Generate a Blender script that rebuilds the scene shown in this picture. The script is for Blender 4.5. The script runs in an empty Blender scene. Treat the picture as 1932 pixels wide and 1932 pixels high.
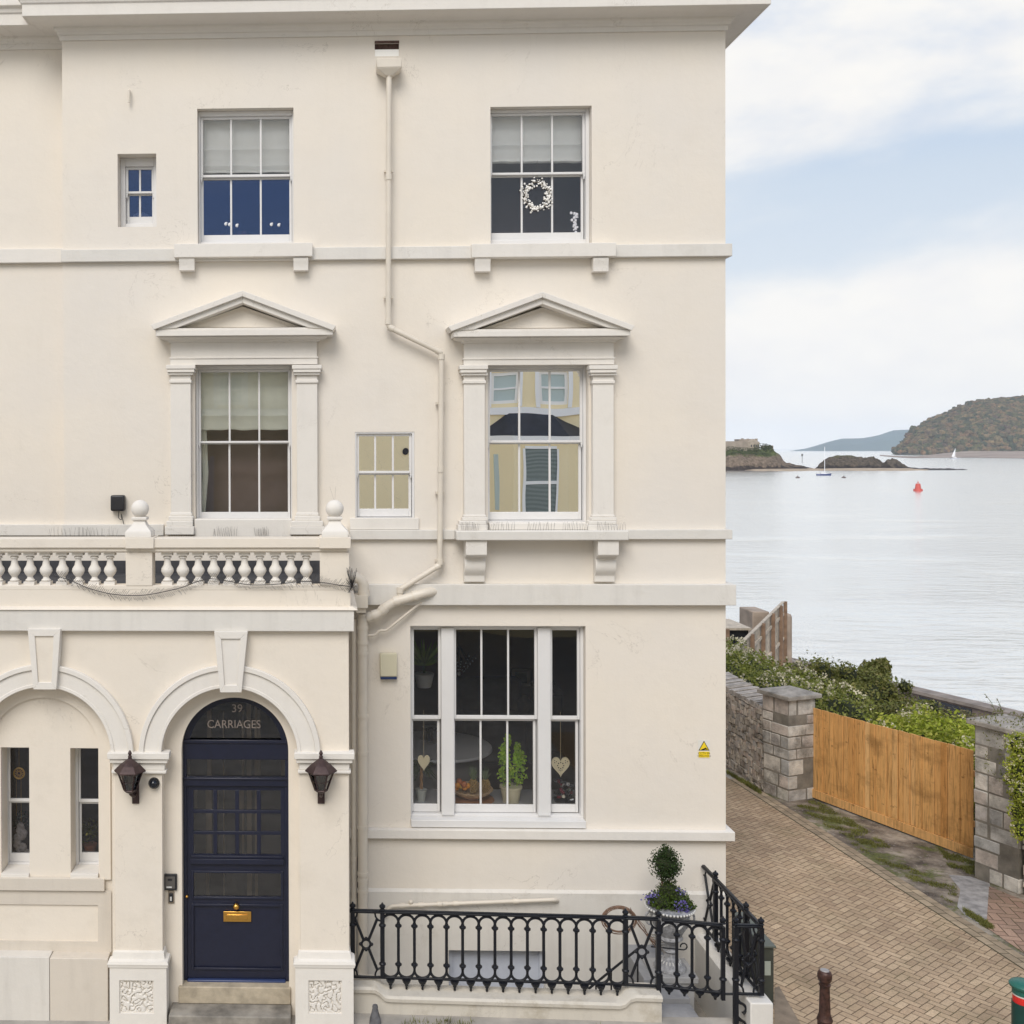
import bpy, math, random
from mathutils import Vector, Matrix, noise
R = math.radians
rnd = random.Random(7)
C = bpy.context.scene.collection
S = bpy.context.scene

# ------------------------------------------------ camera, world, sun, exposure
F = 2000.0 / 1932.0            # focal length in frame widths
D = 12.12
CAM = Vector((0, -D, 5.7))
ROT = Matrix.Rotation(R(1.76), 3, 'Z') @ Matrix.Rotation(R(90 - 0.41), 3, 'X') @ Matrix.Rotation(R(-0.2), 3, 'Z')
_d = ROT.transposed() @ Vector((0, 1, 0))
PPX = 610 - 2000 * _d.x / -_d.z
PPY = 850 + 2000 * _d.y / -_d.z
cd = bpy.data.cameras.new('camera'); cam = bpy.data.objects.new('camera', cd); C.objects.link(cam)
cam.matrix_world = Matrix.Translation(CAM) @ ROT.to_4x4()
cd.sensor_width = 36; cd.lens = 36 * F
cd.shift_x = (966 - PPX) / 1932; cd.shift_y = (PPY - 966) / 1932
cd.clip_start = .1; cd.clip_end = 200000
S.camera = cam

SUN_DIR = Vector((-.20, -.66, .72)).normalized()
sl = bpy.data.lights.new('sun', 'SUN'); sl.energy = 2.5; sl.angle = R(34); sl.color = (1, .95, .88)
so = bpy.data.objects.new('sun', sl); C.objects.link(so)
so.rotation_euler = SUN_DIR.to_track_quat('Z', 'Y').to_euler()
so.location = (0, -5, 30)

w = bpy.data.worlds.new('World'); S.world = w; w.use_nodes = True
nt = w.node_tree; N = nt.nodes; L = nt.links
for n in list(N): N.remove(n)
def nd(nt, t, **k):
    n = nt.nodes.new(t)
    for a, b in k.items():
        if a.startswith('i_'): n.inputs[a[2:]].default_value = b
        else: setattr(n, a, b)
    return n
def math_(nt, op, a, b=None, c=None):
    n = nt.nodes.new('ShaderNodeMath'); n.operation = op
    for i, x in enumerate((a, b, c)):
        if x is None: continue
        if isinstance(x, (int, float)): n.inputs[i].default_value = x
        else: nt.links.new(x, n.inputs[i])
    return n.outputs[0]
def ramp(nt, fac, stops, interp='LINEAR'):
    n = nt.nodes.new('ShaderNodeValToRGB'); cr = n.color_ramp; cr.interpolation = interp
    while len(cr.elements) > 1: cr.elements.remove(cr.elements[-1])
    cr.elements[0].position = stops[0][0]
    c = stops[0][1]; cr.elements[0].color = (c, c, c, 1) if not isinstance(c, tuple) else (*c, 1)
    for p, c in stops[1:]:
        e = cr.elements.new(p); e.color = (c, c, c, 1) if not isinstance(c, tuple) else (*c, 1)
    nt.links.new(fac, n.inputs[0]); return n.outputs[0]
def mixc(nt, fac, a, b, mode='MIX'):
    n = nt.nodes.new('ShaderNodeMix'); n.data_type = 'RGBA'; n.blend_type = mode
    for i, x in ((0, fac), (6, a), (7, b)):
        if isinstance(x, (int, float)): n.inputs[i].default_value = x
        elif isinstance(x, tuple): n.inputs[i].default_value = (*x, 1)
        else: nt.links.new(x, n.inputs[i])
    return n.outputs[2]
tc = nd(nt, 'ShaderNodeTexCoord')
sky = nd(nt, 'ShaderNodeTexSky', sky_type='NISHITA', sun_disc=False, sun_elevation=math.asin(SUN_DIR.z),
         sun_rotation=math.atan2(SUN_DIR.x, SUN_DIR.y), altitude=10, air_density=1.0, dust_density=1.2, ozone_density=1.5)
sep = nd(nt, 'ShaderNodeSeparateXYZ'); L.new(tc.outputs['Generated'], sep.inputs[0])
elev = sep.outputs[2]
mp = nd(nt, 'ShaderNodeMapping'); mp.inputs['Scale'].default_value = (2.4, 2.4, 5.2); mp.inputs['Location'].default_value = (.55, .2, .1)
L.new(tc.outputs['Generated'], mp.inputs[0])
nz = nd(nt, 'ShaderNodeTexNoise', i_Scale=1.25, i_Detail=7.0, i_Roughness=.52, i_Distortion=.25); L.new(mp.outputs[0], nz.inputs['Vector'])
nz2 = nd(nt, 'ShaderNodeTexNoise', i_Scale=4.0, i_Detail=5.0, i_Roughness=.55); L.new(mp.outputs[0], nz2.inputs['Vector'])
bias = ramp(nt, elev, [(0, .72), (.085, .64), (.125, .46), (.17, .27), (.225, .25), (.262, .40), (.30, .55), (.42, .46), (.62, .30), (1, .34)], 'EASE')
m = math_(nt, 'ADD', nz.outputs[0], bias)
m = math_(nt, 'ADD', m, math_(nt, 'MULTIPLY', math_(nt, 'SUBTRACT', nz2.outputs[0], .5), .22))
mask = nd(nt, 'ShaderNodeMapRange', interpolation_type='SMOOTHSTEP'); mask.inputs[1].default_value = .74; mask.inputs[2].default_value = 1.04
L.new(m, mask.inputs[0])
ccol = ramp(nt, nz2.outputs[0], [(.3, (8.9, 8.9, 9.0)), (.62, (9.75, 9.6, 9.3))])
bluesky = mixc(nt, .75, sky.outputs[0], ramp(nt, elev, [(0, (9.6, 9.6, 9.5)), (.10, (9.0, 9.2, 9.5)), (.15, (8.3, 8.8, 9.4)), (.22, (7.5, 8.35, 9.3)), (.35, (4.2, 6.2, 9.4)), (1, (1.6, 3.0, 6.4))]))
col = mixc(nt, mask.outputs[0], bluesky, ccol)
bg = nd(nt, 'ShaderNodeBackground', i_Strength=.1); L.new(col, bg.inputs[0])
out = nd(nt, 'ShaderNodeOutputWorld'); L.new(bg.outputs[0], out.inputs[0])

S.view_settings.view_transform = 'Standard'; S.view_settings.look = 'None'
S.view_settings.exposure = 0.0; S.view_settings.gamma = 1
S.view_settings.use_curve_mapping = False
S.render.engine = 'CYCLES'
S.cycles.use_denoising = True
S.cycles.max_bounces = 8; S.cycles.transparent_max_bounces = 12
S.cycles.sample_clamp_indirect = 6
S.cycles.volume_bounces = 1

# ------------------------------------------------ pixel -> place (photo read at 1932 x 1932)
def ray(px, py):
    return ROT @ Vector(((px - PPX) / 2000, -(py - PPY) / 2000, -1))
def W(px, py, Y=0.0):
    r = ray(px, py); t = (Y - CAM.y) / r.y; p = CAM + r * t; return p.x, p.z
def G(px, py, z=0.0):
    r = ray(px, py); t = (z - CAM.z) / r.z; p = CAM + r * t; return p.x, p.y
def P(px, py, Y=0.0):
    x, z = W(px, py, Y); return Vector((x, Y, z))
def rect(x0, y0, x1, y1, Y=0.0):
    xm, ym = (x0 + x1) / 2, (y0 + y1) / 2
    return W(x0, ym, Y)[0], W(x1, ym, Y)[0], W(xm, y1, Y)[1], W(xm, y0, Y)[1]

# ------------------------------------------------ materials
def newmat(name):
    m = bpy.data.materials.new(name); m.use_nodes = True
    nt = m.node_tree; b = nt.nodes['Principled BSDF']; return m, nt, b
def coords(nt, scale=(1, 1, 1), rot=(0, 0, 0), kind='Object', loc=(0, 0, 0)):
    t = nd(nt, 'ShaderNodeTexCoord'); mp = nd(nt, 'ShaderNodeMapping')
    mp.inputs['Scale'].default_value = scale; mp.inputs['Rotation'].default_value = rot; mp.inputs['Location'].default_value = loc
    nt.links.new(t.outputs[kind], mp.inputs[0]); return mp.outputs[0]
def noise_(nt, vec, scale, detail=4, rough=.55, dist=0):
    n = nd(nt, 'ShaderNodeTexNoise', i_Scale=scale, i_Detail=detail, i_Roughness=rough, i_Distortion=dist)
    nt.links.new(vec, n.inputs['Vector']); return n.outputs[0]
def bump(nt, b, h, strength=.2, dist=.01, prev=None):
    n = nd(nt, 'ShaderNodeBump', i_Strength=strength, i_Distance=dist); nt.links.new(h, n.inputs['Height'])
    if prev is not None: nt.links.new(prev, n.inputs['Normal'])
    nt.links.new(n.outputs[0], b.inputs['Normal']); return n.outputs[0]
def world_vec(nt, scale=(1, 1, 1)):
    g = nd(nt, 'ShaderNodeNewGeometry'); mp = nd(nt, 'ShaderNodeMapping'); mp.inputs['Scale'].default_value = scale
    nt.links.new(g.outputs['Position'], mp.inputs[0]); return mp.outputs[0]

def plain(name, col, rough=.6, metal=0, var=.0, vscale=8, bmp=0, bscale=40, spec=.5, island=0):
    m, nt, b = newmat(name)
    b.inputs['Roughness'].default_value = rough; b.inputs['Metallic'].default_value = metal
    b.inputs['Specular IOR Level'].default_value = spec
    b.inputs['Base Color'].default_value = (*col, 1)
    v = None
    if var or bmp: v = world_vec(nt)
    c = None
    if var:
        n = noise_(nt, v, vscale, 5)
        lo = tuple(x * (1 - var) for x in col); hi = tuple(min(1, x * (1 + var)) for x in col)
        c = ramp(nt, n, [(.3, lo), (.7, hi)])
    if island:
        g = nd(nt, 'ShaderNodeNewGeometry')
        k = ramp(nt, g.outputs['Random Per Island'], [(0, 1 - island), (1, 1 + island)])
        c = mixc(nt, 1.0, c if c is not None else col, k, 'MULTIPLY')
    if c is not None: nt.links.new(c, b.inputs['Base Color'])
    if bmp: bump(nt, b, noise_(nt, v, bscale, 4), bmp, .01)
    return m

def stucco(name, col, alt, streak=.06, grime=.0, rough=.75, bs=.12):
    m, nt, b = newmat(name); b.inputs['Roughness'].default_value = rough; b.inputs['Specular IOR Level'].default_value = .3
    v = world_vec(nt)
    big = noise_(nt, v, .55, 3, .5)
    c = mixc(nt, ramp(nt, big, [(.35, 0.0), (.65, 1.0)]), col, alt)
    st = noise_(nt, world_vec(nt, (5, 5, .55)), 1.6, 5, .6)
    dark = tuple(x * .80 for x in col)
    k = ramp(nt, st, [(.50, 0.0), (.78, streak * 4)])
    c = mixc(nt, k, c, dark)
    if grime:
        gr = noise_(nt, v, 2.6, 7, .68)
        c = mixc(nt, ramp(nt, gr, [(.54, 0.0), (.72, grime)]), c, (.36, .31, .23))
    cr = noise_(nt, v, 1.1, 6, .62, .6); cr2 = noise_(nt, v, .8, 2, .5)
    crack = math_(nt, 'MULTIPLY', ramp(nt, math_(nt, 'ABSOLUTE', math_(nt, 'SUBTRACT', cr, .5)), [(.0, 1.0), (.0035, 0.0)]), ramp(nt, cr2, [(.52, 0.0), (.62, .38)]))
    c = mixc(nt, crack, c, (.34, .30, .25))
    c = mixc(nt, ramp(nt, noise_(nt, v, 2.0, 7, .7), [(.55, 0.0), (.75, .30)]), c, tuple(x * .87 for x in col))
    nt.links.new(c, b.inputs['Base Color'])
    h1 = noise_(nt, v, 2.4, 6, .62)
    n1 = bump(nt, b, h1, .6, .016)
    h2 = noise_(nt, v, 55, 3, .6)
    bump(nt, b, h2, bs, .004, n1)
    return m

CREAM = stucco('cream_stucco', (.770, .705, .612), (.730, .682, .618), .025)
CREAM2 = stucco('cream_porch', (.768, .696, .596), (.742, .682, .598), .03, .12)
TRIM = stucco('white_trim', (.755, .718, .660), (.730, .695, .645), .06, .08)
TRIMG = stucco('weathered_trim', (.715, .685, .635), (.67, .645, .60), .12, .14)
PLINTH = stucco('plinth_paint', (.69, .655, .60), (.65, .62, .57), .15, .22, bs=.3)
PLINTHC = stucco('cream_plinth', (.64, .58, .50), (.60, .55, .48), .12, .20, bs=.3)
LOWWALL = stucco('area_wall_paint', (.62, .58, .51), (.57, .53, .46), .2, .75, bs=.35)
GLOSSW = plain('white_gloss_paint', (.71, .70, .69), .35, var=.03, vscale=3)
PIPE = plain('cream_pipe', (.67, .61, .52), .45, var=.05, vscale=4)
IRON = plain('black_iron', (.008, .009, .013), .42, 0, bmp=.25, bscale=90, spec=.35)
NAVY = plain('navy_paint', (.012, .0145, .033), .34, var=.12, vscale=12, bmp=.05, bscale=70)
NAVYL = plain('blue_drip_bar', (.022, .04, .12), .35)
BRASS = plain('brass', (.75, .42, .10), .28, 1, var=.1, vscale=30)
COPPER = plain('lantern_copper', (.060, .036, .034), .5, .4, var=.25, vscale=25)
BLACKM = plain('black_plastic', (.018, .018, .022), .45)
LIME = plain('limestone_step', (.42, .36, .27), .85, var=.22, vscale=9, bmp=.4, bscale=40)
STEPD = plain('worn_step', (.24, .22, .19), .85, var=.45, vscale=5, bmp=.4, bscale=40)
BITUM = plain('bitumen', (.045, .045, .05), .8, var=.3, vscale=6)
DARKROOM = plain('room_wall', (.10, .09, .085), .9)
BROWNROOM = plain('brown_pane_reflection', (.28, .21, .20), .9, var=.15, vscale=3)  # brown reflection of the panes, painted as the colour of the room behind
BLIND = plain('blind_cloth', (.85, .86, .84), .9, var=.05, vscale=3)
BLINDG = plain('green_white_blind', (.80, .82, .72), .9, var=.07, vscale=4)
SLATE = plain('slate', (.035, .038, .05), .6, var=.2, vscale=3)

def glass(name, refl, tint=(1, 1, 1), wav=0, rough=0.0, gcol=(1, 1, 1)):
    m, nt, b = newmat(name); nt.nodes.remove(b)
    o = nt.nodes['Material Output']
    t = nd(nt, 'ShaderNodeBsdfTransparent'); t.inputs[0].default_value = (*tint, 1)
    g = nd(nt, 'ShaderNodeBsdfGlossy', i_Roughness=rough); g.inputs[0].default_value = (*gcol, 1)
    lw = nd(nt, 'ShaderNodeFresnel', i_IOR=1.5)
    fac = math_(nt, 'MINIMUM', math_(nt, 'ADD', lw.outputs[0], refl), 1.0)
    mx = nd(nt, 'ShaderNodeMixShader'); nt.links.new(fac, mx.inputs[0]); nt.links.new(t.outputs[0], mx.inputs[1]); nt.links.new(g.outputs[0], mx.inputs[2])
    nt.links.new(mx.outputs[0], o.inputs[0])
    if wav:
        v = world_vec(nt, (1.2, 1.2, .8)); h = noise_(nt, v, 1.3, 1, .3)
        n = nd(nt, 'ShaderNodeBump', i_Strength=wav, i_Distance=.01); nt.links.new(h, n.inputs['Height']); nt.links.new(n.outputs[0], g.inputs['Normal'])
    return m
GL = glass('clear_glass', .0, wav=.08)
GLDK = glass('dim_glass', .0, (.9, .9, .92), .1)
GLSKY = glass('sky_glass', .20, (.75, .78, .84), .08, 0, (.19, .26, .45))  # blue of the reflected sky is tinted into the gloss colour
GLMIR = glass('bright_reflecting_glass', .97, (.6, .6, .6), .16)

# ------------------------------------------------ mesh builder
ORG = {}
class MB:
    def __init__(s): s.v = []; s.f = []
    def add(s, vs, fs):
        n = len(s.v); s.v += [tuple(x) for x in vs]; s.f += [tuple(i + n for i in f) for f in fs]; return s
    def box(s, x0, x1, y0, y1, z0, z1):
        if x0 > x1: x0, x1 = x1, x0
        if y0 > y1: y0, y1 = y1, y0
        if z0 > z1: z0, z1 = z1, z0
        vs = [(x, y, z) for z in (z0, z1) for y in (y0, y1) for x in (x0, x1)]
        return s.add(vs, [(0, 2, 3, 1), (4, 5, 7, 6), (0, 1, 5, 4), (2, 6, 7, 3), (0, 4, 6, 2), (1, 3, 7, 5)])
    def obox(s, c, u, v, hx, hy, z0, z1):   # oriented box: centre c(xy), axes u,v
        vs = []
        for z in (z0, z1):
            for a, b in ((-1, -1), (1, -1), (1, 1), (-1, 1)):
                vs.append((c[0] + u[0] * a * hx + v[0] * b * hy, c[1] + u[1] * a * hx + v[1] * b * hy, z))
        return s.add(vs, [(3, 2, 1, 0), (4, 5, 6, 7), (0, 1, 5, 4), (1, 2, 6, 5), (2, 3, 7, 6), (3, 0, 4, 7)])
    def quad(s, a, b, c, d): return s.add([a, b, c, d], [(0, 1, 2, 3)])
    def prism(s, poly, y0, y1):   # poly in xz, extruded along y
        n = len(poly)
        vs = [(x, y0, z) for x, z in poly] + [(x, y1, z) for x, z in poly]
        fs = [tuple(range(n)), tuple(range(2 * n - 1, n - 1, -1))] + [(i, i + n, (i + 1) % n + n, (i + 1) % n) for i in range(n)]
        return s.add(vs, fs)
    def sweep(s, prof, path, closed_ends=True):   # prof: (p outward, z); path: list of (x,y,outdir)
        n = len(prof); vs = []
        for (x, y, ox, oy) in path:
            for p, z in prof: vs.append((x + ox * p, y + oy * p, z))
        fs = []
        for k in range(len(path) - 1):
            for i in range(n - 1):
                a = k * n + i; fs.append((a, a + 1, a + n + 1, a + n))
        if closed_ends: fs += [tuple(range(n)), tuple(range((len(path) - 1) * n + n - 1, (len(path) - 1) * n - 1, -1))]
        return s.add(vs, fs)
    def tube(s, pts, r, seg=10, cap=True):
        pts = [Vector(p) for p in pts]; n = len(pts); rings = []
        up = Vector((0, 0, 1)); prevn = None
        for i, p in enumerate(pts):
            d = (pts[min(i + 1, n - 1)] - pts[max(i - 1, 0)]).normalized()
            if prevn is None:
                a = up if abs(d.z) < .9 else Vector((1, 0, 0)); nx = d.cross(a).normalized()
            else:
                nx = (prevn - d * prevn.dot(d)).normalized()
            prevn = nx; ny = d.cross(nx)
            rr = r[i] if isinstance(r, (list, tuple)) else r
            if 0 < i < n - 1:
                c = (pts[i] - pts[i - 1]).normalized().dot((pts[i + 1] - pts[i]).normalized())
                k = 1 / max(.5, math.sqrt(max(.01, (1 + c) / 2)))
            else: k = 1
            rings.append([p + (nx * math.cos(2 * math.pi * j / seg) + ny * math.sin(2 * math.pi * j / seg)) * rr * (k if k < 1.2 else 1.2) for j in range(seg)])
        vs = [q for g in rings for q in g]; fs = []
        for i in range(n - 1):
            for j in range(seg):
                fs.append((i * seg + j, i * seg + (j + 1) % seg, (i + 1) * seg + (j + 1) % seg, (i + 1) * seg + j))
        if cap: fs += [tuple(range(seg - 1, -1, -1)), tuple((n - 1) * seg + j for j in range(seg))]
        return s.add(vs, fs)
    def lathe(s, c, prof, seg=24, sq=False):   # prof (r,z) from bottom up
        vs = []; n = len(prof)
        for r, z in prof:
            for j in range(seg):
                a = 2 * math.pi * (j + (.5 if sq else 0)) / seg; k = math.sqrt(2) if sq else 1
                vs.append((c[0] + r * k * math.cos(a), c[1] + r * k * math.sin(a), c[2] + z))
        fs = [(i * seg + j, i * seg + (j + 1) % seg, (i + 1) * seg + (j + 1) % seg, (i + 1) * seg + j) for i in range(n - 1) for j in range(seg)]
        fs += [tuple(range(seg - 1, -1, -1)), tuple((n - 1) * seg + j for j in range(seg))]
        return s.add(vs, fs)
    def ball(s, c, r, seg=16, sc=(1, 1, 1)):
        rg = seg // 2; vs = []
        for i in range(1, rg):
            t = math.pi * i / rg
            for j in range(seg):
                a = 2 * math.pi * j / seg
                vs.append((c[0] + r * sc[0] * math.sin(t) * math.cos(a), c[1] + r * sc[1] * math.sin(t) * math.sin(a), c[2] - r * sc[2] * math.cos(t)))
        m = len(vs); vs += [(c[0], c[1], c[2] - r * sc[2]), (c[0], c[1], c[2] + r * sc[2])]; fs = []
        for i in range(rg - 2):
            for j in range(seg):
                fs.append((i * seg + j, i * seg + (j + 1) % seg, (i + 1) * seg + (j + 1) % seg, (i + 1) * seg + j))
        for j in range(seg):
            fs.append((m, (j + 1) % seg, j)); fs.append((m + 1, (rg - 2) * seg + j, (rg - 2) * seg + (j + 1) % seg))
        return s.add(vs, fs)
    def band(s, cx, cz, r0, r1, a0, a1, y0, y1, n=40):   # arch ring in xz
        vs = []; fs = []
        for i in range(n + 1):
            a = a0 + (a1 - a0) * i / n; c_, s_ = math.cos(a), math.sin(a)
            for r, y in ((r0, y0), (r1, y0), (r1, y1), (r0, y1)): vs.append((cx + r * c_, y, cz + r * s_))
        for i in range(n):
            for k in range(4):
                fs.append((4 * i + k, 4 * i + (k + 1) % 4, 4 * i + 4 + (k + 1) % 4, 4 * i + 4 + k))
        fs += [(0, 1, 2, 3), (4 * n + 3, 4 * n + 2, 4 * n + 1, 4 * n)]
        return s.add(vs, fs)
    def wall(s, x0, x1, z0, z1, holes, Y, depth):   # front wall at Y with rectangular holes and reveals going back
        xs = sorted({x0, x1, *[h[0] for h in holes], *[h[1] for h in holes]}); zs = sorted({z0, z1, *[h[2] for h in holes], *[h[3] for h in holes]})
        xs = [x for x in xs if x0 <= x <= x1]; zs = [z for z in zs if z0 <= z <= z1]
        for i in range(len(xs) - 1):
            for j in range(len(zs) - 1):
                cx, cz = (xs[i] + xs[i + 1]) / 2, (zs[j] + zs[j + 1]) / 2
                if any(h[0] < cx < h[1] and h[2] < cz < h[3] for h in holes): continue
                s.quad((xs[i], Y, zs[j]), (xs[i + 1], Y, zs[j]), (xs[i + 1], Y, zs[j + 1]), (xs[i], Y, zs[j + 1]))
        for a, b, c, d in holes:
            B = Y + depth
            s.quad((a, Y, c), (a, B, c), (a, B, d), (a, Y, d)); s.quad((b, Y, c), (b, Y, d), (b, B, d), (b, B, c))
            s.quad((a, Y, d), (a, B, d), (b, B, d), (b, Y, d)); s.quad((a, Y, c), (b, Y, c), (b, B, c), (a, B, c))
        return s
    def build(s, name, mat, parent=None, org=None, bevel=0, smooth=False, seg=2, weld=False):
        me = bpy.data.meshes.new(name)
        o0 = Vector(ORG[parent.name]) if (parent is not None and org is None) else Vector(org or (0, 0, 0))
        me.from_pydata([tuple(Vector(p) - o0) for p in s.v], [], s.f)
        me.validate()
        me.materials.append(mat)
        o = bpy.data.objects.new(name, me); C.objects.link(o)
        if weld:
            import bmesh
            bm = bmesh.new(); bm.from_mesh(me); bmesh.ops.remove_doubles(bm, verts=bm.verts, dist=1e-5); bm.to_mesh(me); bm.free()
        if smooth:
            me.shade_smooth(); me.set_sharp_from_angle(angle=R(38))
        if parent is not None:
            o.parent = parent
            if org is not None: o.location = o0 - Vector(ORG[parent.name])
            ORG[o.name] = tuple(ORG[parent.name]) if org is None else tuple(o0)
        else:
            o.location = o0; ORG[o.name] = tuple(o0)
        if bevel:
            b = o.modifiers.new('bevel', 'BEVEL'); b.width = bevel; b.segments = seg; b.limit_method = 'ANGLE'; b.angle_limit = R(40)
            me.shade_smooth(); me.set_sharp_from_angle(angle=R(38)); b.harden_normals = False
        return o
def tag(o, label, cat, group=None, kind=None):
    o['label'] = label
    if cat: o['category'] = cat
    if group: o['group'] = group
    if kind: o['kind'] = kind
    return o
def thing(name, loc, label, cat, group=None):
    o = bpy.data.objects.new(name, None); C.objects.link(o); o.location = loc; o.empty_display_size = .2
    ORG[o.name] = tuple(loc); tag(o, label, cat, group); return o
def struct(o): o['kind'] = 'structure'; return o
def cp(o, parent, off):
    c = o.copy(); C.objects.link(c); c.parent = parent; c.location = Vector(o.location) + Vector(off)
    ORG[c.name] = tuple(Vector(ORG[o.name]) + Vector(off)); return c
def copy_thing(root, loc, label=None):
    r = root.copy(); C.objects.link(r); r.location = loc; ORG[r.name] = tuple(loc)
    if label: r['label'] = label
    for ch in list(root.children):
        c = ch.copy(); C.objects.link(c); c.parent = r; c.matrix_parent_inverse = ch.matrix_parent_inverse
        for g in ch.children:
            d = g.copy(); C.objects.link(d); d.parent = c
    return r
HAZE = 6e-5
# ================================================ THE HOUSE
YP = -1.6                      # porch front
YL = .25                       # recessed wall at the far left
XR = W(1369, 900)[0]           # right corner of the house
house = thing('terraced_house', (0, 3, 0), 'cream stucco seaside house with white trim, pedimented windows, arched navy front door', 'house')
XL = W(120, 700)[0]
ZT = 10.95
# openings in the main wall
O_TL = rect(372.5, 204, 554, 460); O_TS = rect(222, 290, 295, 428); O_TR = rect(925.5, 200.5, 1116.5, 460)
O_ML = rect(368, 688, 551, 1010); O_MS = rect(670, 815, 782, 977); O_MR = rect(920.5, 688, 1110.5, 1003)
O_BR = rect(774.5, 1181, 1105, 1561); O_BA = rect(846, 1791, 1028, 1900)
O_SL = rect(707, 80, 753, 106)
b = MB()
b.wall(XL, XR, -1.4, ZT, [O_TL, O_TS, O_TR, O_ML, O_MS, O_MR, O_BR, O_BA, O_SL], 0, .34)
b.quad((XR, 0, -1.4), (XR, 11, -1.4), (XR, 11, ZT), (XR, 0, ZT))
b.quad((XL, YL, 0), (XL, 0, 0), (XL, 0, ZT), (XL, YL, ZT))
b.quad((-16, YL, -1), (XL, YL, -1), (XL, YL, ZT), (-16, YL, ZT))
b.quad((-16, 11, -1), (-16, YL, -1), (-16, YL, ZT), (-16, 11, ZT))
b.quad((XR, 11, -1.4), (-16, 11, -1.4), (-16, 11, ZT), (XR, 11, ZT))
b.build('wall', CREAM, house)
MB().box(-16, XR - .02, .02, 11, ZT, ZT + .1).build('roof', SLATE, house)
# cornice
prof = [(0, 10.41), (.025, 10.41), (.025, 10.465), (.045, 10.47), (.05, 10.50), (.075, 10.515), (.08, 10.545), (.33, 10.565), (.345, 10.555), (.36, 10.555), (.36, 10.685),
        (.375, 10.695), (.385, 10.74), (.42, 10.76), (.42, 10.84), (.02, 10.99), (0, 10.99)]
b = MB(); b.sweep(prof, [(-16, YL, 0, -1), (XL, YL, -1, -1), (XL, 0, -1, -1), (XR, 0, 1, -1), (XR, 11, 1, 0)])
b.build('cornice', TRIM, house, bevel=.006)
# string courses
def band_(px, Y0=-.06, mat=TRIMG, name='string_course', extra=0, bev=.006, wrap=False):
    x0, x1, z0, z1 = rect(*px)
    b = MB()
    if wrap:
        b.box(x0, XR + .055 + extra, Y0, .0, z0, z1); b.box(XR, XR + .055 + extra, .0, 11, z0, z1)
    else: b.box(x0, x1, Y0, .0, z0, z1)
    return b.build(name, mat, house, bevel=bev)
band_((117, 467, 1374, 490.5), wrap=True)
x0, x1, z0, z1 = rect(-20, 471, 117, 497.5, YL); MB().box(-16, XL - .002, YL - .06, YL, z0, z1).build('string_course', TRIM, house, bevel=.006)
band_((659, 999, 1372, 1017), wrap=True)
x0, x1, z0, z1 = rect(-20, 989, 117, 1010, YL); MB().box(-16, XL - .002, YL - .06, YL, z0, z1).build('string_course', TRIM, house, bevel=.006)
band_((120, 989, 310, 1010))
band_((659, 1101, 1372, 1140), -.09, wrap=True, extra=.03)
band_((659, 1563, 1372, 1580), -.08, wrap=True, extra=.02, mat=TRIM)
# plinth under the ground floor window
x0, x1, z0, z1 = rect(640, 1683, 1366, 1760)
b = MB(); b.wall(W(640, 1800)[0], XR - .01, -1.4, z1, [O_BA], -.035, .034); b.quad((W(640, 1800)[0], -.035, z1), (XR - .01, -.035, z1), (XR - .01, -.001, z1 + .03), (W(640, 1800)[0], -.001, z1 + .03))
b.build('plinth', PLINTH, house)
MB().box(O_BA[0], O_BA[1], .10, .14, O_BA[2], O_BA[3]).box(O_BA[0], O_BA[0] + .05, .06, .10, O_BA[2], O_BA[3]).box(O_BA[1] - .05, O_BA[1], .06, .10, O_BA[2], O_BA[3]).build('basement_shutter', plain('pale_blue_grey', (.50, .53, .60), .6, var=.06), house)
# overflow slot, its lower part filled by a white block
b = MB(); b.box(O_SL[0] + .001, O_SL[1] - .001, .012, .12, O_SL[2] + .001, O_SL[3] - .075); b.build('slot_white_block', plain('outlet_white', (.95, .94, .90), .5), house)
b = MB(); b.box(O_SL[0], O_SL[1], .05, .1, O_SL[3] - .07, O_SL[3]).box(O_SL[0], O_SL[1], -.02, .0, O_SL[3] - .01, O_SL[3] + .012); b.build('outlet_lintel', plain('bare_brick', (.10, .06, .05), .9, var=.4, vscale=25), house)

# top window sills with brackets
def sill_brackets(px, br):
    x0, x1, z0, z1 = rect(*px)
    s = MB().box(x0, x1, -.13, -.005, z0, z1).build('window_sill', TRIM, house, bevel=.006)
    for q in br:
        a0, a1, c0, c1 = rect(*q)
        bb = MB(); 
        prof = [(-.11, c1 - .005), (-.11, c1 - .05), (-.10, c1 - .07), (-.10, c0), (-.005, c0), (-.005, c1 - .005)]
        n = len(prof)
        vs = [(a0, y, z) for y, z in prof] + [(a1, y, z) for y, z in prof]
        bb.add(vs, [tuple(range(n)), tuple(range(2 * n - 1, n - 1, -1))] + [(i, i + n, (i + 1) % n + n, (i + 1) % n) for i in range(n)])
        bb.build('bracket', TRIM, s, bevel=.004)
sill_brackets((331, 463, 590, 488.5), [(340, 488, 369, 513), (554, 488, 582, 513)])
sill_brackets((887, 463, 1157, 488.5), [(894, 488, 923, 515), (1115, 488, 1144, 515)])

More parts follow.
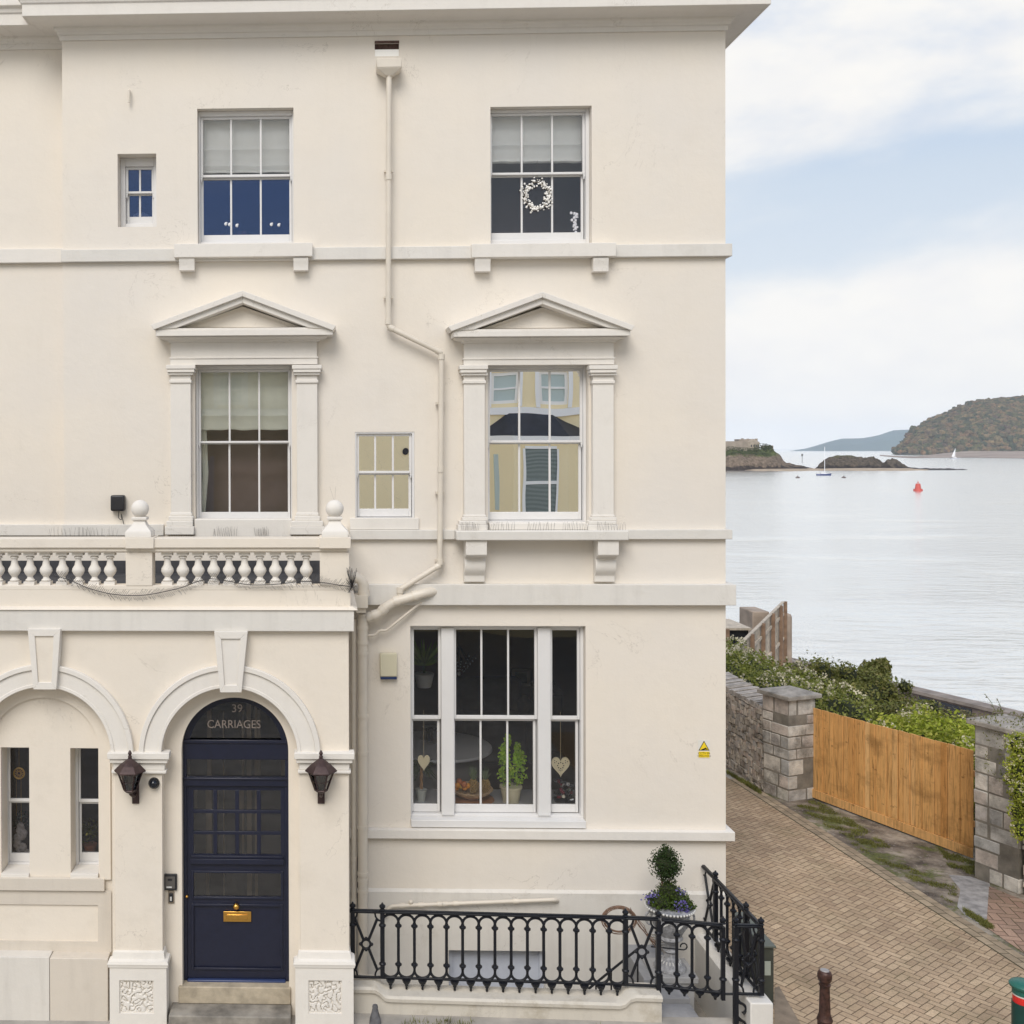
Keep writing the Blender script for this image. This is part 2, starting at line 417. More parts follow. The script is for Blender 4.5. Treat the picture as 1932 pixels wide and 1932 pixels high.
# ---------- sash windows
def ring(b, o, i, y0, y1):
    b.box(o[0], i[0], y0, y1, o[2], o[3]); b.box(i[1], o[1], y0, y1, o[2], o[3])
    b.box(i[0], i[1], y0, y1, i[3], o[3]); b.box(i[0], i[1], y0, y1, o[2], i[2])
def sash_window(op, up, lo, xs, Yg, pane_mat, up_pane=None, pane2=None, xs2=None, name='window'):
    """op hole (m); up, lo glass rects in px; xs muntin px"""
    U = rect(*up, Yg); Lw = rect(*lo, Yg + .045)
    st = .03
    b = MB()
    inner = (U[0] - st, U[1] + st, Lw[2] - .095, U[3] + st)
    ring(b, (op[0] + .001, op[1] - .001, op[2] + .001, op[3] - .001), inner, Yg - .03, Yg + .12)
    fr = b.build(name, GLOSSW, house, bevel=.004)
    zm = (U[2] + Lw[3]) / 2
    xs2 = xs2 or xs
    for k, (g, y, pm, mx) in enumerate(((U, Yg, up_pane or pane_mat, xs), (Lw, Yg + .045, pane2 or pane_mat, xs2))):
        b = MB()
        if k == 0: oo = (g[0] - st + .001, g[1] + st - .001, zm - .005, g[3] + st - .001)
        else: oo = (g[0] - st + .001, g[1] + st - .001, g[2] - .09, zm + .018)
        ring(b, oo, g, y, y + .04)
        for m_ in mx:
            xc = W(m_, (up[1] + up[3]) / 2 if k == 0 else (lo[1] + lo[3]) / 2, y)[0]
            b.box(xc - .011, xc + .011, y + .004, y + .034, g[2], g[3])
        s = b.build('sash', GLOSSW, fr, bevel=.003)
        MB().box(g[0] - .004, g[1] + .004, y + .017, y + .021, g[2] - .004, g[3] + .004).build('pane', pm, fr)
        if k == 0:   # sash horns
            for xx in (g[0] - st * .6, g[1] + st * .6):
                MB().prism([(xx - .012, zm - .005), (xx + .012, zm - .005), (xx + .004, zm - .06), (xx - .004, zm - .06)], y + .002, y + .036).build('sash_horn', GLOSSW, fr)
    return fr, U, Lw
w_tl = sash_window(O_TL, (383, 225, 546, 329), (384, 339, 546, 443), (436, 492), .13, GLSKY, up_pane=GL)
w_ts = sash_window(O_TS, (242, 320, 286, 361), (244, 369, 287, 409), (264,), .20, GLSKY)
w_tr = sash_window(O_TR, (928.5, 218, 1099, 325), (927, 334, 1096, 439), (984.5, 1042), .13, GLDK, up_pane=GL)
w_ml = sash_window(O_ML, (379, 702, 543.5, 832), (379.5, 838, 543, 966), (433, 489), .13, GL)
w_ms = sash_window(O_MS, (677.5, 823, 772, 888.5), (678, 896, 771, 960), (708, 741.5), .035, GLMIR)
w_mr = sash_window(O_MR, (924.5, 701, 1094.5, 831), (924, 838, 1092, 966), (980, 1037.5), .13, GLMIR)
# tripartite ground floor window
fr = None
zz = None
for up, lo, xs in (((781, 1188, 827, 1350), (779.5, 1360, 825, 1517), ()), ((860.5, 1188, 1008.5, 1350), (858.5, 1360, 1006, 1518), (908.5, 959)), ((1042, 1189, 1089, 1351), (1040, 1361, 1086, 1518), ())):
    Yg = .12; U = rect(*up, Yg); Lw = rect(*lo, Yg + .045)
    if fr is None:
        b = MB(); inn = []
        for u_ in ((781, 1188, 827, 1350), (860.5, 1188, 1008.5, 1350), (1042, 1189, 1089, 1351)):
            r_ = rect(*u_, Yg); inn.append((r_[0] - .03, r_[1] + .03))
        zt = U[3] + .03; zb = Lw[2] - .095; op = O_BR
        b.box(op[0] + .001, op[1] - .001, Yg - .03, Yg + .12, zt, op[3] - .001); b.box(op[0] + .001, op[1] - .001, Yg - .03, Yg + .12, op[2] + .001, zb)
        e = [op[0] + .001] + [v for t in inn for v in t] + [op[1] - .001]
        for k in range(0, 8, 2): b.box(e[k], e[k + 1], Yg - (.05 if k in (2, 4) else .03), Yg + .12, zb, zt)
        fr = b.build('window', GLOSSW, house, bevel=.004)
        MB().box(op[0] + .003, op[1] - .003, -.025, Yg - .031, op[2] + .002, op[2] + .085).build('window_sill', GLOSSW, fr, bevel=.006)
    zm = (U[2] + Lw[3]) / 2
    for k, (g, y) in enumerate(((U, Yg), (Lw, Yg + .045))):
        b = MB()
        oo = (g[0] - .029, g[1] + .029, zm - .005, g[3] + .029) if k == 0 else (g[0] - .029, g[1] + .029, g[2] - .09, zm + .018)
        if k == 1: oo = (max(oo[0], U[0] - .029), min(oo[1], U[1] + .029), oo[2], oo[3])
        ring(b, oo, g, y, y + .04)
        for m_ in xs:
            xc = W(m_ - (1.5 if k else 0), 1270 if k == 0 else 1440, y)[0]; b.box(xc - .011, xc + .011, y + .004, y + .034, g[2], g[3])
        b.build('sash', GLOSSW, fr, bevel=.003)
        MB().box(g[0] - .004, g[1] + .004, y + .017, y + .021, g[2] - .004, g[3] + .004).build('pane', GL, fr)
# rooms behind the glass
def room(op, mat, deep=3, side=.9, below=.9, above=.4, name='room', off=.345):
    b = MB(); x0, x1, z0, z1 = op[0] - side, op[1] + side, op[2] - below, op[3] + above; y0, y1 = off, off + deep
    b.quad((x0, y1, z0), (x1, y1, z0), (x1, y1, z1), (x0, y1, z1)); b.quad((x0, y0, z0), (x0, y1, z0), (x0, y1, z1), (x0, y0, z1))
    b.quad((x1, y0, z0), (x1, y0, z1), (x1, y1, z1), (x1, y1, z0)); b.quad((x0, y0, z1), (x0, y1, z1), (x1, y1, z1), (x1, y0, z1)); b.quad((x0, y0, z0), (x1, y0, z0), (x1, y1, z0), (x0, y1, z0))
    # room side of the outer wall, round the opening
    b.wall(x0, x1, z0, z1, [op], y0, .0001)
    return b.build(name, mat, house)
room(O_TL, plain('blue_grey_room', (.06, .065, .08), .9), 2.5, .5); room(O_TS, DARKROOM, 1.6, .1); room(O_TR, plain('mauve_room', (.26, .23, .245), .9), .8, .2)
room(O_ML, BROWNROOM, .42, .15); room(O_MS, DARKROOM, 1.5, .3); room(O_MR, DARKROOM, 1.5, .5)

# ---------- pedimented surrounds
def surround(px):
    (ax, ay), (lx, ly), (rx, ry) = px['apex'], px['left'], px['right']
    Yf = -.30
    b = MB()
    def chev(pts_o, pts_i, y):
        o = [W(*p, y) for p in pts_o]; i = [W(*p, y) for p in pts_i]
        b.prism([o[0], o[1], i[1], i[0]], y, -.004); b.prism([o[1], o[2], i[2], i[1]], y, -.004)
    x0, x1, z0, z1 = rect(*px['fascia'], -.26)
    # outer weathered moulding then white fillet
    chev([(lx, ly), (ax, ay), (rx, ry)], [(lx + 6, ly + 9), (ax, ay + 11), (rx - 6, ry + 9)], -.30)
    chev([(lx + 8, ly + 8), (ax, ay + 10.5), (rx - 8, ry + 8)], [(lx + 48, ly + 6), (ax, ay + 23.5), (rx - 52, ry + 3.5)], -.262)
    p = b.build('pediment', TRIM, house, bevel=.004)
    b = MB(); b.box(x0, x1, -.265, -.003, z0, z1); b.box(x0 + .02, x1 - .02, -.25, -.003, z1, z1 + .022)
    f = rect(*px['frieze'], -.08); zf = z0
    b.sweep([(0, f[3] - .002), (.02, f[3]), (.03, f[3] + .02), (.11, zf - .012), (.12, zf - .003), (0, zf - .003)], [(f[0], -.002, -1, 0), (f[0], -.08, -1, -1), (f[1], -.08, 1, -1), (f[1], -.002, 1, 0)])
    b.build('pediment_cornice', TRIM, p, bevel=.004)
    t = [W(ax, ay + 30, -.1), W(lx + 52, ly + 8, -.1), W(rx - 56, ry + 6, -.1)]
    b = MB(); b.prism(t, -.10, -.003); b.build('tympanum', CREAM, p)
    a = W(ax, ay + 38, -.11); l = W(lx + 80, ly + 4, -.11); r_ = W(rx - 84, ry + 3, -.11)
    MB().prism([a, l, r_], -.112, -.1005).build('tympanum_panel', CREAM, p)
    # frieze + architrave
    b = MB(); b.box(f[0], f[1], -.08, -.003, f[2], f[3]); ar = rect(*px['arch'], -.09); b.box(ar[0], ar[1], -.09, -.003, ar[2], f[2] - .002)
    b.box(ar[0] - .008, ar[1] + .008, -.10, -.003, f[2] - .012, f[2] + .006)
    b.build('frieze', TRIM, house, bevel=.003)
    for (cap, sh, base) in px['pil']:
        c = rect(*cap, -.15); s = rect(*sh, -.09); q = rect(*base, -.15)
        b = MB(); b.box(s[0], s[1], -.09, -.003, s[2] - .01, c[2]); pl = b.build('pilaster', TRIM, house, bevel=.003)
        h = c[3] - c[2]
        b = MB(); b.box(c[0], c[1], -.15, -.003, c[3] - h * .42, c[3] - .002); b.box(c[0] + .012, c[1] - .012, -.14, -.003, c[3] - h * .75, c[3] - h * .42)
        b.box(s[0] - .03, s[1] + .03, -.12, -.003, c[3] - h, c[3] - h * .75); b.box(s[0] - .012, s[1] + .012, -.105, -.003, c[2] - .09, c[2] - .055)
        b.build('capital', TRIM, pl, bevel=.005)
        h = q[3] - q[2]
        b = MB(); b.box(q[0], q[1], -.16, -.003, q[2], q[2] + h * .38); b.box(q[0] + .015, q[1] - .015, -.145, -.003, q[2] + h * .38, q[2] + h * .62)
        b.box(s[0] - .025, s[1] + .025, -.12, -.003, q[2] + h * .62, q[2] + h * .85); b.box(s[0] - .01, s[1] + .01, -.10, -.003, q[2] + h * .85, q[3])
        b.build('base', TRIM, pl, bevel=.007)
surround(dict(apex=(457.5, 548), left=(284, 613), right=(634, 614.5), fascia=(294, 622, 628, 633), frieze=(322, 645.5, 598, 674.5), arch=(321, 676, 599, 688),
              pil=[((313, 688, 368, 707), (322, 716, 360, 968), (311, 968, 366, 1009)), ((551, 688, 607, 707), (560, 716, 599, 968), (547, 968, 612, 1009))]))
surround(dict(apex=(1023.7, 550), left=(845.7, 616), right=(1198, 614.5), fascia=(855.6, 624, 1189, 634.5), frieze=(875.6, 647, 1158, 676), arch=(875, 677.6, 1159, 688.5),
              pil=[((867, 688.5, 921, 708), (875.6, 718, 915, 972), (864, 972, 921, 1001)), ((1112, 688.5, 1166, 708), (1119, 718, 1158, 972), (1109, 972, 1166, 1001))]))
# sills of the two pedimented windows
x0, x1, z0, z1 = rect(320, 985, 607, 1012); MB().box(O_ML[0] + .001, O_ML[1] - .001, -.1, .09, z0, z1 + .04).build('window_sill', TRIM, house, bevel=.01)
x0, x1, z0, z1 = rect(861, 1001.5, 1187, 1020, -.25)
sill_r = MB().box(x0, x1, -.25, -.003, z0, z1).build('window_sill', TRIMG, house, bevel=.012)
MB().box(O_MR[0] + .001, O_MR[1] - .001, -.10, .09, z1 + .001, z1 + .075).build('window_sill', TRIM, house, bevel=.006)
for ux, sx in (((879, 919), (875.5, 914)), ((1128.6, 1168), (1120, 1157))):
    a = rect(ux[0], 1022, ux[1], 1047, -.22); c = rect(sx[0], 1055, sx[1], 1099, -.1)
    prof = [(-.003, z0 - .002), (-.22, z0 - .002), (-.22, a[2]), (-.20, a[2] - .02), (-.13, a[2] - .03), (-.10, a[2] - .06), (-.115, a[2] - .10), (-.12, a[2] - .15), (-.10, a[2] - .20), (-.055, a[2] - .25), (-.05, c[2]), (-.003, c[2])]
    n = len(prof); X0, X1 = a[0], a[1]
    b = MB(); vs = [(X0, y, z) for y, z in prof] + [(X1, y, z) for y, z in prof]
    b.add(vs, [tuple(range(n)), tuple(range(2 * n - 1, n - 1, -1))] + [(i, i + n, (i + 1) % n + n, (i + 1) % n) for i in range(n)])
    b.build('console', TRIM, sill_r, bevel=.006)
x0, x1, z0, z1 = rect(660, 977, 790, 999); MB().box(x0, x1, -.03, -.002, z0, z1).build('window_sill', TRIM, house, bevel=.006)

# ================================================ PORCH
XPR = W(658.5, 1450, YP)[0]      # porch right edge
def Rp(x0, y0, x1, y1, dy=0): return rect(x0, y0, x1, y1, YP + dy)
PLN = W(93, 1500, YP)[0]
c1 = W(433.5, 1424, YP); c2 = W(84, 1422, YP)
sc_ = (12.12 + YP) / 2000
r_in = 129 * sc_; r_out = 172 * sc_
zband = Rp(0, 1151, 660, 1191)
zfl = W(300, 1110, YP)[1] - .03
b = MB()
ztop = zband[3] + .001
zb0 = -.3
def arch_panel(b, xa, xb, cx, cz, r, Y, zt, zb, n=36):
    # wall from xa to xb with an arched opening, down to zb
    if cx - r > xa: b.quad((xa, Y, zb), (cx - r, Y, zb), (cx - r, Y, zt), (xa, Y, zt))
    if cx + r < xb: b.quad((cx + r, Y, zb), (xb, Y, zb), (xb, Y, zt), (cx + r, Y, zt))
    p = [(cx - r * math.cos(math.pi * i / n), cz + r * math.sin(math.pi * i / n)) for i in range(n + 1)]
    for i in range(n):
        b.quad((p[i][0], Y, p[i][1]), (p[i + 1][0], Y, p[i + 1][1]), (p[i + 1][0], Y, zt), (p[i][0], Y, zt))
    return p
def jamb(b, p, Y0, Y1, zb):
    q = [(p[0][0], zb)] + p + [(p[-1][0], zb)]
    for i in range(len(q) - 1):
        b.quad((q[i][0], Y0, q[i][1]), (q[i][0], Y1, q[i][1]), (q[i + 1][0], Y1, q[i + 1][1]), (q[i + 1][0], Y0, q[i + 1][1]))
p1 = arch_panel(b, (c1[0] + c2[0]) / 2, XPR, c1[0], c1[1], r_in, YP, ztop, zb0); jamb(b, p1, YP, YP + .14, zb0)
p2 = arch_panel(b, c2[0] - 1.0, (c1[0] + c2[0]) / 2, c2[0], c2[1], r_in, YP, ztop, zb0); jamb(b, p2, YP, YP + .14, zb0)
b.quad((-16, YP, zb0), (c2[0] - 1.0, YP, zb0), (c2[0] - 1.0, YP, ztop), (-16, YP, ztop))
b.quad((XPR, YP, zb0), (XPR, .0, zb0), (XPR, .0, zfl), (XPR, YP, zfl))
# recess wall with the door arch
YD = YP + .14
cd_ = W(443, 1417, YD); r_d = 101.5 * (12.12 + YD) / 2000
pd = arch_panel(b, c1[0] - r_in - .02, c1[0] + r_in + .02, cd_[0], cd_[1], r_d, YD, ztop, zb0); jamb(b, pd, YD, YD + .16, zb0)
YW = YP + .14
w1 = rect(2, 1410, 55.5, 1656, YW); w2 = rect(133, 1411.5, 186, 1656, YW)
b.wall(c2[0] - r_in - .02, c2[0] + r_in + .02, W(90, 1656, YW)[1], ztop, [w1, w2], YW, .22)
porch = b.build('porch', CREAM2, house)
# shallow inner arch line on the blind arch + sunk panel below
ci = W(84, 1420, YW)
MB().band(ci[0], ci[1], 108 * sc_, r_in + .01, 0, math.pi, YW - .035, YW - .001).box(ci[0] + 108 * sc_, ci[0] + r_in - .001, YW - .035, YW - .001, W(90, 1656, YW)[1], ci[1]).build('arch_reveal', CREAM2, porch)
s_ = rect(-60, 1657, 197, 1681, YW - .05); MB().box(s_[0], s_[1], YW - .05, YW - .0, s_[2], s_[3]).build('sill_band', PLINTHC, porch, bevel=.006)
zpl = W(90, 1806, YP)[1]
pr = rect(-60, 1705, 185.5, 1774, YW); 
b = MB(); b.wall(ci[0] - r_in, ci[0] + r_in, zpl, s_[2], [pr], YW - .02, .035); b.quad((pr[0], YW + .015, pr[2]), (pr[1], YW + .015, pr[2]), (pr[1], YW + .015, pr[3]), (pr[0], YW + .015, pr[3]))
b.build('dado', PLINTHC, porch)
b = MB(); b.box(PLN, ci[0] + r_in - .01, YP - .02, YW, zb0, zpl); b.build('plinth', PLINTHC, porch, bevel=.006)
b = MB(); b.box(-16, PLN - .004, YP - .025, YW, zb0, zpl + .01); b.build('plinth', PLINTH, porch, bevel=.006)
# narrow windows
for (op_, up, lo) in ((w1, (18, 1412, 53.5, 1508), (20, 1516, 54.5, 1611)), (w2, (151, 1413, 183, 1509), (153, 1517.5, 185, 1610))):
    Yg = YW + .22
    U = rect(*up, Yg); Lo = rect(*lo, Yg + .03)
    b = MB(); ring(b, (op_[0] - .05, op_[1] + .05, op_[2] - .02, op_[3] + .05), (U[0] - .022, U[1] + .1, Lo[2] - .09, U[3] + .012), Yg, Yg + .08)
    f_ = b.build('window', GLOSSW, porch, bevel=.003)
    for g, y in ((U, Yg + .02), (Lo, Yg + .05)):
        b = MB(); ring(b, (g[0] - .02, g[1] + .09, (U[2] - .03) if g is U else Lo[2] - .088, (U[3] + .011) if g is U else Lo[3] + .022), (g[0], g[1] + .075, g[2], g[3]), y, y + .028); b.box(g[0], g[0] + .001, y, y + .02, g[2], g[3]); b.build('sash', GLOSSW, f_, bevel=.003)
        MB().box(g[0] - .003, g[1] + .08, y + .012, y + .015, g[2], g[3]).build('pane', GLDK, f_)
    MB().box(op_[0] + .002, op_[1] - .002, YW - .03, Yg - .002, op_[2] + .001, op_[2] + .05).build('window_sill', TRIM, f_, bevel=.004)
b = MB()
# inside of porch: dark box behind the narrow windows and the door
MB().box(c2[0] - r_in - .02, c1[0] - r_in - .02, YW, YW + .03, zb0, W(90, 1656, YW)[1]).build('wall_base', CREAM2, porch)
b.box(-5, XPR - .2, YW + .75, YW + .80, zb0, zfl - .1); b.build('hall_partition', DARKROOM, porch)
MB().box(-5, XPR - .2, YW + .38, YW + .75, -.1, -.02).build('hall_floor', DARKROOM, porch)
MB().box(-16, XPR, YD + .34, 0.0, zfl - .12, zfl).build('balcony_floor', BITUM, porch)
MB().box(-16, XPR - .01, -.03, -.012, zfl, W(300, 1058, -.03)[1]).build('dark_upstand', BITUM, porch)  # dark strip along the wall foot behind the balusters
# impost / archivolts / keystones / band
zi = W(260, 1421, YP)[1]
b = MB()
for (cx, cz) in (c1, c2):
    b.band(cx, cz, r_in, r_out - .05, 0, math.pi, YP - .045, YP + .001)
    b.band(cx, cz, r_out - .05, r_out, 0, math.pi, YP - .065, YP + .001)
    b.band(cx, cz, r_in, r_in + .035, 0, math.pi, YP - .055, YP - .045)
b.build('archivolt', TRIM, porch, bevel=.005)
for k, q in enumerate((((404, 1192), (467, 1192), (455.5, 1306.5), (415, 1306.5)), ((52, 1187), (113.6, 1187), (106, 1301), (63, 1301)))):
    y = YP - .11
    pts = [W(*p, y) for p in q]; cx = sum(p[0] for p in pts) / 4
    def inset(pts, t, tz):
        zs = [p[1] for p in pts]; zt, zb = max(zs), min(zs)
        return [(cx + (p[0] - cx) * (1 - t), p[1] - tz if p[1] > (zt + zb) / 2 else p[1] + tz) for p in pts]
    ins = inset(pts, .42, .07)
    b = MB()
    for i in range(4):
        j = (i + 1) % 4; b.prism([pts[i], pts[j], ins[j], ins[i]], y, YP - .002)
    ks = b.build('keystone', TRIM, porch, bevel=.003)
    MB().prism([(p[0], p[1]) for p in ins], y + .018, YP - .003).build('keystone_panel', TRIM if k == 0 else CREAM2, ks)
bnd = Rp(0, 1151, 668, 1191, -.07)
b = MB(); b.box(-16, bnd[1], YP - .07, YP + .12, bnd[2], bnd[3]); b.box(XPR + .0, bnd[1], YP + .12, -.02, bnd[2], bnd[3]); b.build('band_course', TRIMG, porch, bevel=.006)
# dado above band up to balusters
zr = Rp(0, 1104.5, 660, 1113)
b = MB(); b.box(-16, XPR + .02, YP - .02, YP + .16, bnd[3] + .001, zr[2]); b.sweep([(-.001, bnd[3]), (.07, bnd[3] + .002), (.02, bnd[3] + .03), (-.001, bnd[3] + .03)], [(-16, YP - .02, 0, -1), (XPR + .02, YP - .02, 1, -1), (XPR + .02, -.02, 1, 0)])
b.box(XPR - .12, XPR + .02, YP + .16, -.0, bnd[3] + .001, zr[2]); b.build('parapet', CREAM2, porch, bevel=.004)
rl = Rp(0, 1016, 662, 1033.5, -.05); rl2 = Rp(0, 1033.5, 655, 1043, -.03)
b = MB(); b.box(-16, rl[1], YP - .06, YP + .20, rl[2], rl[3]); b.box(-16, rl2[1], YP - .035, YP + .175, rl2[2] + .012, rl[2]); b.box(-16, rl2[1] - .012, YP - .02, YP + .16, rl2[2], rl2[2] + .012)
b.box(-16, XPR + .02, YP - .02, YP + .16, zr[2], zr[3])
b.box(XPR - .14, rl[1], YP + .2, -.002, rl[2], rl[3])
bal = b.build('balustrade', CREAM2, porch, bevel=.005)
zb_, zt_ = zr[3], rl2[2]
h = zt_ - zb_
b = MB()
hw = .054
b.lathe((0, 0, 0), [(hw, 0), (hw, h * .10), (hw * .98, h * .1)], 4, sq=True)
b.lathe((0, 0, 0), [(hw * .7, h * .10), (hw * .92, h * .14), (hw * .6, h * .19), (hw * .5, h * .24), (hw * .95, h * .33), (hw * 1.2, h * .42), (hw * 1.12, h * .50), (hw * .72, h * .60), (hw * .58, h * .72), (hw * .55, h * .80), (hw * .8, h * .82), (hw * .8, h * .86), (hw * .55, h * .88), (hw * .6, h * .9)], 16)
b.lathe((0, 0, 0), [(hw * .95, h * .90), (hw, h * .90), (hw, h)], 4, sq=True)
pxs = [27.5, 57, 87, 118, 148, 178.5, 208] + [912 * .3464 + 29.1 * i for i in range(10)]
yb = YP + .07; first = None
for p_ in [-3] + pxs:
    X = W(p_, 1075, yb)[0]; loc = (X, yb, zb_)
    if first is None:
        first = MB(); first.v = [(a + X, c_ + yb, z + zb_) for a, c_, z in b.v]; first.f = b.f
        first = first.build('baluster', TRIM, bal, org=loc, smooth=True); X0 = X
    else: cp(first, bal, (X - X0, 0, 0))
for (xa, xb, bx) in ((237, 287, 264), (603.5, 659, 631.5)):
    q = Rp(xa, 1043, xb, 1104, -.03)
    MB().box(q[0], q[1], YP - .025, YP + .17, zb_ - .001, zt_ + .001).build('pier', CREAM2, bal, bevel=.004)
    q2 = Rp(xa - 1, 1016, xb + 3, 1033.5, -.085)
    MB().box(q2[0], q2[1], YP - .085, YP + .22, rl[2] - .006, rl[3] + .012).build('pier_cap', CREAM2, bal, bevel=.006)
    X = W(bx, 960, YP + .05)[0]; zc = W(bx, 960, YP + .05)[1]; z0_ = rl[3] + .012
    hh = zc - z0_
    b = MB(); b.lathe((X, YP + .06, z0_), [(.13, 0), (.13, .05), (.115, .07), (.07, .12), (.055, .16), (.075, .17), (.075, .195), (.05, .20)], 4, sq=True)
    f_ = b.build('finial', TRIM, bal, bevel=.004)
    MB().ball((X, YP + .06, zc + .0), .09, 24).build('finial_ball', TRIM, bal, smooth=True)
# pilasters with imposts and carved plinths
def carved(b_, x0, x1, z0, z1, y, n=44, amp=.02):
    vs = []; fs = []
    for i in range(n + 1):
        for j in range(n + 1):
            x = x0 + (x1 - x0) * i / n; z = z0 + (z1 - z0) * j / n
            k = noise.noise(Vector((x * 26 + 3, z * 26, 1.3))); e = min(i, j, n - i, n - j)
            d = -.6 if abs(k) < .10 else .55 * min(1, (abs(k) - .10) * 8)
            if e < 2: d = .3
            vs.append((x, y - d * amp, z))
    for i in range(n):
        for j in range(n):
            a = i * (n + 1) + j; fs.append((a, a + n + 1, a + n + 2, a + 1))
    b_.add(vs, fs)
for (xa, xb, ca, cb, pa, pb, va, vb) in ((216.5, 306.5, 202, 319, 206, 313.5, 225, 290), (566, 658.5, 555, 669, 557, 667, 582, 645)):
    q = Rp(xa, 1462, xb, 1810, -.02)
    pl = MB().box(q[0], q[1], YP - .02, YP + .001, q[2] - .02, zi).build('pilaster', CREAM2, porch, bevel=.004)
    b = MB(); t = Rp(ca, 1421, cb, 1462, -.09); m1 = t[3] - t[2]
    b.box(t[0], t[1], YP - .09, YP + .05, t[3] - m1 * .30, t[3]); b.box(t[0] + .02, t[1] - .02, YP - .07, YP + .05, t[3] - m1 * .5, t[3] - m1 * .3)
    b.box(t[0] + .05, t[1] - .05, YP - .04, YP + .05, t[2] + m1 * .14, t[3] - m1 * .5); b.box(t[0] + .035, t[1] - .035, YP - .055, YP + .05, t[2], t[2] + m1 * .14)
    b.build('impost', TRIM, pl, bevel=.007)
    t = Rp(pa, 1807, pb, 1824, -.09); b = MB()
    v = Rp(va, 1850, vb, 1913, -.075)
    b.wall(t[0] + .0, t[1], zb0, t[2], [v], YP - .075, .03)
    b.quad((t[0], YP - .075, zb0), (t[0], YP - .075, t[2]), (t[0], YP + .02, t[2]), (t[0], YP + .02, zb0)); b.quad((t[1], YP - .075, zb0), (t[1], YP + .1, zb0), (t[1], YP + .1, t[2]), (t[1], YP - .075, t[2]))
    carved(b, v[0], v[1], v[2], v[3], YP - .05)
    b.build('carved_plinth', TRIM, pl)
    MB().sweep([(0, t[2] - .012), (.012, t[2] - .012), (.012, t[2]), (.02, t[2] + .02), (.012, t[2] + .045), (-.02, t[2] + .06), (-.03, t[3] + .03), (-.075, t[3] + .05)], [(t[0], YP + .02, -1, 0), (t[0], YP - .075, -1, -1), (t[1], YP - .075, 1, -1), (t[1], YP + .1, 1, 0)]).build('plinth_moulding', TRIM, pl, smooth=True)
# steps
Ys = YD + .16
q = rect(341, 1860, 545, 1892, YD); MB().box(q[0] - .02, q[1] + .02, YD - .03, Ys + .3, q[2], q[3]).build('door_step', LIME, porch, bevel=.01)
q3 = rect(320, 1905, 549, 1960, YP - .05); MB().box(q3[0], q3[1], YP - .12, YD + .1, zb0, q[2] - .001).build('door_step', STEPD, porch, bevel=.012)

# ---------- front door (as a part of the house with its own pieces)
Y1 = YD + .10
dr = rect(341, 1860, 544, 1417, Y1); x0, x1 = cd_[0] - r_d + .002, cd_[0] + r_d - .002
zd0 = W(443, 1859, Y1)[1]
b = MB()
b.band(cd_[0], cd_[1], 88 * (12.12 + Y1) / 2000, r_d - .001, 0, math.pi, Y1, Y1 + .07)
zt1 = W(443, 1395.5, Y1)[1]; zt2 = W(443, 1433, Y1)[1]; zt3 = W(443, 1466.5, Y1)[1]; zt4 = W(443, 1483, Y1)[1]
b.box(x0, x1, Y1 - .005, Y1 + .07, zt2, zt1); b.box(x0, x1, Y1 - .02, Y1 + .07, zt1 - .035, zt1 - .0); b.box(x0, x1, Y1 - .01, Y1 + .07, zt4, zt3); b.box(x0, x1, Y1 - .025, Y1 + .07, zt3 - .02, zt3 - .001)
b.box(x0, x0 + .035, Y1 + .001, Y1 + .07, zd0, zt1); b.box(x1 - .035, x1, Y1 + .001, Y1 + .07, zd0, zt1)
door = b.build('door_frame', NAVY, house, bevel=.005)
ra = 88 * (12.12 + Y1) / 2000
pts = [(cd_[0] + ra * math.cos(math.pi * i / 30), max(zt1, cd_[1] + ra * math.sin(math.pi * i / 30))) for i in range(31)]
GLDOOR = glass('hall_glass', .03, (.8, .8, .8), .15)
MB().prism(pts, Y1 + .03, Y1 + .034).build('fanlight', GLDOOR, door)
MB().box(x0 + .03, x1 - .03, Y1 + .03, Y1 + .034, zt2, zt3).build('transom_light', GLDOOR, door)
lx0, lx1 = x0 + .036, x1 - .036
def zz_(y): return W(443, y, Y1)[1]
def xx_(x): return W(x, 1650, Y1)[0]
b = MB(); gx0, gx1 = xx_(365), xx_(530); gz0, gz1 = zz_(1613), zz_(1492); hz0, hz1 = zz_(1693), zz_(1648); pz0, pz1 = zz_(1829), zz_(1707)
YL_ = Y1 + .02
b.wall(lx0, lx1, zd0, zt4, [(gx0, gx1, gz0, gz1), (gx0, gx1, hz0, hz1), (xx_(361), xx_(533), pz0, pz1)], YL_, .02)
b.quad((xx_(361), YL_ + .012, pz0), (xx_(533), YL_ + .012, pz0), (xx_(533), YL_ + .012, pz1), (xx_(361), YL_ + .012, pz1))
for i in range(1, 4): xc = gx0 + (gx1 - gx0) * i / 4; b.box(xc - .02, xc + .02, YL_ - .004, YL_ + .02, gz0, gz1)
for i in range(1, 3): zc = gz0 + (gz1 - gz0) * i / 3; b.box(gx0, gx1, YL_ - .006, YL_ + .02, zc - .017, zc + .017)
b.box(gx0 - .03, gx1 + .03, YL_ - .035, YL_ + .001, zz_(1630), zz_(1620)); b.box(gx0 - .02, gx1 + .02, YL_ - .022, YL_ + .001, zz_(1619.5), zz_(1615))
def mould(b, x0, x1, z0, z1, w_, y0):
    ring(b, (x0 - w_, x1 + w_, z0 - w_, z1 + w_), (x0, x1, z0, z1), y0, YL_ + .001)
mould(b, gx0, gx1, hz0, hz1, .022, YL_ - .016); mould(b, xx_(365), xx_(529), pz0 + .01, pz1 - .02, .022, YL_ - .014)
leaf = b.build('door_leaf', NAVY, door, bevel=.003)
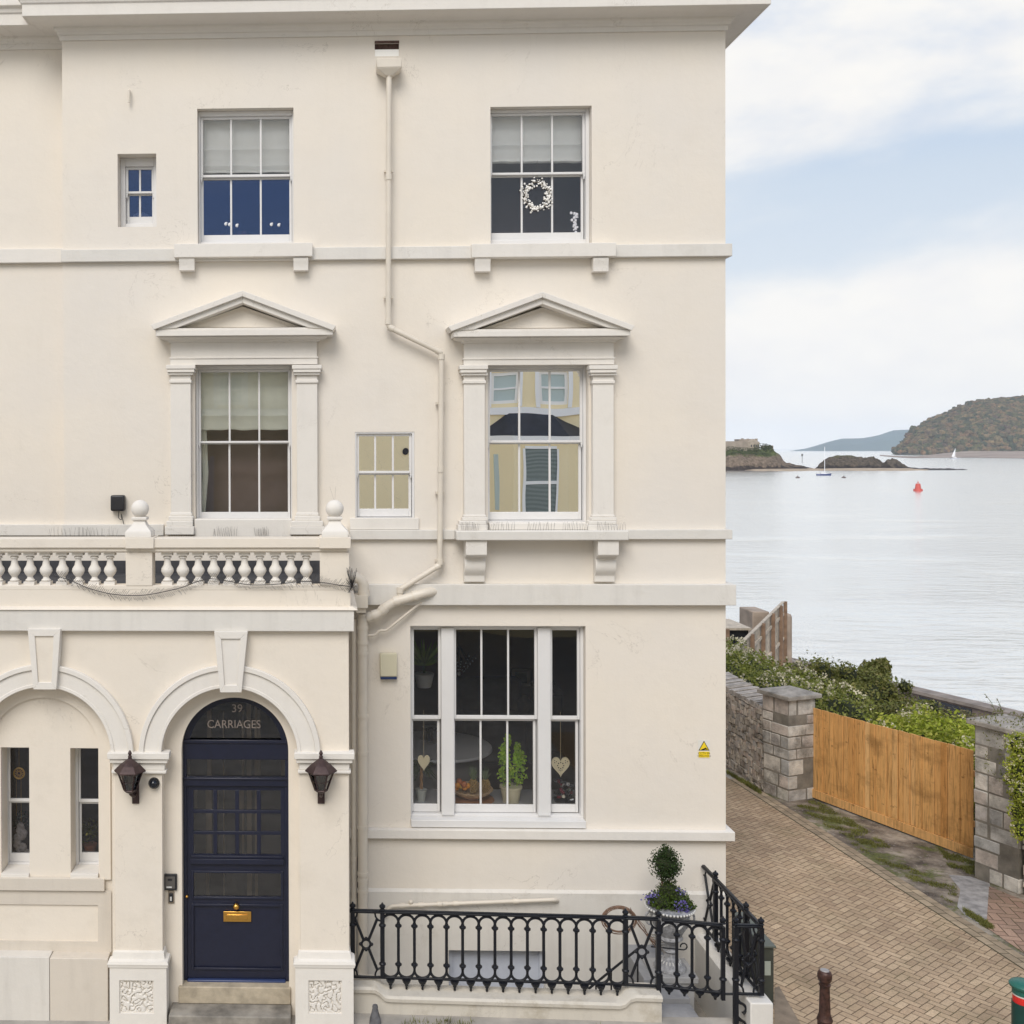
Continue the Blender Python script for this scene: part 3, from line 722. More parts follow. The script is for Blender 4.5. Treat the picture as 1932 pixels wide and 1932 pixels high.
MB().box(gx0, gx1, YL_ + .01, YL_ + .013, gz0, gz1).box(gx0, gx1, YL_ + .01, YL_ + .013, hz0, hz1).build('door_glass', GLDOOR, door)
MB().box(lx0, lx1, YL_ - .05, YL_, zd0 + .002, zz_(1847)).build('drip_bar', NAVYL, door, bevel=.012)
kx, kz = W(446, 1707, Y1); MB().lathe((0, 0, 0), [(.014, 0), (.014, .02)], 8).build('x', BRASS) if False else None
def knob(px, py, r, mat, par, name, Y):
    x, z = W(px, py, Y)
    b = MB(); b.tube([(x, Y, z), (x, Y - r * .8, z)], r * .45, 12); b.ball((x, Y - r * 1.2, z), r, 16); return b.build(name, mat, par, smooth=True)
knob(446, 1707, .033, BRASS, door, 'door_knob', YL_); knob(353, 1690, .016, BRASS, door, 'lock_cylinder', YL_)
q = rect(421.6, 1719, 474, 1738.5, YL_); MB().box(q[0], q[1], YL_ - .012, YL_, q[2], q[3]).box(q[0] + .035, q[1] - .035, YL_ - .02, YL_ - .0121, q[2] + .028, q[3] - .028).build('letter_plate', BRASS, door, bevel=.004)
def text(s_, size, mat, x, y, z, parent, name, rotx=90, rotz=0, ext=.002, align='CENTER'):
    c = bpy.data.curves.new('t', 'FONT'); c.body = s_; c.size = size; c.extrude = ext; c.align_x = align; c.align_y = 'CENTER'
    o = bpy.data.objects.new('t', c); C.objects.link(o); bpy.context.view_layer.update()
    me = bpy.data.meshes.new_from_object(o); bpy.data.objects.remove(o)
    me.materials.clear(); me.materials.append(mat); me.name = name
    t = bpy.data.objects.new(name, me); C.objects.link(t)
    t.rotation_euler = (R(rotx), 0, R(rotz)); t.parent = parent; t.location = Vector((x, y, z)) - Vector(ORG[parent.name]); return t
SILV = plain('etched_silver', (.25, .21, .185), .5)
tx, tz = W(447, 1338, Y1); text('39', .115, SILV, tx, Y1 + .022, tz, door, 'house_number')
tx, tz = W(441, 1368, Y1); t_ = text('CARRIAGES', .118, SILV, tx, Y1 + .022, tz, door, 'house_name'); t_.scale = (.9, 1, 1)
# hall behind the door: pale curtain folds and a rail
b = MB(); 
for i in range(40):
    xa = x0 - .05 + i * .028
    if rnd.random() < .3: b.box(xa, xa + rnd.uniform(.01, .05), YD + .5 + (i % 3) * .05, YD + .52 + (i % 3) * .05, rnd.choice((.4, 1.4, 1.9)), rnd.choice((2.2, 2.95, 3.3)))
b.build('hall_panelling', plain('hall_wood', (.38, .30, .22), .7), house)
# ================================================ PIPES (parts of the house)
def px_path(pts, Y):
    return [P(p[0], p[1], p[2] if len(p) > 2 else Y) for p in pts]
def smooth_path(pts, r=.06, n=4):
    out = [pts[0]]
    for i in range(1, len(pts) - 1):
        a, b_, c = pts[i - 1], pts[i], pts[i + 1]
        d1 = (a - b_); d2 = (c - b_); k = min(r, d1.length * .45, d2.length * .45)
        p0 = b_ + d1.normalized() * k; p1 = b_ + d2.normalized() * k
        for j in range(n + 1):
            t = j / n; out.append(p0 * (1 - t) ** 2 + b_ * 2 * t * (1 - t) + p1 * t * t)
    out.append(pts[-1]); return out
def collars(b, pts, r, spots):
    for a, c, t in spots:
        p = pts[a].lerp(pts[c], t); d = (pts[c] - pts[a]).normalized(); b.tube([p - d * .03, p + d * .03], r, 14)
b = MB()
pa = px_path([(734, 130), (732.5, 617), (833, 665.5), (830, 1066), (755, 1112), (754, 1127)], -.115)
b.tube(smooth_path(pa), .031, 14)
collars(b, pa, .038, [(0, 1, .02), (0, 1, .42), (0, 1, .98), (1, 2, .05), (1, 2, .95), (2, 3, .02), (2, 3, .55), (2, 3, .985), (3, 4, .05), (4, 5, .1)])
for (x_, y_) in ((733.5, 321), (733, 560), (831.5, 760), (831, 930), (830.5, 1058)):
    p = P(x_, y_, -.115); b.box(p.x - .05, p.x + .05, -.09, -.02, p.z - .012, p.z + .012)
dp = b.build('downpipe', PIPE, house, smooth=True)
q = rect(711, 109, 758, 127, -.20)
b = MB(); b.box(q[0], q[1], -.20, -.005, q[2], q[3]); b.sweep([(0, 0)], [(0, 0, 0, 0)]) if False else None
xm = (q[0] + q[1]) / 2
vs = []
for (hx, y0, z) in (((q[1] - q[0]) / 2, -.20, q[2]), (.04, -.15, q[2] - .075)):
    vs += [(xm - hx, y0, z), (xm + hx, y0, z), (xm + hx, -.01 if z == q[2] else -.07, z), (xm - hx, -.01 if z == q[2] else -.07, z)]
b.add(vs, [(0, 1, 2, 3), (7, 6, 5, 4), (0, 4, 5, 1), (1, 5, 6, 2), (2, 6, 7, 3), (3, 7, 4, 0)])
b.build('hopper', PIPE, dp, bevel=.008)
b = MB()
pb = px_path([(822, 1115, -.03), (805, 1118, -.13), (745, 1135), (727, 1146), (715, 1158), (690, 1166)], -.14)
b.tube(smooth_path(pb, .08), .052, 16); collars(b, pb, .06, [(1, 2, .35), (1, 2, .95), (3, 4, .3), (4, 5, .3), (4, 5, .75)])
pc = px_path([(684.5, 1158), (684.5, 2050)], -.14)
b.tube(pc, .055, 16)
for y_ in (1168, 1184, 1212, 1232, 1350, 1420, 1648, 1660, 1680, 1560):
    p = P(684.5, y_, -.14); b.tube([p - Vector((0, 0, .02)), p + Vector((0, 0, .02))], .063, 16)
b.build('soil_stack', PIPE, house, smooth=True)
b = MB(); pd_ = px_path([(795, 1136, -.08), (728, 1190), (716, 1189), (708, 1198), (690, 1199)], -.09); b.tube(smooth_path(pd_, .03), .0155, 10); b.build('waste_pipe', PIPE, house, smooth=True)
b = MB(); pe = px_path([(661, 1089, -.25), (676, 1090, -.25), (686, 1100, -.25), (687, 1124, -.25)], -.25); b.tube(smooth_path(pe, .07), .06, 14); collars(b, pe, .068, [(2, 3, .8)])
q = rect(668.5, 1123, 694, 1146, -.3); b.box(q[0], q[1], -.34, -.12, q[2], q[3]); b.box(q[0] + .02, q[1] - .02, -.30, -.14, q[2] - .06, q[2])
b.build('hopper', PIPE, house, smooth=True)
b = MB(); pf = px_path([(668, 1168), (667.5, 1960)], -.11); b.tube(pf, .030, 12)
for y_ in (1300, 1420, 1620, 1700): p = P(667.8, y_, -.11); b.tube([p - Vector((0, 0, .025)), p + Vector((0, 0, .025))], .036, 12)
b.build('downpipe', PIPE, house, smooth=True)
b = MB(); pg = px_path([(724, 1728), (736, 1710), (750, 1709), (1048, 1697.5), (1052, 1700, -.03)], -.10); b.tube(smooth_path(pg, .04), .0215, 12)
collars(b, pg, .028, [(2, 3, .03), (2, 3, .15), (2, 3, .27), (2, 3, .30), (2, 3, .37), (2, 3, .75)]); p = P(775, 1702, -.10); b.ball(p, .028, 10)
b.build('overflow_pipe', PIPE, house, smooth=True)
b = MB(); b.tube(px_path([(672, 1195), (671.5, 1700), (672, 2000)], -.06), .006, 6); b.tube(px_path([(677, 1560, -.08), (674, 1640, -.1), (675.5, 1720, -.09)], -.08), .004, 6); b.build('cable', BLACKM, house)
b = MB(); pp_ = P(244, 170, -.08); b.tube([P(244, 169, -.02), P(244, 171, -.05), P(243.4, 193, -.05)], .012, 8); b.build('vent_stub', PIPE, house, smooth=True)

# bird spikes
SPK = plain('spike_steel', (.30, .28, .26), .4, .6)
def spikes(px0, px1, py, Y, z, n, parent, hgt=.09):
    b = MB()
    for i in range(n):
        x = W(px0 + (px1 - px0) * i / max(1, n - 1), py, Y)[0]
        for k in range(2):
            dx = rnd.uniform(-.02, .02); dy = rnd.uniform(-.03, .03)
            b.tube([(x, Y, z), (x + dx, Y + dy, z + hgt * rnd.uniform(.8, 1.15))], .0013, 3, cap=False)
    return b.build('bird_spikes', SPK, parent)
zs_ = ORG and rect(861, 1001.5, 1187, 1020, -.25)[3]
for a_, c_ in ((872, 902), (920, 970), (995, 1045), (1062, 1108), (1128, 1180)): spikes(a_, c_, 1000, -.19, zs_, 11, house)
for a_, c_ in ((95, 170), (150, 220), (320, 365), (402, 446), (482, 506), (550, 576)):
    spikes(a_, c_, 1012, -.12, W(440, 1012, -.12)[1], 11, house, .1)
for (bx, by) in ((631.5, 942),):
    b = MB(); X, Z = W(bx, by, YP + .06)
    for dx in (-.05, .01): b.tube([(X, YP + .06, Z - .03), (X + dx, YP + .05, Z + .13)], .0009, 3, cap=False)
    b.build('bird_spikes', SPK, house)

# ================================================ FIXTURES (things)
def boxthing(name, mat, px, Y, d, label, cat, bevel=.006, extra=None):
    q = rect(*px, Y - d); b = MB().box(q[0], q[1], Y - d, Y, q[2], q[3])
    o = b.build(name, mat, org=((q[0] + q[1]) / 2, Y, q[2]), bevel=bevel); tag(o, label, cat); return o, q
t = thing('alarm_box', P(733, 1280, 0), 'cream burglar alarm box with dark blue base on the wall beside the three-part window', 'alarm box')
q = rect(717, 1233, 749.5, 1277, -.07); MB().box(q[0], q[1], -.07, -.002, q[2], q[3]).build('cover', plain('alarm_cream', (.62, .58, .43), .5), t, bevel=.01)
MB().box(q[0] + .006, q[1] - .004, -.065, -.002, q[2] - .032, q[2] - .001).build('base', plain('alarm_blue', (.02, .04, .12), .4), t, bevel=.006)
t = thing('wall_speaker', P(221, 965, 0), 'small black outdoor speaker with trailing cable on the upper wall above the balustrade', 'speaker')
q = rect(208, 934.5, 234.5, 964.5, -.10); MB().box(q[0], q[1], -.10, -.002, q[2], q[3]).build('casing', BLACKM, t, bevel=.02, seg=3)
b = MB(); b.tube(smooth_path([Vector((q[0] + .09, -.05, q[2])), Vector((q[0] + .08, -.05, q[2] - .08)), Vector((q[0] + .12, -.04, q[2] - .11)), Vector((q[0] + .11, -.03, q[2] - .02)), Vector((q[0] + .15, -.02, q[2] - .2))], .03), .004, 5); b.build('cable', BLACKM, t)
t = thing('camera_dome', P(290, 1478, YP - .02), 'round black glossy camera dome on the pilaster just right of the left lantern', 'camera')
X, Z = W(290, 1478.5, YP - .05); b = MB(); b.tube([(X, YP - .02, Z), (X, YP - .045, Z)], .055, 20); b.build('mount', BLACKM, t, smooth=True)
MB().ball((X, YP - .055, Z), .047, 20).build('dome', plain('dome_glass', (.01, .012, .018), .08), t, smooth=True)
# intercom
t = thing('entry_panel', P(321, 1680, YD), 'dark grey door entry intercom panel with keypad reader below it, left of the navy door', 'intercom')
yy = YD
q = rect(308.5, 1650, 333.5, 1680, yy - .03); MB().box(q[0], q[1], yy - .03, yy - .001, q[2], q[3]).build('hood', BLACKM, t, bevel=.006)
MB().box(q[0] + .018, q[1] - .018, yy - .036, yy - .031, q[2] + .02, q[3] - .02).build('face_plate', plain('plate_grey', (.16, .15, .14), .4, .5), t, bevel=.002)
MB().box(q[0] + .03, q[1] - .05, yy - .039, yy - .0361, q[2] + .028, q[2] + .042).build('name_label', plain('label_white', (.7, .7, .68), .5), t)
MB().box(q[0] + .045, q[1] - .045, yy - .039, yy - .0361, q[3] - .06, q[3] - .04).build('speaker_grille', BLACKM, t)
q = rect(317, 1681.5, 328.5, 1705, yy - .02); MB().box(q[0], q[1], yy - .015, yy - .001, q[2], q[3]).build('reader_plate', plain('steel_brown', (.30, .25, .20), .4, .5), t, bevel=.002)
MB().box(q[0] + .012, q[1] - .012, yy - .03, yy - .0151, q[2] + .02, q[3] - .02).build('reader', BLACKM, t, bevel=.003)
MB().box(q[0] + .022, q[1] - .022, yy - .034, yy - .0301, q[2] + .034, q[2] + .075).build('keyhole', plain('label_white2', (.6, .6, .58), .4), t)
# CCTV sign
YEL = plain('sign_yellow', (.85, .62, .02), .45); BLK = plain('sign_black', (.015, .015, .015), .5)
t = thing('warning_sign', P(1328, 1430, 0), 'small white, yellow and black surveillance warning sign near the right corner of the house', 'sign')
q = rect(1317, 1396.5, 1339.5, 1430, -.004); MB().box(q[0], q[1], -.004, -.001, q[2], q[3]).build('board', plain('sign_white', (.72, .70, .64), .5), t)
xm = (q[0] + q[1]) / 2; tw = (q[1] - q[0]) * .46; zt = q[3] - .006; zb = q[2] + (q[3] - q[2]) * .42
def tri(k, y0, y1, mat, nm):
    cz = (zt + 2 * zb) / 3; MB().prism([(xm, cz + (zt - cz) * k), (xm - tw * k, cz + (zb - cz) * k), (xm + tw * k, cz + (zb - cz) * k)], y0, y1).build(nm, mat, t)
tri(1, -.0055, -.0041, BLK, 'triangle_border'); tri(.80, -.007, -.0056, YEL, 'triangle')
b = MB(); b.add([(xm + a, y, zb + c) for y in (-.0085, -.0071) for a, c in ((-.032, .012), (.022, .034), (.030, .018), (-.024, -.002 + .004))], [(0, 1, 2, 3), (7, 6, 5, 4), (0, 4, 5, 1), (1, 5, 6, 2), (2, 6, 7, 3), (3, 7, 4, 0)]); b.box(xm + .02, xm + .04, -.0085, -.0071, zb + .012, zb + .02); b.build('camera_symbol', BLK, t)
MB().box(q[0] + .006, q[1] - .006, -.0055, -.0041, q[2] + .005, zb - .012).build('text_panel', YEL, t)
text('CCTV IN', .034, BLK, xm, -.006, q[2] + .052, t, 'lettering', ext=.0005); text('OPERATION', .026, BLK, xm, -.006, q[2] + .022, t, 'lettering', ext=.0005)

# wall lanterns
def lantern(px, label, lean):
    X0, zb = W(px, 1516, YP - .03)
    Yw = YP - .02; yc = YP - .17
    sc = (12.12 + yc) / 2000
    def xz(x, y): return W(x, y, yc)
    t = thing('wall_lantern', (X0, Yw, zb), label, 'wall lantern', 'copper roofed lanterns either side of the door')
    X = X0 - lean * .03
    zr = xz(px, 1422)[1]; zroof = xz(px, 1451)[1]; zbody = xz(px, 1490)[1]
    b = MB(); b.box(X0 - .035, X0 + .035, Yw - .02, Yw, zb, zb + .20); b.build('wall_plate', COPPER, t, bevel=.004)
    b = MB(); b.tube(smooth_path([Vector((X0, Yw - .01, zb + .10)), Vector((X0, Yw - .09, zb + .09)), Vector((X, yc, zb + .14)), Vector((X, yc, zbody))], .05), .014, 8); b.build('bracket', COPPER, t, smooth=True)
    a = math.pi / 6
    # roof: six sided, concave
    b = MB(); b.lathe((X, yc, zroof), [(.155, -.025), (.158, -.012), (.10, .045), (.055, .078), (.02, .105)], 6); b.lathe((X, yc, zroof), [(.02, .10), (.02, .13), (.012, .135), (.022, .155), (.006, .185)], 8)
    b.build('roof', COPPER, t, bevel=.003)
    b = MB(); rt, rb = .125, .062; h = zroof - .025 - zbody
    for i in range(6):
        an = 2 * math.pi * i / 6; an2 = an + math.pi / 3
        p0 = Vector((X + rb * math.cos(an), yc + rb * math.sin(an), zbody)); p1 = Vector((X + rt * math.cos(an), yc + rt * math.sin(an), zroof - .025))
        q0 = Vector((X + rb * math.cos(an2), yc + rb * math.sin(an2), zbody)); q1 = Vector((X + rt * math.cos(an2), yc + rt * math.sin(an2), zroof - .025))
        b.tube([p0, p1], .0065, 6); b.tube([p1, q1], .006, 5); b.tube([p0, q0], .008, 5); b.tube([p0.lerp(p1, .5), q0.lerp(q1, .5)], .003, 4)
    b.lathe((X, yc, zbody - .03), [(.03, 0), (.065, .02), (.066, .034)], 6); b.build('frame', COPPER, t)
    b = MB(); b.lathe((X, yc, zbody), [(rb - .004, 0), (rt - .006, h)], 6); b.build('glass', glass('lantern_glass', .06, (.35, .33, .30)), t)
    b = MB(); b.lathe((X, yc, zbody), [(.018, 0), (.018, .07), (.02, .075), (.028, .11), (.016, .15)], 12); b.build('bulb', plain('bulb_white', (.5, .48, .42), .3), t, smooth=True)
lantern(256, 'wall lantern with dented copper roof on the pilaster left of the navy door', 1)
lantern(606, 'wall lantern with copper roof on the pilaster right of the navy door', 0)

# garland of dead fairy-light wire along the balustrade
GPT = [(95, 1084), (118, 1090), (138, 1097), (166, 1110), (208, 1121), (242, 1124), (277, 1123), (312, 1116), (346, 1108), (374, 1096), (398, 1091), (430, 1096), (468, 1104), (520, 1103), (572, 1096), (610, 1099), (640, 1104), (664, 1107)]
yg = YP - .06
gp = [P(x, y, yg) for x, y in GPT]
b = MB(); b.tube(smooth_path(gp, .1, 3), .004, 5)
tot = 0
for i in range(len(gp) - 1):
    a_, c_ = gp[i], gp[i + 1]; n = int((c_ - a_).length / .009)
    for k in range(n):
        p = a_.lerp(c_, k / n); ang = rnd.uniform(-.9, .9) + (0 if k % 2 else math.pi); l = rnd.uniform(.035, .075)
        q_ = p + Vector((.6 * l, rnd.uniform(-.5, .3) * l, l * math.cos(ang) * .9)); b.tube([p, q_], .0019, 3, cap=False)
e = gp[-1]
for k in range(70): b.tube([e, e + Vector((rnd.uniform(-.06, .05), rnd.uniform(-.06, .02), rnd.uniform(-.07, .2)))], .0019, 3, cap=False)
o = b.build('garland', plain('garland_wire', (.03, .028, .03), .6), org=tuple(gp[9])); tag(o, 'spiky black wire garland draped along the front of the balustrade', 'garland')

# ================================================ AREA, LOW WALL, RAILINGS
ZR = .99
RP = [G(x, y, ZR) for x, y in ((660, 1717.5), (1180, 1730.5), (1242, 1733), (1364, 1745), (1388, 1745.5), (1436, 1746.5))]
RP[0] = (XPR + .01, RP[0][1])
xa = RP[5][0]
AX0, AX1 = XPR, xa - .06      # area well
yW = RP[0][1]                 # wall centre line left
def yline(x): a_, b_ = RP[0], RP[1]; return a_[1] + (b_[1] - a_[1]) * (x - a_[0]) / (b_[0] - a_[0])
# low front wall: top profile dips between raised ends
xe = RP[2][0]
b = MB()
def prof_top(x):
    d0 = x - W(708, 1870, -1.4)[0]; d1 = W(1195, 1870, -1.5)[0] - x
    k = max(0, min(1, min(d0, d1) / .12)); return .275 - .085 * (k * k * (3 - 2 * k))
n = 60; vs = []
for i in range(n + 1):
    x = AX0 + (xe - AX0) * i / n; y = yline(x); zt = prof_top(x)
    for (dy, z) in ((-.12, -.3), (-.12, zt - .07), (-.15, zt - .055), (-.155, zt - .02), (-.13, zt), (.12, zt), (.12, -1.5)): vs.append((x, y + dy, z))
fs = []
for i in range(n):
    for k in range(6): a = i * 7 + k; fs.append((a, a + 1, a + 8, a + 7))
fs += [tuple(range(7)), tuple(n * 7 + 6 - k for k in range(7))]
o = b.add(vs, fs).build('low_wall', LOWWALL, org=((AX0 + xe) / 2, yW, 0), smooth=True); tag(o, 'low cream painted stone wall under the front railings, stained with rust', 'wall')
# return wall under the side railings and its end pier
b = MB(); vs = []; n = 14
for i in range(n + 1):
    y = -.001 + (RP[5][1] + .25) * i / n; zt = .22 + .06 * math.sin(i / n * math.pi) * 0
    vs += [(xa - .13, y, -1.5), (xa - .13, y, zt - .03), (xa - .10, y, zt), (xa + .10, y, zt), (xa + .13, y, zt - .03), (xa + .13, y, -.3)]
fs = [(i * 6 + k, i * 6 + k + 1, i * 6 + k + 7, i * 6 + k + 6) for i in range(n) for k in range(5)] + [tuple(range(6)), tuple(n * 6 + 5 - k for k in range(6))]
t = thing('return_wall', (xa, -.8, 0), 'whitewashed low wall under the side railings, with a square white end pier', 'wall')
b.add(vs, fs).build('wall', TRIMG, t, smooth=True)
q = rect(1416, 1893, 1459.5, 1990, RP[5][1] - .10)
MB().box(q[0], q[1], RP[5][1] - .10, RP[5][1] + .26, -.3, q[3]).build('end_pier', TRIMG, t, bevel=.012)

# railings
def lerp2(a, b, t): return (a[0] + (b[0] - a[0]) * t, a[1] + (b[1] - a[1]) * t)
H = .685
BARM = None
def bar_mb():
    b = MB(); b.tube([(0, 0, ZR - H + .11), (0, 0, ZR - .11)], .0155, 10)
    for z in (ZR - .145, ZR - H + .145):
        b.lathe((0, 0, z), [(.013, -.035), (.019, -.024), (.018, -.018), (.034, -.007), (.034, .007), (.018, .018), (.019, .024), (.013, .035)], 12)
    return b
def arch_mb(s, zlo=ZR - H, foot=.10):
    b = MB(); r = s / 2
    for sg, zc in (((1, ZR - .025 - r),) if foot is None else ((-1, ZR - H + .005 + r),)):
        pts = [(-r, 0, zc - sg * .045)] + [(-r * math.cos(a), 0, zc + sg * (r - .006) * math.sin(a)) for a in [math.pi * k / 12 for k in range(13)]] + [(r, 0, zc - sg * .045)]
        b.tube(pts, .0135, 7)
    if foot is None: return b
    z = ZR - H - .005
    b.lathe((0, 0, z - foot), [(.012, 0), (.013, foot * .3), (.020, foot * .38), (.016, foot * .5), (.034, foot * .62), (.045, foot * .86), (.045, foot)], 8)
    return b
def panel(parent, A, B, n, kind='bars', name_rail=True, foot=.10, posts=(True, True)):
    L_ = math.hypot(B[0] - A[0], B[1] - A[1]); u = ((B[0] - A[0]) / L_, (B[1] - A[1]) / L_); rz = math.atan2(u[1], u[0])
    o0 = Vector(ORG[parent.name])
    def place(o, x, y):
        o.location = Vector((x, y, 0)) - o0; o.rotation_euler = (0, 0, rz)
    v = (-u[1], u[0]); c = lerp2(A, B, .5)
    b = MB(); b.obox(c, u, v, L_ / 2, .026, ZR - .018, ZR + .004); b.obox(c, u, v, L_ / 2, .016, ZR + .004, ZR + .014); b.build('handrail', IRON, parent, bevel=.006)
    b = MB(); b.obox(c, u, v, L_ / 2, .014, ZR - H - .006, ZR - H + .016); b.build('bottom_rail', IRON, parent, bevel=.004)
    if kind == 'bars':
        s = L_ / n
        bb = bar_mb().build('baluster', IRON, parent, org=(0, 0, 0), smooth=True); aa = arch_mb(s, foot=foot).build('scallop', IRON, parent, org=(0, 0, 0), smooth=True)
        ab = arch_mb(s, foot=None).build('arch', IRON, parent, org=(0, 0, 0), smooth=True)
        for i in range(n):
            p = lerp2(A, B, (i + .5) / n)
            for src in (aa, ab):
                o = src if i == 0 else src.copy()
                if i: C.objects.link(o)
                place(o, *p)
            if i:
                q = lerp2(A, B, i / n); o = bb if i == 1 else bb.copy()
                if i > 1: C.objects.link(o)
                place(o, *q)
    else:
        b = MB(); cz = ZR - H / 2; w_ = L_ / 2; r = .045
        b.tube([(r * math.cos(a), 0, cz + r * math.sin(a)) for a in [2 * math.pi * k / 20 for k in range(21)]], .012, 8)
        for k in range(4): a = math.pi / 2 * k; b.ball((1.25 * r * math.cos(a), 0, cz + 1.25 * r * math.sin(a)), .018, 10)
        for sx in (-1, 1):
            for sz in (-1, 1):
                b.tube([(sx * r * .6, 0, cz + sz * r), (sx * (w_ - .055), 0, cz + sz * (H / 2 - .085))], .0145, 8)
                b.tube([(sx * (w_ - .015), 0, cz + sz * (H / 2 - .10))] + [(sx * (w_ - .015 - .06 * math.sin(a)), 0, cz + sz * (H / 2 - .10 + .075 * (1 - math.cos(a)))) for a in [math.pi / 2 * k / 4 for k in range(1, 5)]], .010, 6)
        o = b.build('cross_panel', IRON, parent, org=(0, 0, 0), smooth=True); place(o, *c)
def post(parent, p, zb=ZR - H, r=.022, name='post'):
    b = MB(); b.box(p[0] - r, p[0] + r, p[1] - r, p[1] + r, zb, ZR - .018)
    b.lathe((p[0], p[1], ZR + .01), [(.022, 0), (.030, .006), (.018, .016), (.032, .034), (.030, .05), (.012, .062), (.010, .072), (.003, .08)], 12)
    for z in (ZR - .145, ZR - H + .145): b.lathe((p[0], p[1], z), [(.022, -.02), (.036, -.006), (.036, .006), (.022, .02)], 12)
    b.build(name, IRON, parent, smooth=True)
GRP = 'black cast iron railings round the basement area'
t = thing('iron_railing', (RP[0][0], RP[0][1], 0), 'long black cast iron railing with arched tops along the front of the basement area', 'railing', GRP)
k1 = (W(671, 1800, RP[0][1])[0], yline(W(671, 1800, RP[0][1])[0])); xq = W(721.5, 1800, RP[0][1])[0]; k2 = (xq, yline(xq))
panel(t, (RP[0][0], yline(RP[0][0])), k2, 1, 'cross'); panel(t, k2, RP[1], 15); panel(t, RP[1], RP[2], 1, 'cross')
post(t, (RP[0][0] + .03, yline(RP[0][0] + .03))); post(t, k2); post(t, RP[1])
post(t, RP[2], -.25)
tg = thing('iron_gate', (RP[2][0], RP[2][1], 0), 'black cast iron gate with arched tops standing slightly open above the basement steps', 'gate')
g0 = lerp2(RP[2], RP[3], .05)
panel(tg, g0, RP[3], 4, foot=.06); post(tg, RP[3], ZR - H - .06, .018)
tr = thing('iron_railing', (RP[5][0], RP[5][1], 0), 'short black cast iron railing running back from the gate to the house wall', 'railing', GRP)
Bk = (xa - .03, -.03)
def ry(t_): return lerp2(RP[5], Bk, t_)
panel(tr, RP[4], RP[5], 1, 'cross'); post(tr, RP[4], -.25); post(tr, RP[5])
panel(tr, RP[5], ry(.235), 1, 'cross'); panel(tr, ry(.235), ry(.765), 5, foot=.08); panel(tr, ry(.765), Bk, 1, 'cross'); post(tr, ry(.235)); post(tr, ry(.765)); 
# latch bar
b = MB(); b.tube([(RP[3][0], RP[3][1], ZR - H - .0), (RP[4][0], RP[4][1], ZR - H - .0)], .012, 6); b.build('latch', IRON, tg)
# scrolled foot below the short panel
b = MB(); X, Y_ = RP[4]
for z0_ in (.22, .05):
    b.tube([(X + .02, Y_, z0_ + .02)] + [(X + .02 + .08 * math.sin(a), Y_, z0_ - .0 - .06 * (1 - math.cos(a))) for a in [math.pi * k / 10 for k in range(1, 9)]], [.02, .016, .014, .013, .012, .012, .012, .014, .02], 8)
b.build('scroll', IRON, tr, smooth=True)

# floor, inner stairs, pedestal
b = MB(); b.box(AX0, xe, -1.3, -.04, -1.5, -1.42); struct(b.build('area_floor', STEPD))
def tz(y, z): return z
b = MB()
sx0, sx1 = xe + .03, xe + .42
zsteps = []
yy = RP[2][1] + .02
for i in range(3): b.box(sx0, sx1 + .0, yy + .28 * i, yy + .28 * (i + 1) + (.0 if i < 2 else .8), -.6, -.02 - .0 * i + (.0 if i == 0 else .055 * i))
o = b.build('area_steps', plain('grey_step_paint', (.30, .30, .31), .7, var=.15, vscale=6, bmp=.3), bevel=.008); tag(o, 'grey painted steps inside the iron gate leading to the urn', 'steps')
MB_ = MB().box(xe + .42, AX1, RP[3][1] + .0, -.04, -.6, -.5); struct(MB_.build('gutter_floor', STEPD))
ux, uy = 0, 0
yu = -.62
ux = W(1264, 1760, yu)[0]; zped = W(1264, 1826, yu)[1]
PGREY = plain('pedestal_grey', (.36, .355, .35), .7, var=.12, vscale=7, bmp=.2)
t = thing('pedestal', (ux, yu, -.4), 'square grey stone pedestal carrying the flower urn inside the railings', 'pedestal')
MB().box(ux - .20, ux + .20, yu - .18, yu + .2, -.5, zped - .07).build('block', PGREY, t, bevel=.01)
MB().box(ux - .235, ux + .235, yu - .21, yu + .23, zped - .07, zped).build('slab', PGREY, t, bevel=.01)
# urn
URN = plain('urn_grey', (.30, .30, .31), .6, var=.45, vscale=30, bmp=.9, bscale=35)
URNW = plain('urn_white', (.62, .61, .58), .6)
zrim = W(1263, 1709, yu)[1]
Hh = zrim - zped
t = thing('garden_urn', (ux, yu, zped), 'tall grey and white ornamental urn planted with a clipped bush and purple flowers', 'urn')
pr_ = [(.17, 0), (.17, .02), (.15, .05), (.10, .09), (.06, .13), (.05, .17), (.075, .19), (.05, .21), (.055, .27), (.10, .30), (.135, .33), (.12, .36), (.14, .40), (.175, .46), (.19, .54), (.20, .62)]
k = Hh / .66
MB().lathe((ux, yu, zped), [(r_, z_ * k) for r_, z_ in pr_] + [(.245, .645 * k), (.255, .66 * k)], 32).build('bowl', URN, t, smooth=True)
b = MB()
for i in range(44):
    a = 2 * math.pi * i / 44; b.ball((ux + .252 * math.cos(a), yu + .252 * math.sin(a), zrim - .006), .013, 8)
b.build('beaded_rim', URNW, t, smooth=True)
b = MB()
for i in range(7):      # swags and rosettes in relief
    a = 2 * math.pi * i / 7 + .4
    for kk in range(9):
        aa = a + (kk - 4) * .085; rr = .186 + .006; z = zped + k * (.50 + .05 * abs(kk - 4) / 4 * 1.0 - .0)
        b.ball((ux + rr * math.cos(aa), yu + rr * math.sin(aa), z), .016, 6)
    b.ball((ux + .2 * math.cos(a + .42), yu + .2 * math.sin(a + .42), zped + k * .575), .024, 8)
for i in range(20): a = 2 * math.pi * i / 20; b.tube([(ux + .168 * math.cos(a), yu + .168 * math.sin(a), zped + .01), (ux + .095 * math.cos(a), yu + .095 * math.sin(a), zped + .095 * k)], .007, 5)
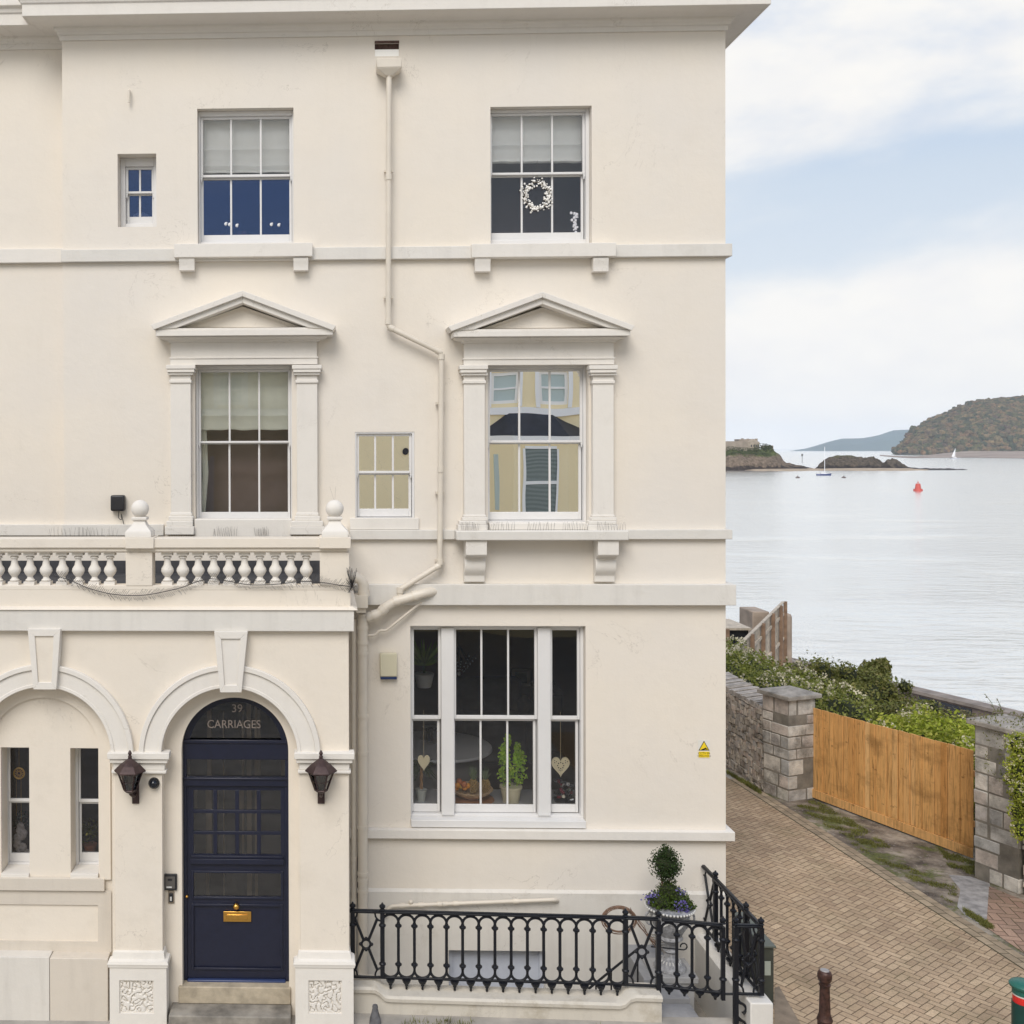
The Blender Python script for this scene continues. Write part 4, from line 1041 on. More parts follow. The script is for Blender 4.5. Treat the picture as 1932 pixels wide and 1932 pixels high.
b.build('relief', URNW, t, smooth=True)
b = MB()
for sx in (-1, 1): b.tube([(ux + sx * .17, yu, zped + .42 * k)] + [(ux + sx * (.20 + .06 * math.sin(a)), yu, zped + k * (.46 + .07 * (1 - math.cos(a)))) for a in [math.pi * q_ / 8 for q_ in range(9)]], .012, 8)
b.build('handle', URN, t, smooth=True)
# ================================================ FOLIAGE
def leafmat(name, cols, rough=.55, trans=.25):
    m, nt, b = newmat(name); b.inputs['Roughness'].default_value = rough
    g = nd(nt, 'ShaderNodeNewGeometry'); st = [(i / (len(cols) - 1), c) for i, c in enumerate(cols)]
    c = ramp(nt, g.outputs['Random Per Island'], st)
    n = noise_(nt, world_vec(nt), 2.2, 3)
    c = mixc(nt, 1.0, c, ramp(nt, n, [(.3, .65), (.7, 1.35)]), 'MULTIPLY')
    nt.links.new(c, b.inputs['Base Color']); b.inputs['Specular IOR Level'].default_value = .25
    o = nt.nodes['Material Output']; tr = nd(nt, 'ShaderNodeBsdfTranslucent'); nt.links.new(c, tr.inputs[0])
    mx = nd(nt, 'ShaderNodeMixShader', i_0=trans) if False else nt.nodes.new('ShaderNodeMixShader'); mx.inputs[0].default_value = trans
    nt.links.new(b.outputs[0], mx.inputs[1]); nt.links.new(tr.outputs[0], mx.inputs[2]); nt.links.new(mx.outputs[0], o.inputs[0])
    return m
def rdir(r_):
    while True:
        v = Vector((r_.uniform(-1, 1), r_.uniform(-1, 1), r_.uniform(-1, 1)))
        if .05 < v.length < 1: return v.normalized()
def leaf(b, p, s, r_, nrm=None, asp=.55):
    d = rdir(r_); n = (nrm * .8 + rdir(r_) * .8).normalized() if nrm is not None else rdir(r_)
    u = (d - n * d.dot(n));
    if u.length < .05: return
    u = u.normalized(); v = n.cross(u)
    b.add([p - u * s, p + v * s * asp - n * s * .12, p + u * s, p - v * s * asp - n * s * .12], [(0, 1, 2, 3)])
def blobs_leaves(b, blobs, n, s, r_, shell=.55):
    vol = [x[1][0] * x[1][2] + x[1][1] * x[1][2] + x[1][0] * x[1][1] for x in blobs]; tot = sum(vol)
    for (c, ra), v in zip(blobs, vol):
        c = Vector(c)
        for _ in range(int(n * v / tot)):
            d = rdir(r_); rr = 1 - (r_.random() ** 1.6) * shell; k = 1 + .28 * noise.noise(d * 2.3 + c * 3)
            p = c + Vector((d.x * ra[0], d.y * ra[1], d.z * ra[2])) * rr * k
            leaf(b, p, s * r_.uniform(.6, 1.3), r_, d)
def core(b, blobs, k=.62):
    for c, ra in blobs: b.ball(c, 1, 14, (ra[0] * k, ra[1] * k, ra[2] * k))
L_YG = leafmat('hedge_yellow_green', [(.20, .26, .025), (.42, .46, .06), (.28, .34, .035), (.54, .52, .12)], .5, .35)
L_G = leafmat('hedge_green', [(.12, .15, .025), (.25, .27, .06), (.17, .20, .035), (.32, .31, .09)], .5, .35)
L_D = leafmat('shrub_dark', [(.09, .11, .025), (.19, .19, .05), (.12, .14, .03), (.24, .21, .08)])
L_BR = leafmat('shrub_brown', [(.13, .11, .05), (.20, .17, .08), (.09, .10, .035), (.17, .13, .08)])
L_FL = leafmat('cream_blossom', [(.60, .56, .40), (.72, .66, .50), (.52, .46, .32)], .8, .3)
CORE = plain('hedge_twigs', (.022, .028, .010), .95)
def hedge(label, cat, blobs, n, s, mat, seed, flowers=0, fs=.045, name='hedge', group=None, top=True):
    r_ = random.Random(seed)
    c0 = blobs[len(blobs) // 2][0]
    t = thing(name, (c0[0], c0[1], 0), label, cat, group)
    b = MB(); blobs_leaves(b, blobs, int(n * 1.7), s, r_); b.build('foliage', mat, t)
    b = MB(); core(b, blobs); b.build('twigs', CORE, t, smooth=True)
    if flowers:
        b = MB()
        for _ in range(flowers):
            c, ra = r_.choice(blobs); d = rdir(r_); d.z = abs(d.z) if r_.random() < .8 else d.z
            k = 1 + .28 * noise.noise(d * 2.3 + Vector(c) * 3)
            p = Vector(c) + Vector((d.x * ra[0], d.y * ra[1], d.z * ra[2])) * k * 1.0
            if noise.noise(p * 1.3) < -.12: continue
            for _ in range(9): leaf(b, p + rdir(r_) * fs * .8, fs * .38, r_, None, .8)
        o = b.build('blossom', L_FL, t); o['kind'] = 'stuff'
    return t

# plants of the urn
r_ = random.Random(3)
zt_u = zrim
L_BOX = leafmat('box_leaves', [(.015, .035, .008), (.04, .075, .015), (.025, .05, .01)])
L_PANSY = leafmat('urn_leaves', [(.05, .09, .012), (.10, .15, .02), (.03, .06, .01)])
zb_ = W(1251, 1632, yu)[1]
bt = thing('clipped_bush', (ux - .05, yu, zrim), 'small dark clipped bush growing from the middle of the urn', 'bush')
b = MB(); bl = [((ux - .06, yu, zb_ + .02), (.15, .15, .15)), ((ux - .03, yu, zb_ + .12), (.10, .10, .08)), ((ux - .05, yu, zb_ - .09), (.10, .10, .08)), ((ux + .01, yu, zb_ - .02), (.12, .12, .10))]
blobs_leaves(b, bl, 3600, .012, r_, .8)
for k in range(160):
    d = rdir(r_); leaf(b, Vector((ux - .045 + d.x * .19, yu + d.y * .17, zb_ + .01 + d.z * .18)), .012, r_)
for k in range(60): p = Vector((ux - .05 + r_.uniform(-.03, .03), yu, zb_ + .17 + r_.uniform(-.03, .06))); leaf(b, p, .012, r_)
b.build('foliage', L_BOX, bt)
b = MB(); core(b, bl, .6); b.build('twigs', CORE, bt, smooth=True)
b = MB()
for k in range(7): b.tube([(ux - .03 + r_.uniform(-.03, .03), yu + r_.uniform(-.03, .03), zrim), (ux - .05 + r_.uniform(-.06, .05), yu, zb_ - .08)], .005, 5)
b.build('stem', plain('bush_stem', (.16, .09, .05), .8), bt)
ft = thing('urn_flowers', (ux, yu, zrim), 'mound of green leaves with purple and white pansies spilling over the urn rim', 'flowers')
b = MB(); bl = [((ux - .10, yu - .03, zrim + .07), (.15, .15, .10)), ((ux + .08, yu - .04, zrim + .05), (.15, .15, .085)), ((ux - .02, yu, zrim + .16), (.13, .13, .13)), ((ux + .05, yu, zrim + .10), (.16, .13, .10)), ((ux + .17, yu - .05, zrim + .02), (.10, .10, .06)), ((ux - .19, yu, zrim + .07), (.07, .08, .07))]
blobs_leaves(b, bl, 5200, .013, r_, .8); b.build('foliage', L_PANSY, ft)
b = MB(); core(b, bl, .7); b.build('soil', CORE, ft, smooth=True)
b = MB()
for (cx, cz, n_) in ((.07, .07, 55), (.12, .02, 45), (-.22, .11, 30), (.10, .17, 22), (-.18, .13, 14)):
    for _ in range(n_): leaf(b, Vector((ux + cx + r_.gauss(0, .035), yu - .14 + r_.gauss(0, .02) + (.10 if cz > .1 else 0), zrim + cz + r_.gauss(0, .025))), .013, r_, Vector((0, -1, .3)), .9)
o = b.build('blossom', leafmat('pansy_purple', [(.16, .13, .42), (.28, .24, .60), (.10, .07, .25)]), ft); o['kind'] = 'stuff'

# twig ring
b = MB(); TW = plain('twig_brown', (.20, .12, .08), .85, var=.3, vscale=30)
yt = -.95; cx, cz = W(1168, 1736, yt); rr = .155
for k in range(26):
    ph = r_.uniform(0, 6.28); ln = r_.uniform(2.5, 5); of = r_.uniform(-.022, .022); tl = r_.uniform(-.02, .02)
    b.tube([(cx + (rr + of) * 1.05 * math.cos(ph + ln * i / 14), yt + tl, cz + (rr + of) * .85 * math.sin(ph + ln * i / 14)) for i in range(15)], .0028, 4, cap=False)
a0 = P(1188, 1716, yt); a1 = P(1243, 1790, yt)
for k in range(8): b.tube([a0 + rdir(r_) * .02, a0.lerp(a1, .4) + rdir(r_) * .03, a0.lerp(a1, .7) + rdir(r_) * .025, a1 + rdir(r_) * .03], .003, 4, cap=False)
o = b.build('twig_wreath', TW, org=(cx, yt, cz)); tag(o, 'bare brown twig wreath hanging behind the railings, one strand trailing', 'wreath')
# basement stair handrail
t = thing('stair_handrail', (W(1165, 1850, -.9)[0], -.9, -1), 'plain black sloping handrail of the stair down to the basement', 'handrail')
h0 = P(1110, 1866, -.9); h1 = P(1206, 1788, -.9); b = MB(); b.tube([h0, h1], .013, 8); b.build('rail', IRON, t, smooth=True)
fb = None
for f_ in (.15, .45, .72, .97):
    p = h0.lerp(h1, f_)
    MB().tube([p, (p.x, p.y, -1.3)], .009, 6).build('upright', IRON, t)
# vent on wall and small scrolled bracket
b = MB(); q = rect(1228, 1762, 1270, 1790, -.04)
for k in range(7): z = q[2] + (q[3] - q[2]) * k / 6; b.box(q[0], q[1], -.055, -.036, z, z + .010)
b.build('air_vent', TRIM, house)
p = P(1228, 1786, yu - .22); e_ = P(1290, 1792, yu - .22)
b = MB(); b.tube([p, e_] + [e_ + Vector((.035 * math.sin(a), 0, .0 + .035 * (1 - math.cos(a)))) for a in [k * .7 for k in range(1, 8)]], .007, 6)
o = b.build('scroll_bracket', IRON, org=tuple(p)); tag(o, 'black wrought iron scroll in front of the urn foot', 'bracket')
# lead cone by the wall
x_, z_ = W(708, 1900, -1.62)
b = MB(); b.lathe((x_, -1.60, 0), [(.062, -.02), (.055, .05), (.035, .12), (.026, .16), (.03, .165), (.025, .185)], 14)
o = b.build('lead_cone', plain('lead_grey', (.16, .16, .17), .55, .5, var=.3, vscale=20), org=(x_, -1.6, 0), smooth=True); tag(o, 'dull grey metal cone standing against the foot of the low wall', 'guard')
# electric cabinet
CABM = plain('olive_cabinet', (.045, .05, .04), .5, var=.15)
qx0 = xa + .135; qx1 = W(1460.5, 1840, -1.22)[0]; zc = W(1450, 1788, -1.22)[1]
t = thing('utility_cabinet', ((qx0 + qx1) / 2, -1.0, 0), 'dark olive metal utility cabinet on the paving outside the railings', 'cabinet')
MB().box(qx0, qx1, -1.22, -.45, 0, zc).build('body', CABM, t, bevel=.012)
MB().box(qx0 - .0, qx1 + .015, -1.24, -.43, zc + .001, zc + .025).build('lid', plain('olive_lid', (.10, .11, .09), .5), t, bevel=.006)
MB().box(qx0 + .03, qx0 + .09, -1.226, -1.221, zc * .55, zc * .78).build('label_plate', plain('plate_pale', (.35, .38, .33), .5), t)

# ================================================ GROUND
ALX0, ALX1 = XR - .2, 7.9
K = [(1486, 1524), (1606, 1597.6), (1676, 1640.6), (1818, 1720), (1932, 1806)]
KG = [G(*p) for p in K]
kx = lambda y: KG[0][0] + (KG[-1][0] - KG[0][0]) * (y - KG[0][1]) / (KG[-1][1] - KG[0][1])
GRD = plain('bounce_paving', (.36, .335, .30), .9, var=.25, vscale=3, bmp=.3, bscale=60)  # paving tone raised to bounce more light up under the cornice
b = MB()
def gz(y): return 0 if y < 7 else -(y - 7) * .27
ys = [-3000, -80, RP[0][1] - .12, -.001, 7, 18, 28, 30]; xs = [-3000, -300, AX0, AX1, 300, 3000]
for i in range(len(xs) - 1):
    for j in range(len(ys) - 1):
        if i == 2 and j == 2: continue
        if ys[j] < 5 and i == 2 and False: continue
        za, zb = gz(ys[j]), gz(ys[j + 1])
        if j == 6: zb = -16
        b.quad((xs[i], ys[j], za), (xs[i + 1], ys[j], za), (xs[i + 1], ys[j + 1], zb), (xs[i], ys[j + 1], zb))
struct(b.build('ground', GRD))

def herring(name, scale_m=.1, rot=45, cols=((.415, .30, .195), (.48, .36, .24), (.375, .27, .18)), joint=(.12, .085, .055), moss=.5):
    m, nt, b = newmat(name); b.inputs['Roughness'].default_value = .9; b.inputs['Specular IOR Level'].default_value = .2
    g = nd(nt, 'ShaderNodeNewGeometry'); mp = nd(nt, 'ShaderNodeMapping'); mp.inputs['Rotation'].default_value = (0, 0, R(rot)); mp.inputs['Scale'].default_value = (1 / scale_m,) * 3
    nt.links.new(g.outputs['Position'], mp.inputs[0])
    nzv = noise_(nt, mp.outputs[0], .6, 2)
    s = nd(nt, 'ShaderNodeSeparateXYZ'); nt.links.new(mp.outputs[0], s.inputs[0])
    M = lambda op, a, b_=None, c=None: math_(nt, op, a, b_, c)
    u = M('ADD', s.outputs[0], M('MULTIPLY', M('SUBTRACT', nzv, .5), .10)); v = M('ADD', M('MULTIPLY', s.outputs[1], -1.0), M('MULTIPLY', M('SUBTRACT', nzv, .5), -.10))
    i, j = M('FLOOR', u), M('FLOOR', v); fu, fv = M('SUBTRACT', u, i), M('SUBTRACT', v, j)
    k = M('FLOORED_MODULO', M('SUBTRACT', i, j), 4.0)
    is_ = [M('COMPARE', k, float(q), .3) for q in range(4)]
    big = 9.0
    dl = M('ADD', fu, M('MULTIPLY', is_[1], big)); dr_ = M('ADD', M('SUBTRACT', 1.0, fu), M('MULTIPLY', is_[0], big))
    dt = M('ADD', M('SUBTRACT', 1.0, fv), M('MULTIPLY', is_[3], big)); db = M('ADD', fv, M('MULTIPLY', is_[2], big))
    d = M('MINIMUM', M('MINIMUM', dl, dr_), M('MINIMUM', dt, db))
    bi = M('SUBTRACT', i, is_[1]); bj = M('SUBTRACT', j, is_[2])
    cv = nd(nt, 'ShaderNodeCombineXYZ'); nt.links.new(bi, cv.inputs[0]); nt.links.new(bj, cv.inputs[1])
    wn = nd(nt, 'ShaderNodeTexWhiteNoise', noise_dimensions='2D'); nt.links.new(cv.outputs[0], wn.inputs['Vector'])
    c = ramp(nt, wn.outputs['Value'], [(0, cols[0]), (.45, cols[1]), (.8, cols[2]), (1, tuple(x * 1.1 for x in cols[1]))])
    pv = world_vec(nt)
    c = mixc(nt, 1.0, c, ramp(nt, noise_(nt, pv, .9, 4), [(.3, .78), (.7, 1.18)]), 'MULTIPLY')
    c = mixc(nt, 1.0, c, ramp(nt, noise_(nt, pv, 70, 3), [(.3, .82), (.7, 1.18)]), 'MULTIPLY')
    jf = ramp(nt, d, [(.02, 1.0), (.085, 0.0)])
    ms = ramp(nt, noise_(nt, pv, 1.7, 5, .6), [(.5, 0.0), (.75, moss)])
    jc = mixc(nt, ms, joint, (.07, .09, .02))
    c = mixc(nt, jf, c, jc); c = mixc(nt, M('MULTIPLY', ms, .4), c, (.13, .125, .06))
    c = mixc(nt, ramp(nt, noise_(nt, pv, 3.1, 6, .7), [(.60, 0.0), (.8, .35)]), c, (.10, .085, .07))
    nt.links.new(c, b.inputs['Base Color'])
    bump(nt, b, ramp(nt, d, [(.0, 0.0), (.12, 1.0)]), .6, .006)
    return m
b = MB(); yk0, yk1 = -9, 16
n = 30; vs = []
for i in range(n + 1): y = yk0 + (yk1 - yk0) * i / n; vs += [(xa + .12 if y < .0 else XR - .1, y, .004), (kx(y) - .22, y, .004)]
vs2 = []
fs = [(2 * i, 2 * i + 1, 2 * i + 3, 2 * i + 2) for i in range(n)]
struct(b.add(vs, fs).build('alley_paving', herring('herringbone_blocks', .086, 52)))
# edging: two rows of blocks
EDGE = plain('edging_block', (.34, .265, .18), .9, var=.25, vscale=6, bmp=.2, island=.15)
b = MB(); y = -9.0; dy = .205
while y < 6.2:
    for k, ox in enumerate((-.22, -.11)):
        yy_ = y + (.1 if k else 0); x = kx(yy_) + ox
        b.add([(kx(yy_) + ox + .004, yy_ + .004, .010), (kx(yy_) + ox + .104, yy_ + .004, .010), (kx(yy_ + .2) + ox + .104, yy_ + .198, .010), (kx(yy_ + .2) + ox + .004, yy_ + .198, .010)], [(0, 1, 2, 3)])
    y += dy
struct(b.build('edging', EDGE))
b = MB(); b.quad((kx(-9) - .23, -9, .006), (kx(-9) + .0, -9, .006), (kx(6.3), 6.3, .006), (kx(6.3) - .23, 6.3, .006)); struct(b.build('edging_joint', plain('joint_sand', (.10, .09, .05), .95)))
# verge between paving and gate
m, nt_, b_ = newmat('mossy_verge'); b_.inputs['Roughness'].default_value = .95
v_ = world_vec(nt_)
c_ = ramp(nt_, noise_(nt_, v_, 1.6, 8, .66), [(.38, (.07, .055, .045)), (.5, (.20, .165, .13)), (.60, (.36, .31, .25))])
c_ = mixc(nt_, ramp(nt_, noise_(nt_, v_, 22, 4, .7), [(.60, 0.0), (.68, 1.0)]), c_, (.35, .32, .28))
c_ = mixc(nt_, ramp(nt_, noise_(nt_, v_, 1.5, 9, .78), [(.50, 0.0), (.58, .8)]), c_, ramp(nt_, noise_(nt_, v_, 30, 4, .7), [(.35, (.05, .06, .012)), (.65, (.14, .17, .03))]))
nt_.links.new(c_, b_.inputs['Base Color']); bump(nt_, b_, noise_(nt_, v_, 18, 6, .7), .7, .03)
b = MB()
ys_ = [-9 + i * .5 for i in range(36)]
vs = []
for y in ys_: vs += [(kx(y) - .0, y, .007), (13, y, .007)]
struct(b.add(vs, [(2 * i, 2 * i + 1, 2 * i + 3, 2 * i + 2) for i in range(len(ys_) - 1)]).build('verge', m))
# concrete patch + second paved strip
def patch(pxs, z, mat, name):
    return struct(MB().add([(*G(*p), z) for p in pxs], [tuple(range(len(pxs)))[::-1]]).build(name, mat))
patch([(1790, 1652), (1830, 1655), (1867, 1668), (1872, 1690), (1862, 1748), (1845, 1744), (1822, 1730), (1806, 1712), (1812, 1680)], .011, plain('concrete_patch', (.30, .285, .275), .9, var=.4, vscale=7, bmp=.5, bscale=25), 'concrete_patch')
patch([(1866, 1674), (1960, 1712), (1990, 1850), (1932, 1800), (1861, 1752)], .013, herring('second_paving', .11, 12, ((.33, .21, .16), (.40, .27, .20), (.28, .19, .15))), 'second_paving')
patch([(1461, 1866), (1470, 1862), (1520, 1950), (1480, 1990), (1461, 1990)], .008, plain('channel_stone', (.23, .18, .13), .9, var=.3, vscale=6), 'paving_strip')
# grass tufts and moss
def tufts(name, region, n, h, seed, cond=None, mat=None):
    r_ = random.Random(seed); b = MB()
    for _ in range(n):
        p = Vector((*G(*region(r_)), .006))
        if cond and not cond(p): continue
        for _ in range(5):
            d = rdir(r_); d.z = abs(d.z) + .7; d.normalize(); s_ = Vector((d.y, -d.x, 0)).normalized() * .004
            q = p + Vector((r_.uniform(-.03, .03), r_.uniform(-.03, .03), 0)); l = h * r_.uniform(.5, 1.3)
            b.add([q - s_, q + s_, q + d * l], [(0, 1, 2)])
    o = b.build(name, mat or leafmat('grass_blades', [(.11, .12, .025), (.20, .20, .05), (.15, .15, .045)])); o['kind'] = 'stuff'; o['label'] = 'short green grass and moss'
    return o
def inpoly(pts):
    xs = [p[0] for p in pts]; ys = [p[1] for p in pts]
    def f(r_):
        while True:
            x, y = r_.uniform(min(xs), max(xs)), r_.uniform(min(ys), max(ys)); c = False; j = len(pts) - 1
            for i in range(len(pts)):
                if (pts[i][1] > y) != (pts[j][1] > y) and x < (pts[j][0] - pts[i][0]) * (y - pts[i][1]) / (pts[j][1] - pts[i][1]) + pts[i][0]: c = not c
                j = i
            if c: return x, y
    return f
nz_ = lambda k, t: (lambda p: noise.noise(p * k) > t)
o = tufts('grass', inpoly([(1500, 1520), (1540, 1510), (1600, 1545), (1655, 1580), (1680, 1600), (1640, 1600), (1560, 1560)]), 2200, .028, 1, nz_(4.5, -.05)); 
tufts('grass', inpoly([(1600, 1590), (1640, 1600), (1720, 1640), (1800, 1670), (1810, 1715), (1700, 1650)]), 1300, .026, 2, nz_(4.5, .08))
tufts('grass', inpoly([(1770, 1600), (1838, 1628), (1836, 1652), (1795, 1640)]), 700, .04, 3, nz_(4, -.1))
tufts('grass', inpoly([(1818, 1715), (1872, 1748), (1868, 1756), (1825, 1728)]), 420, .04, 4)
tufts('grass', inpoly([(1370, 1455), (1432, 1490), (1436, 1500), (1375, 1462)]), 400, .05, 5)
tufts('grass', inpoly([(690, 1926), (1245, 1935), (1245, 1945), (690, 1940)]), 130, .06, 6, nz_(1.6, .0))

# ================================================ STONE PILLARS, RUBBLE WALLS, GATE
def islandstone(name, cols, jd=1):
    m, nt, b = newmat(name); b.inputs['Roughness'].default_value = .92; b.inputs['Specular IOR Level'].default_value = .2
    g = nd(nt, 'ShaderNodeNewGeometry'); c = ramp(nt, g.outputs['Random Per Island'], [(i / (len(cols) - 1), q) for i, q in enumerate(cols)])
    v = world_vec(nt)
    c = mixc(nt, 1.0, c, ramp(nt, noise_(nt, v, 5, 6, .65), [(.3, .62), (.7, 1.35)]), 'MULTIPLY')
    c = mixc(nt, ramp(nt, noise_(nt, v, 1.9, 7, .68), [(.50, 0.0), (.66, .72)]), c, (.075, .068, .055))
    c = mixc(nt, ramp(nt, noise_(nt, v, 2.1, 6, .7), [(.58, 0.0), (.7, .35)]), c, (.09, .09, .04))
    nt.links.new(c, b.inputs['Base Color']); n1 = bump(nt, b, noise_(nt, v, 9, 6, .7), .6, .03); bump(nt, b, noise_(nt, v, 50, 4, .7), .35, .008, n1)
    return m
ASH = islandstone('ashlar_stone', [(.47, .44, .40), (.58, .54, .48), (.38, .365, .345), (.64, .60, .53), (.50, .43, .38), (.43, .42, .40)])
RUB = islandstone('rubble_stone', [(.48, .43, .37), (.62, .55, .46), (.37, .34, .31), (.68, .59, .48), (.54, .44, .37), (.50, .47, .43)])
MORT = plain('mortar', (.20, .18, .15), .95, var=.3, vscale=6, bmp=.4)
CAPM = islandstone('cap_stone', [(.32, .29, .26), (.38, .35, .31)])
gA = Vector((*G(1537, 1508), 0)); gB = Vector((*G(1835, 1622), 0))
u = (gB - gA).normalized(); v = Vector((-u.y, u.x, 0)); v = v if v.x > 0 else -v
def pillar(F_, su, lu, lv, h, label, seed):
    """F_ front corner, block goes su*u*lu and v*lv"""
    r_ = random.Random(seed); c = F_ + u * su * lu / 2 + v * lv / 2
    t = thing('stone_pillar', (c.x, c.y, 0), label, 'gate pillar', 'square stone pillars at the timber gate')
    MB().obox(c, u, v, lu / 2 - .014, lv / 2 - .014, 0, h - .01).build('mortar_core', MORT, t)
    b = MB(); z = 0
    while z < h - .02:
        hh = min(r_.uniform(.15, .26), h - z)
        if h - z - hh < .1: hh = h - z
        a0 = r_.uniform(.3, .7); b0 = r_.uniform(.3, .7)
        us = [-1, -1 + 2 * a0, 1]
        if r_.random() < .3: us = [-1, -.35, .3, 1]
        for ui in range(len(us) - 1):
            for vi, (va, vb) in enumerate(((-1, -1 + 2 * b0), (-1 + 2 * b0, 1))):
                ca = (us[ui] + us[ui + 1]) / 2 * lu / 2; cb = (va + vb) / 2 * lv / 2; p = c + u * ca + v * cb
                hx = (us[ui + 1] - us[ui]) * lu / 4 - .009; hy = (vb - va) * lv / 4 - .009; j = r_.uniform(-.006, .007)
                b.obox(p, u, v, hx + j, hy + j, z + .007, z + hh - .009)
        z += hh
    b.build('masonry', ASH, t, bevel=.010)
    b = MB(); b.obox(c, u, v, lu / 2 + .06, lv / 2 + .06, h, h + .07)
    e = [c + u * sx * (lu / 2 + .055) + v * sy * (lv / 2 + .055) + Vector((0, 0, h + .07)) for sx, sy in ((-1, -1), (1, -1), (1, 1), (-1, 1))]; ap = c + Vector((0, 0, h + .155))
    b.add(e + [ap], [(0, 1, 4), (1, 2, 4), (2, 3, 4), (3, 0, 4)])
    b.build('cap', CAPM, t, bevel=.012)
    return t
F1 = Vector((*G(1488, 1515), 0)); hp1 = 1.66
zz1 = (ray(1488, 1313)); 
def height_at(px, py, X, Y): r = ray(px, py); t_ = (Y - CAM.y) / r.y; return (CAM + r * t_).z
hp1 = height_at(1488, 1322, F1.x, F1.y)
pillar(F1, -1, .56, .58, hp1, 'grey stone gate pillar with pyramid cap at the far end of the timber gate', 11)
F2 = Vector((*G(1836, 1655), 0)); hp2 = height_at(1836, 1366, F2.x, F2.y)
pillar(F2, 1, .62, .58, hp2, 'grey stone gate pillar overgrown with ivy at the near end of the timber gate', 12)
# gate
WOOD = None
m, nt_, b_ = newmat('new_timber'); b_.inputs['Roughness'].default_value = .65; b_.inputs['Specular IOR Level'].default_value = .25
g_ = nd(nt_, 'ShaderNodeNewGeometry'); c_ = ramp(nt_, g_.outputs['Random Per Island'], [(0, (.54, .26, .08)), (.35, (.70, .39, .145)), (.7, (.60, .31, .105)), (1, (.75, .45, .19))])
sp = nd(nt_, 'ShaderNodeSeparateXYZ'); nt_.links.new(world_vec(nt_), sp.inputs[0])
al = math_(nt_, 'ADD', math_(nt_, 'MULTIPLY', sp.outputs[0], 2.5), math_(nt_, 'MULTIPLY', sp.outputs[1], -6.0))
cb = nd(nt_, 'ShaderNodeCombineXYZ'); nt_.links.new(al, cb.inputs[0]); nt_.links.new(g_.outputs['Random Per Island'], cb.inputs[1]); nt_.links.new(math_(nt_, 'MULTIPLY', sp.outputs[2], .55), cb.inputs[2])
gr = noise_(nt_, cb.outputs[0], 5, 5, .6, .8)
c_ = mixc(nt_, 1.0, c_, ramp(nt_, gr, [(.3, .55), (.48, 1.0), (.7, 1.22)]), 'MULTIPLY')
kn = noise_(nt_, world_vec(nt_, (3.2, 3.2, 5.0)), 2.6, 3, .5); c_ = mixc(nt_, ramp(nt_, kn, [(.66, 0.0), (.74, .6)]), c_, (.13, .05, .018))
wt = noise_(nt_, world_vec(nt_, (1, 1, 1.6)), 1.6, 5, .65); c_ = mixc(nt_, ramp(nt_, wt, [(.52, 0.0), (.70, .6)]), c_, (.20, .10, .03))
nt_.links.new(c_, b_.inputs['Base Color']); bump(nt_, b_, gr, .3, .006)
WOOD = m
hg = height_at(1537, 1336, gA.x, gA.y); hgB = height_at(1835, 1415, gB.x, gB.y)
t = thing('timber_gate', tuple((gA + gB) / 2), 'new orange-brown closeboard timber gate between the two stone pillars', 'gate')
Lg = (gB - gA).length + .04; b = MB(); nb = 28
r_ = random.Random(5)
for i in range(nb):
    s0 = Lg * i / nb; s1 = Lg * (i + 1) / nb; c = gA - u * .02 + u * (s0 + s1) / 2; dj = (i % 2) * .010 + r_.uniform(0, .005)
    zt = hg + (hgB - hg) * (i + .5) / nb + r_.uniform(-.004, .004)
    b.obox(c - v * dj, u, v, (s1 - s0) / 2 - .0025, .008, .17, zt)
b.build('boards', WOOD, t, bevel=.002)
b = MB(); c = (gA + gB) / 2
b.obox(c - v * .022, u, v, Lg / 2, .012, .03, .168); b.build('gravel_board', WOOD, t, bevel=.004)
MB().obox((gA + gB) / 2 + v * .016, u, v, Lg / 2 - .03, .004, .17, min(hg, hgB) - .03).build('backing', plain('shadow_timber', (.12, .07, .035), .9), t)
b = MB(); b.obox(c + v * .04, u, v, Lg / 2, .02, .45, .53); b.obox(c + v * .04, u, v, Lg / 2, .02, 1.15, 1.23); b.build('rail', WOOD, t, bevel=.004)
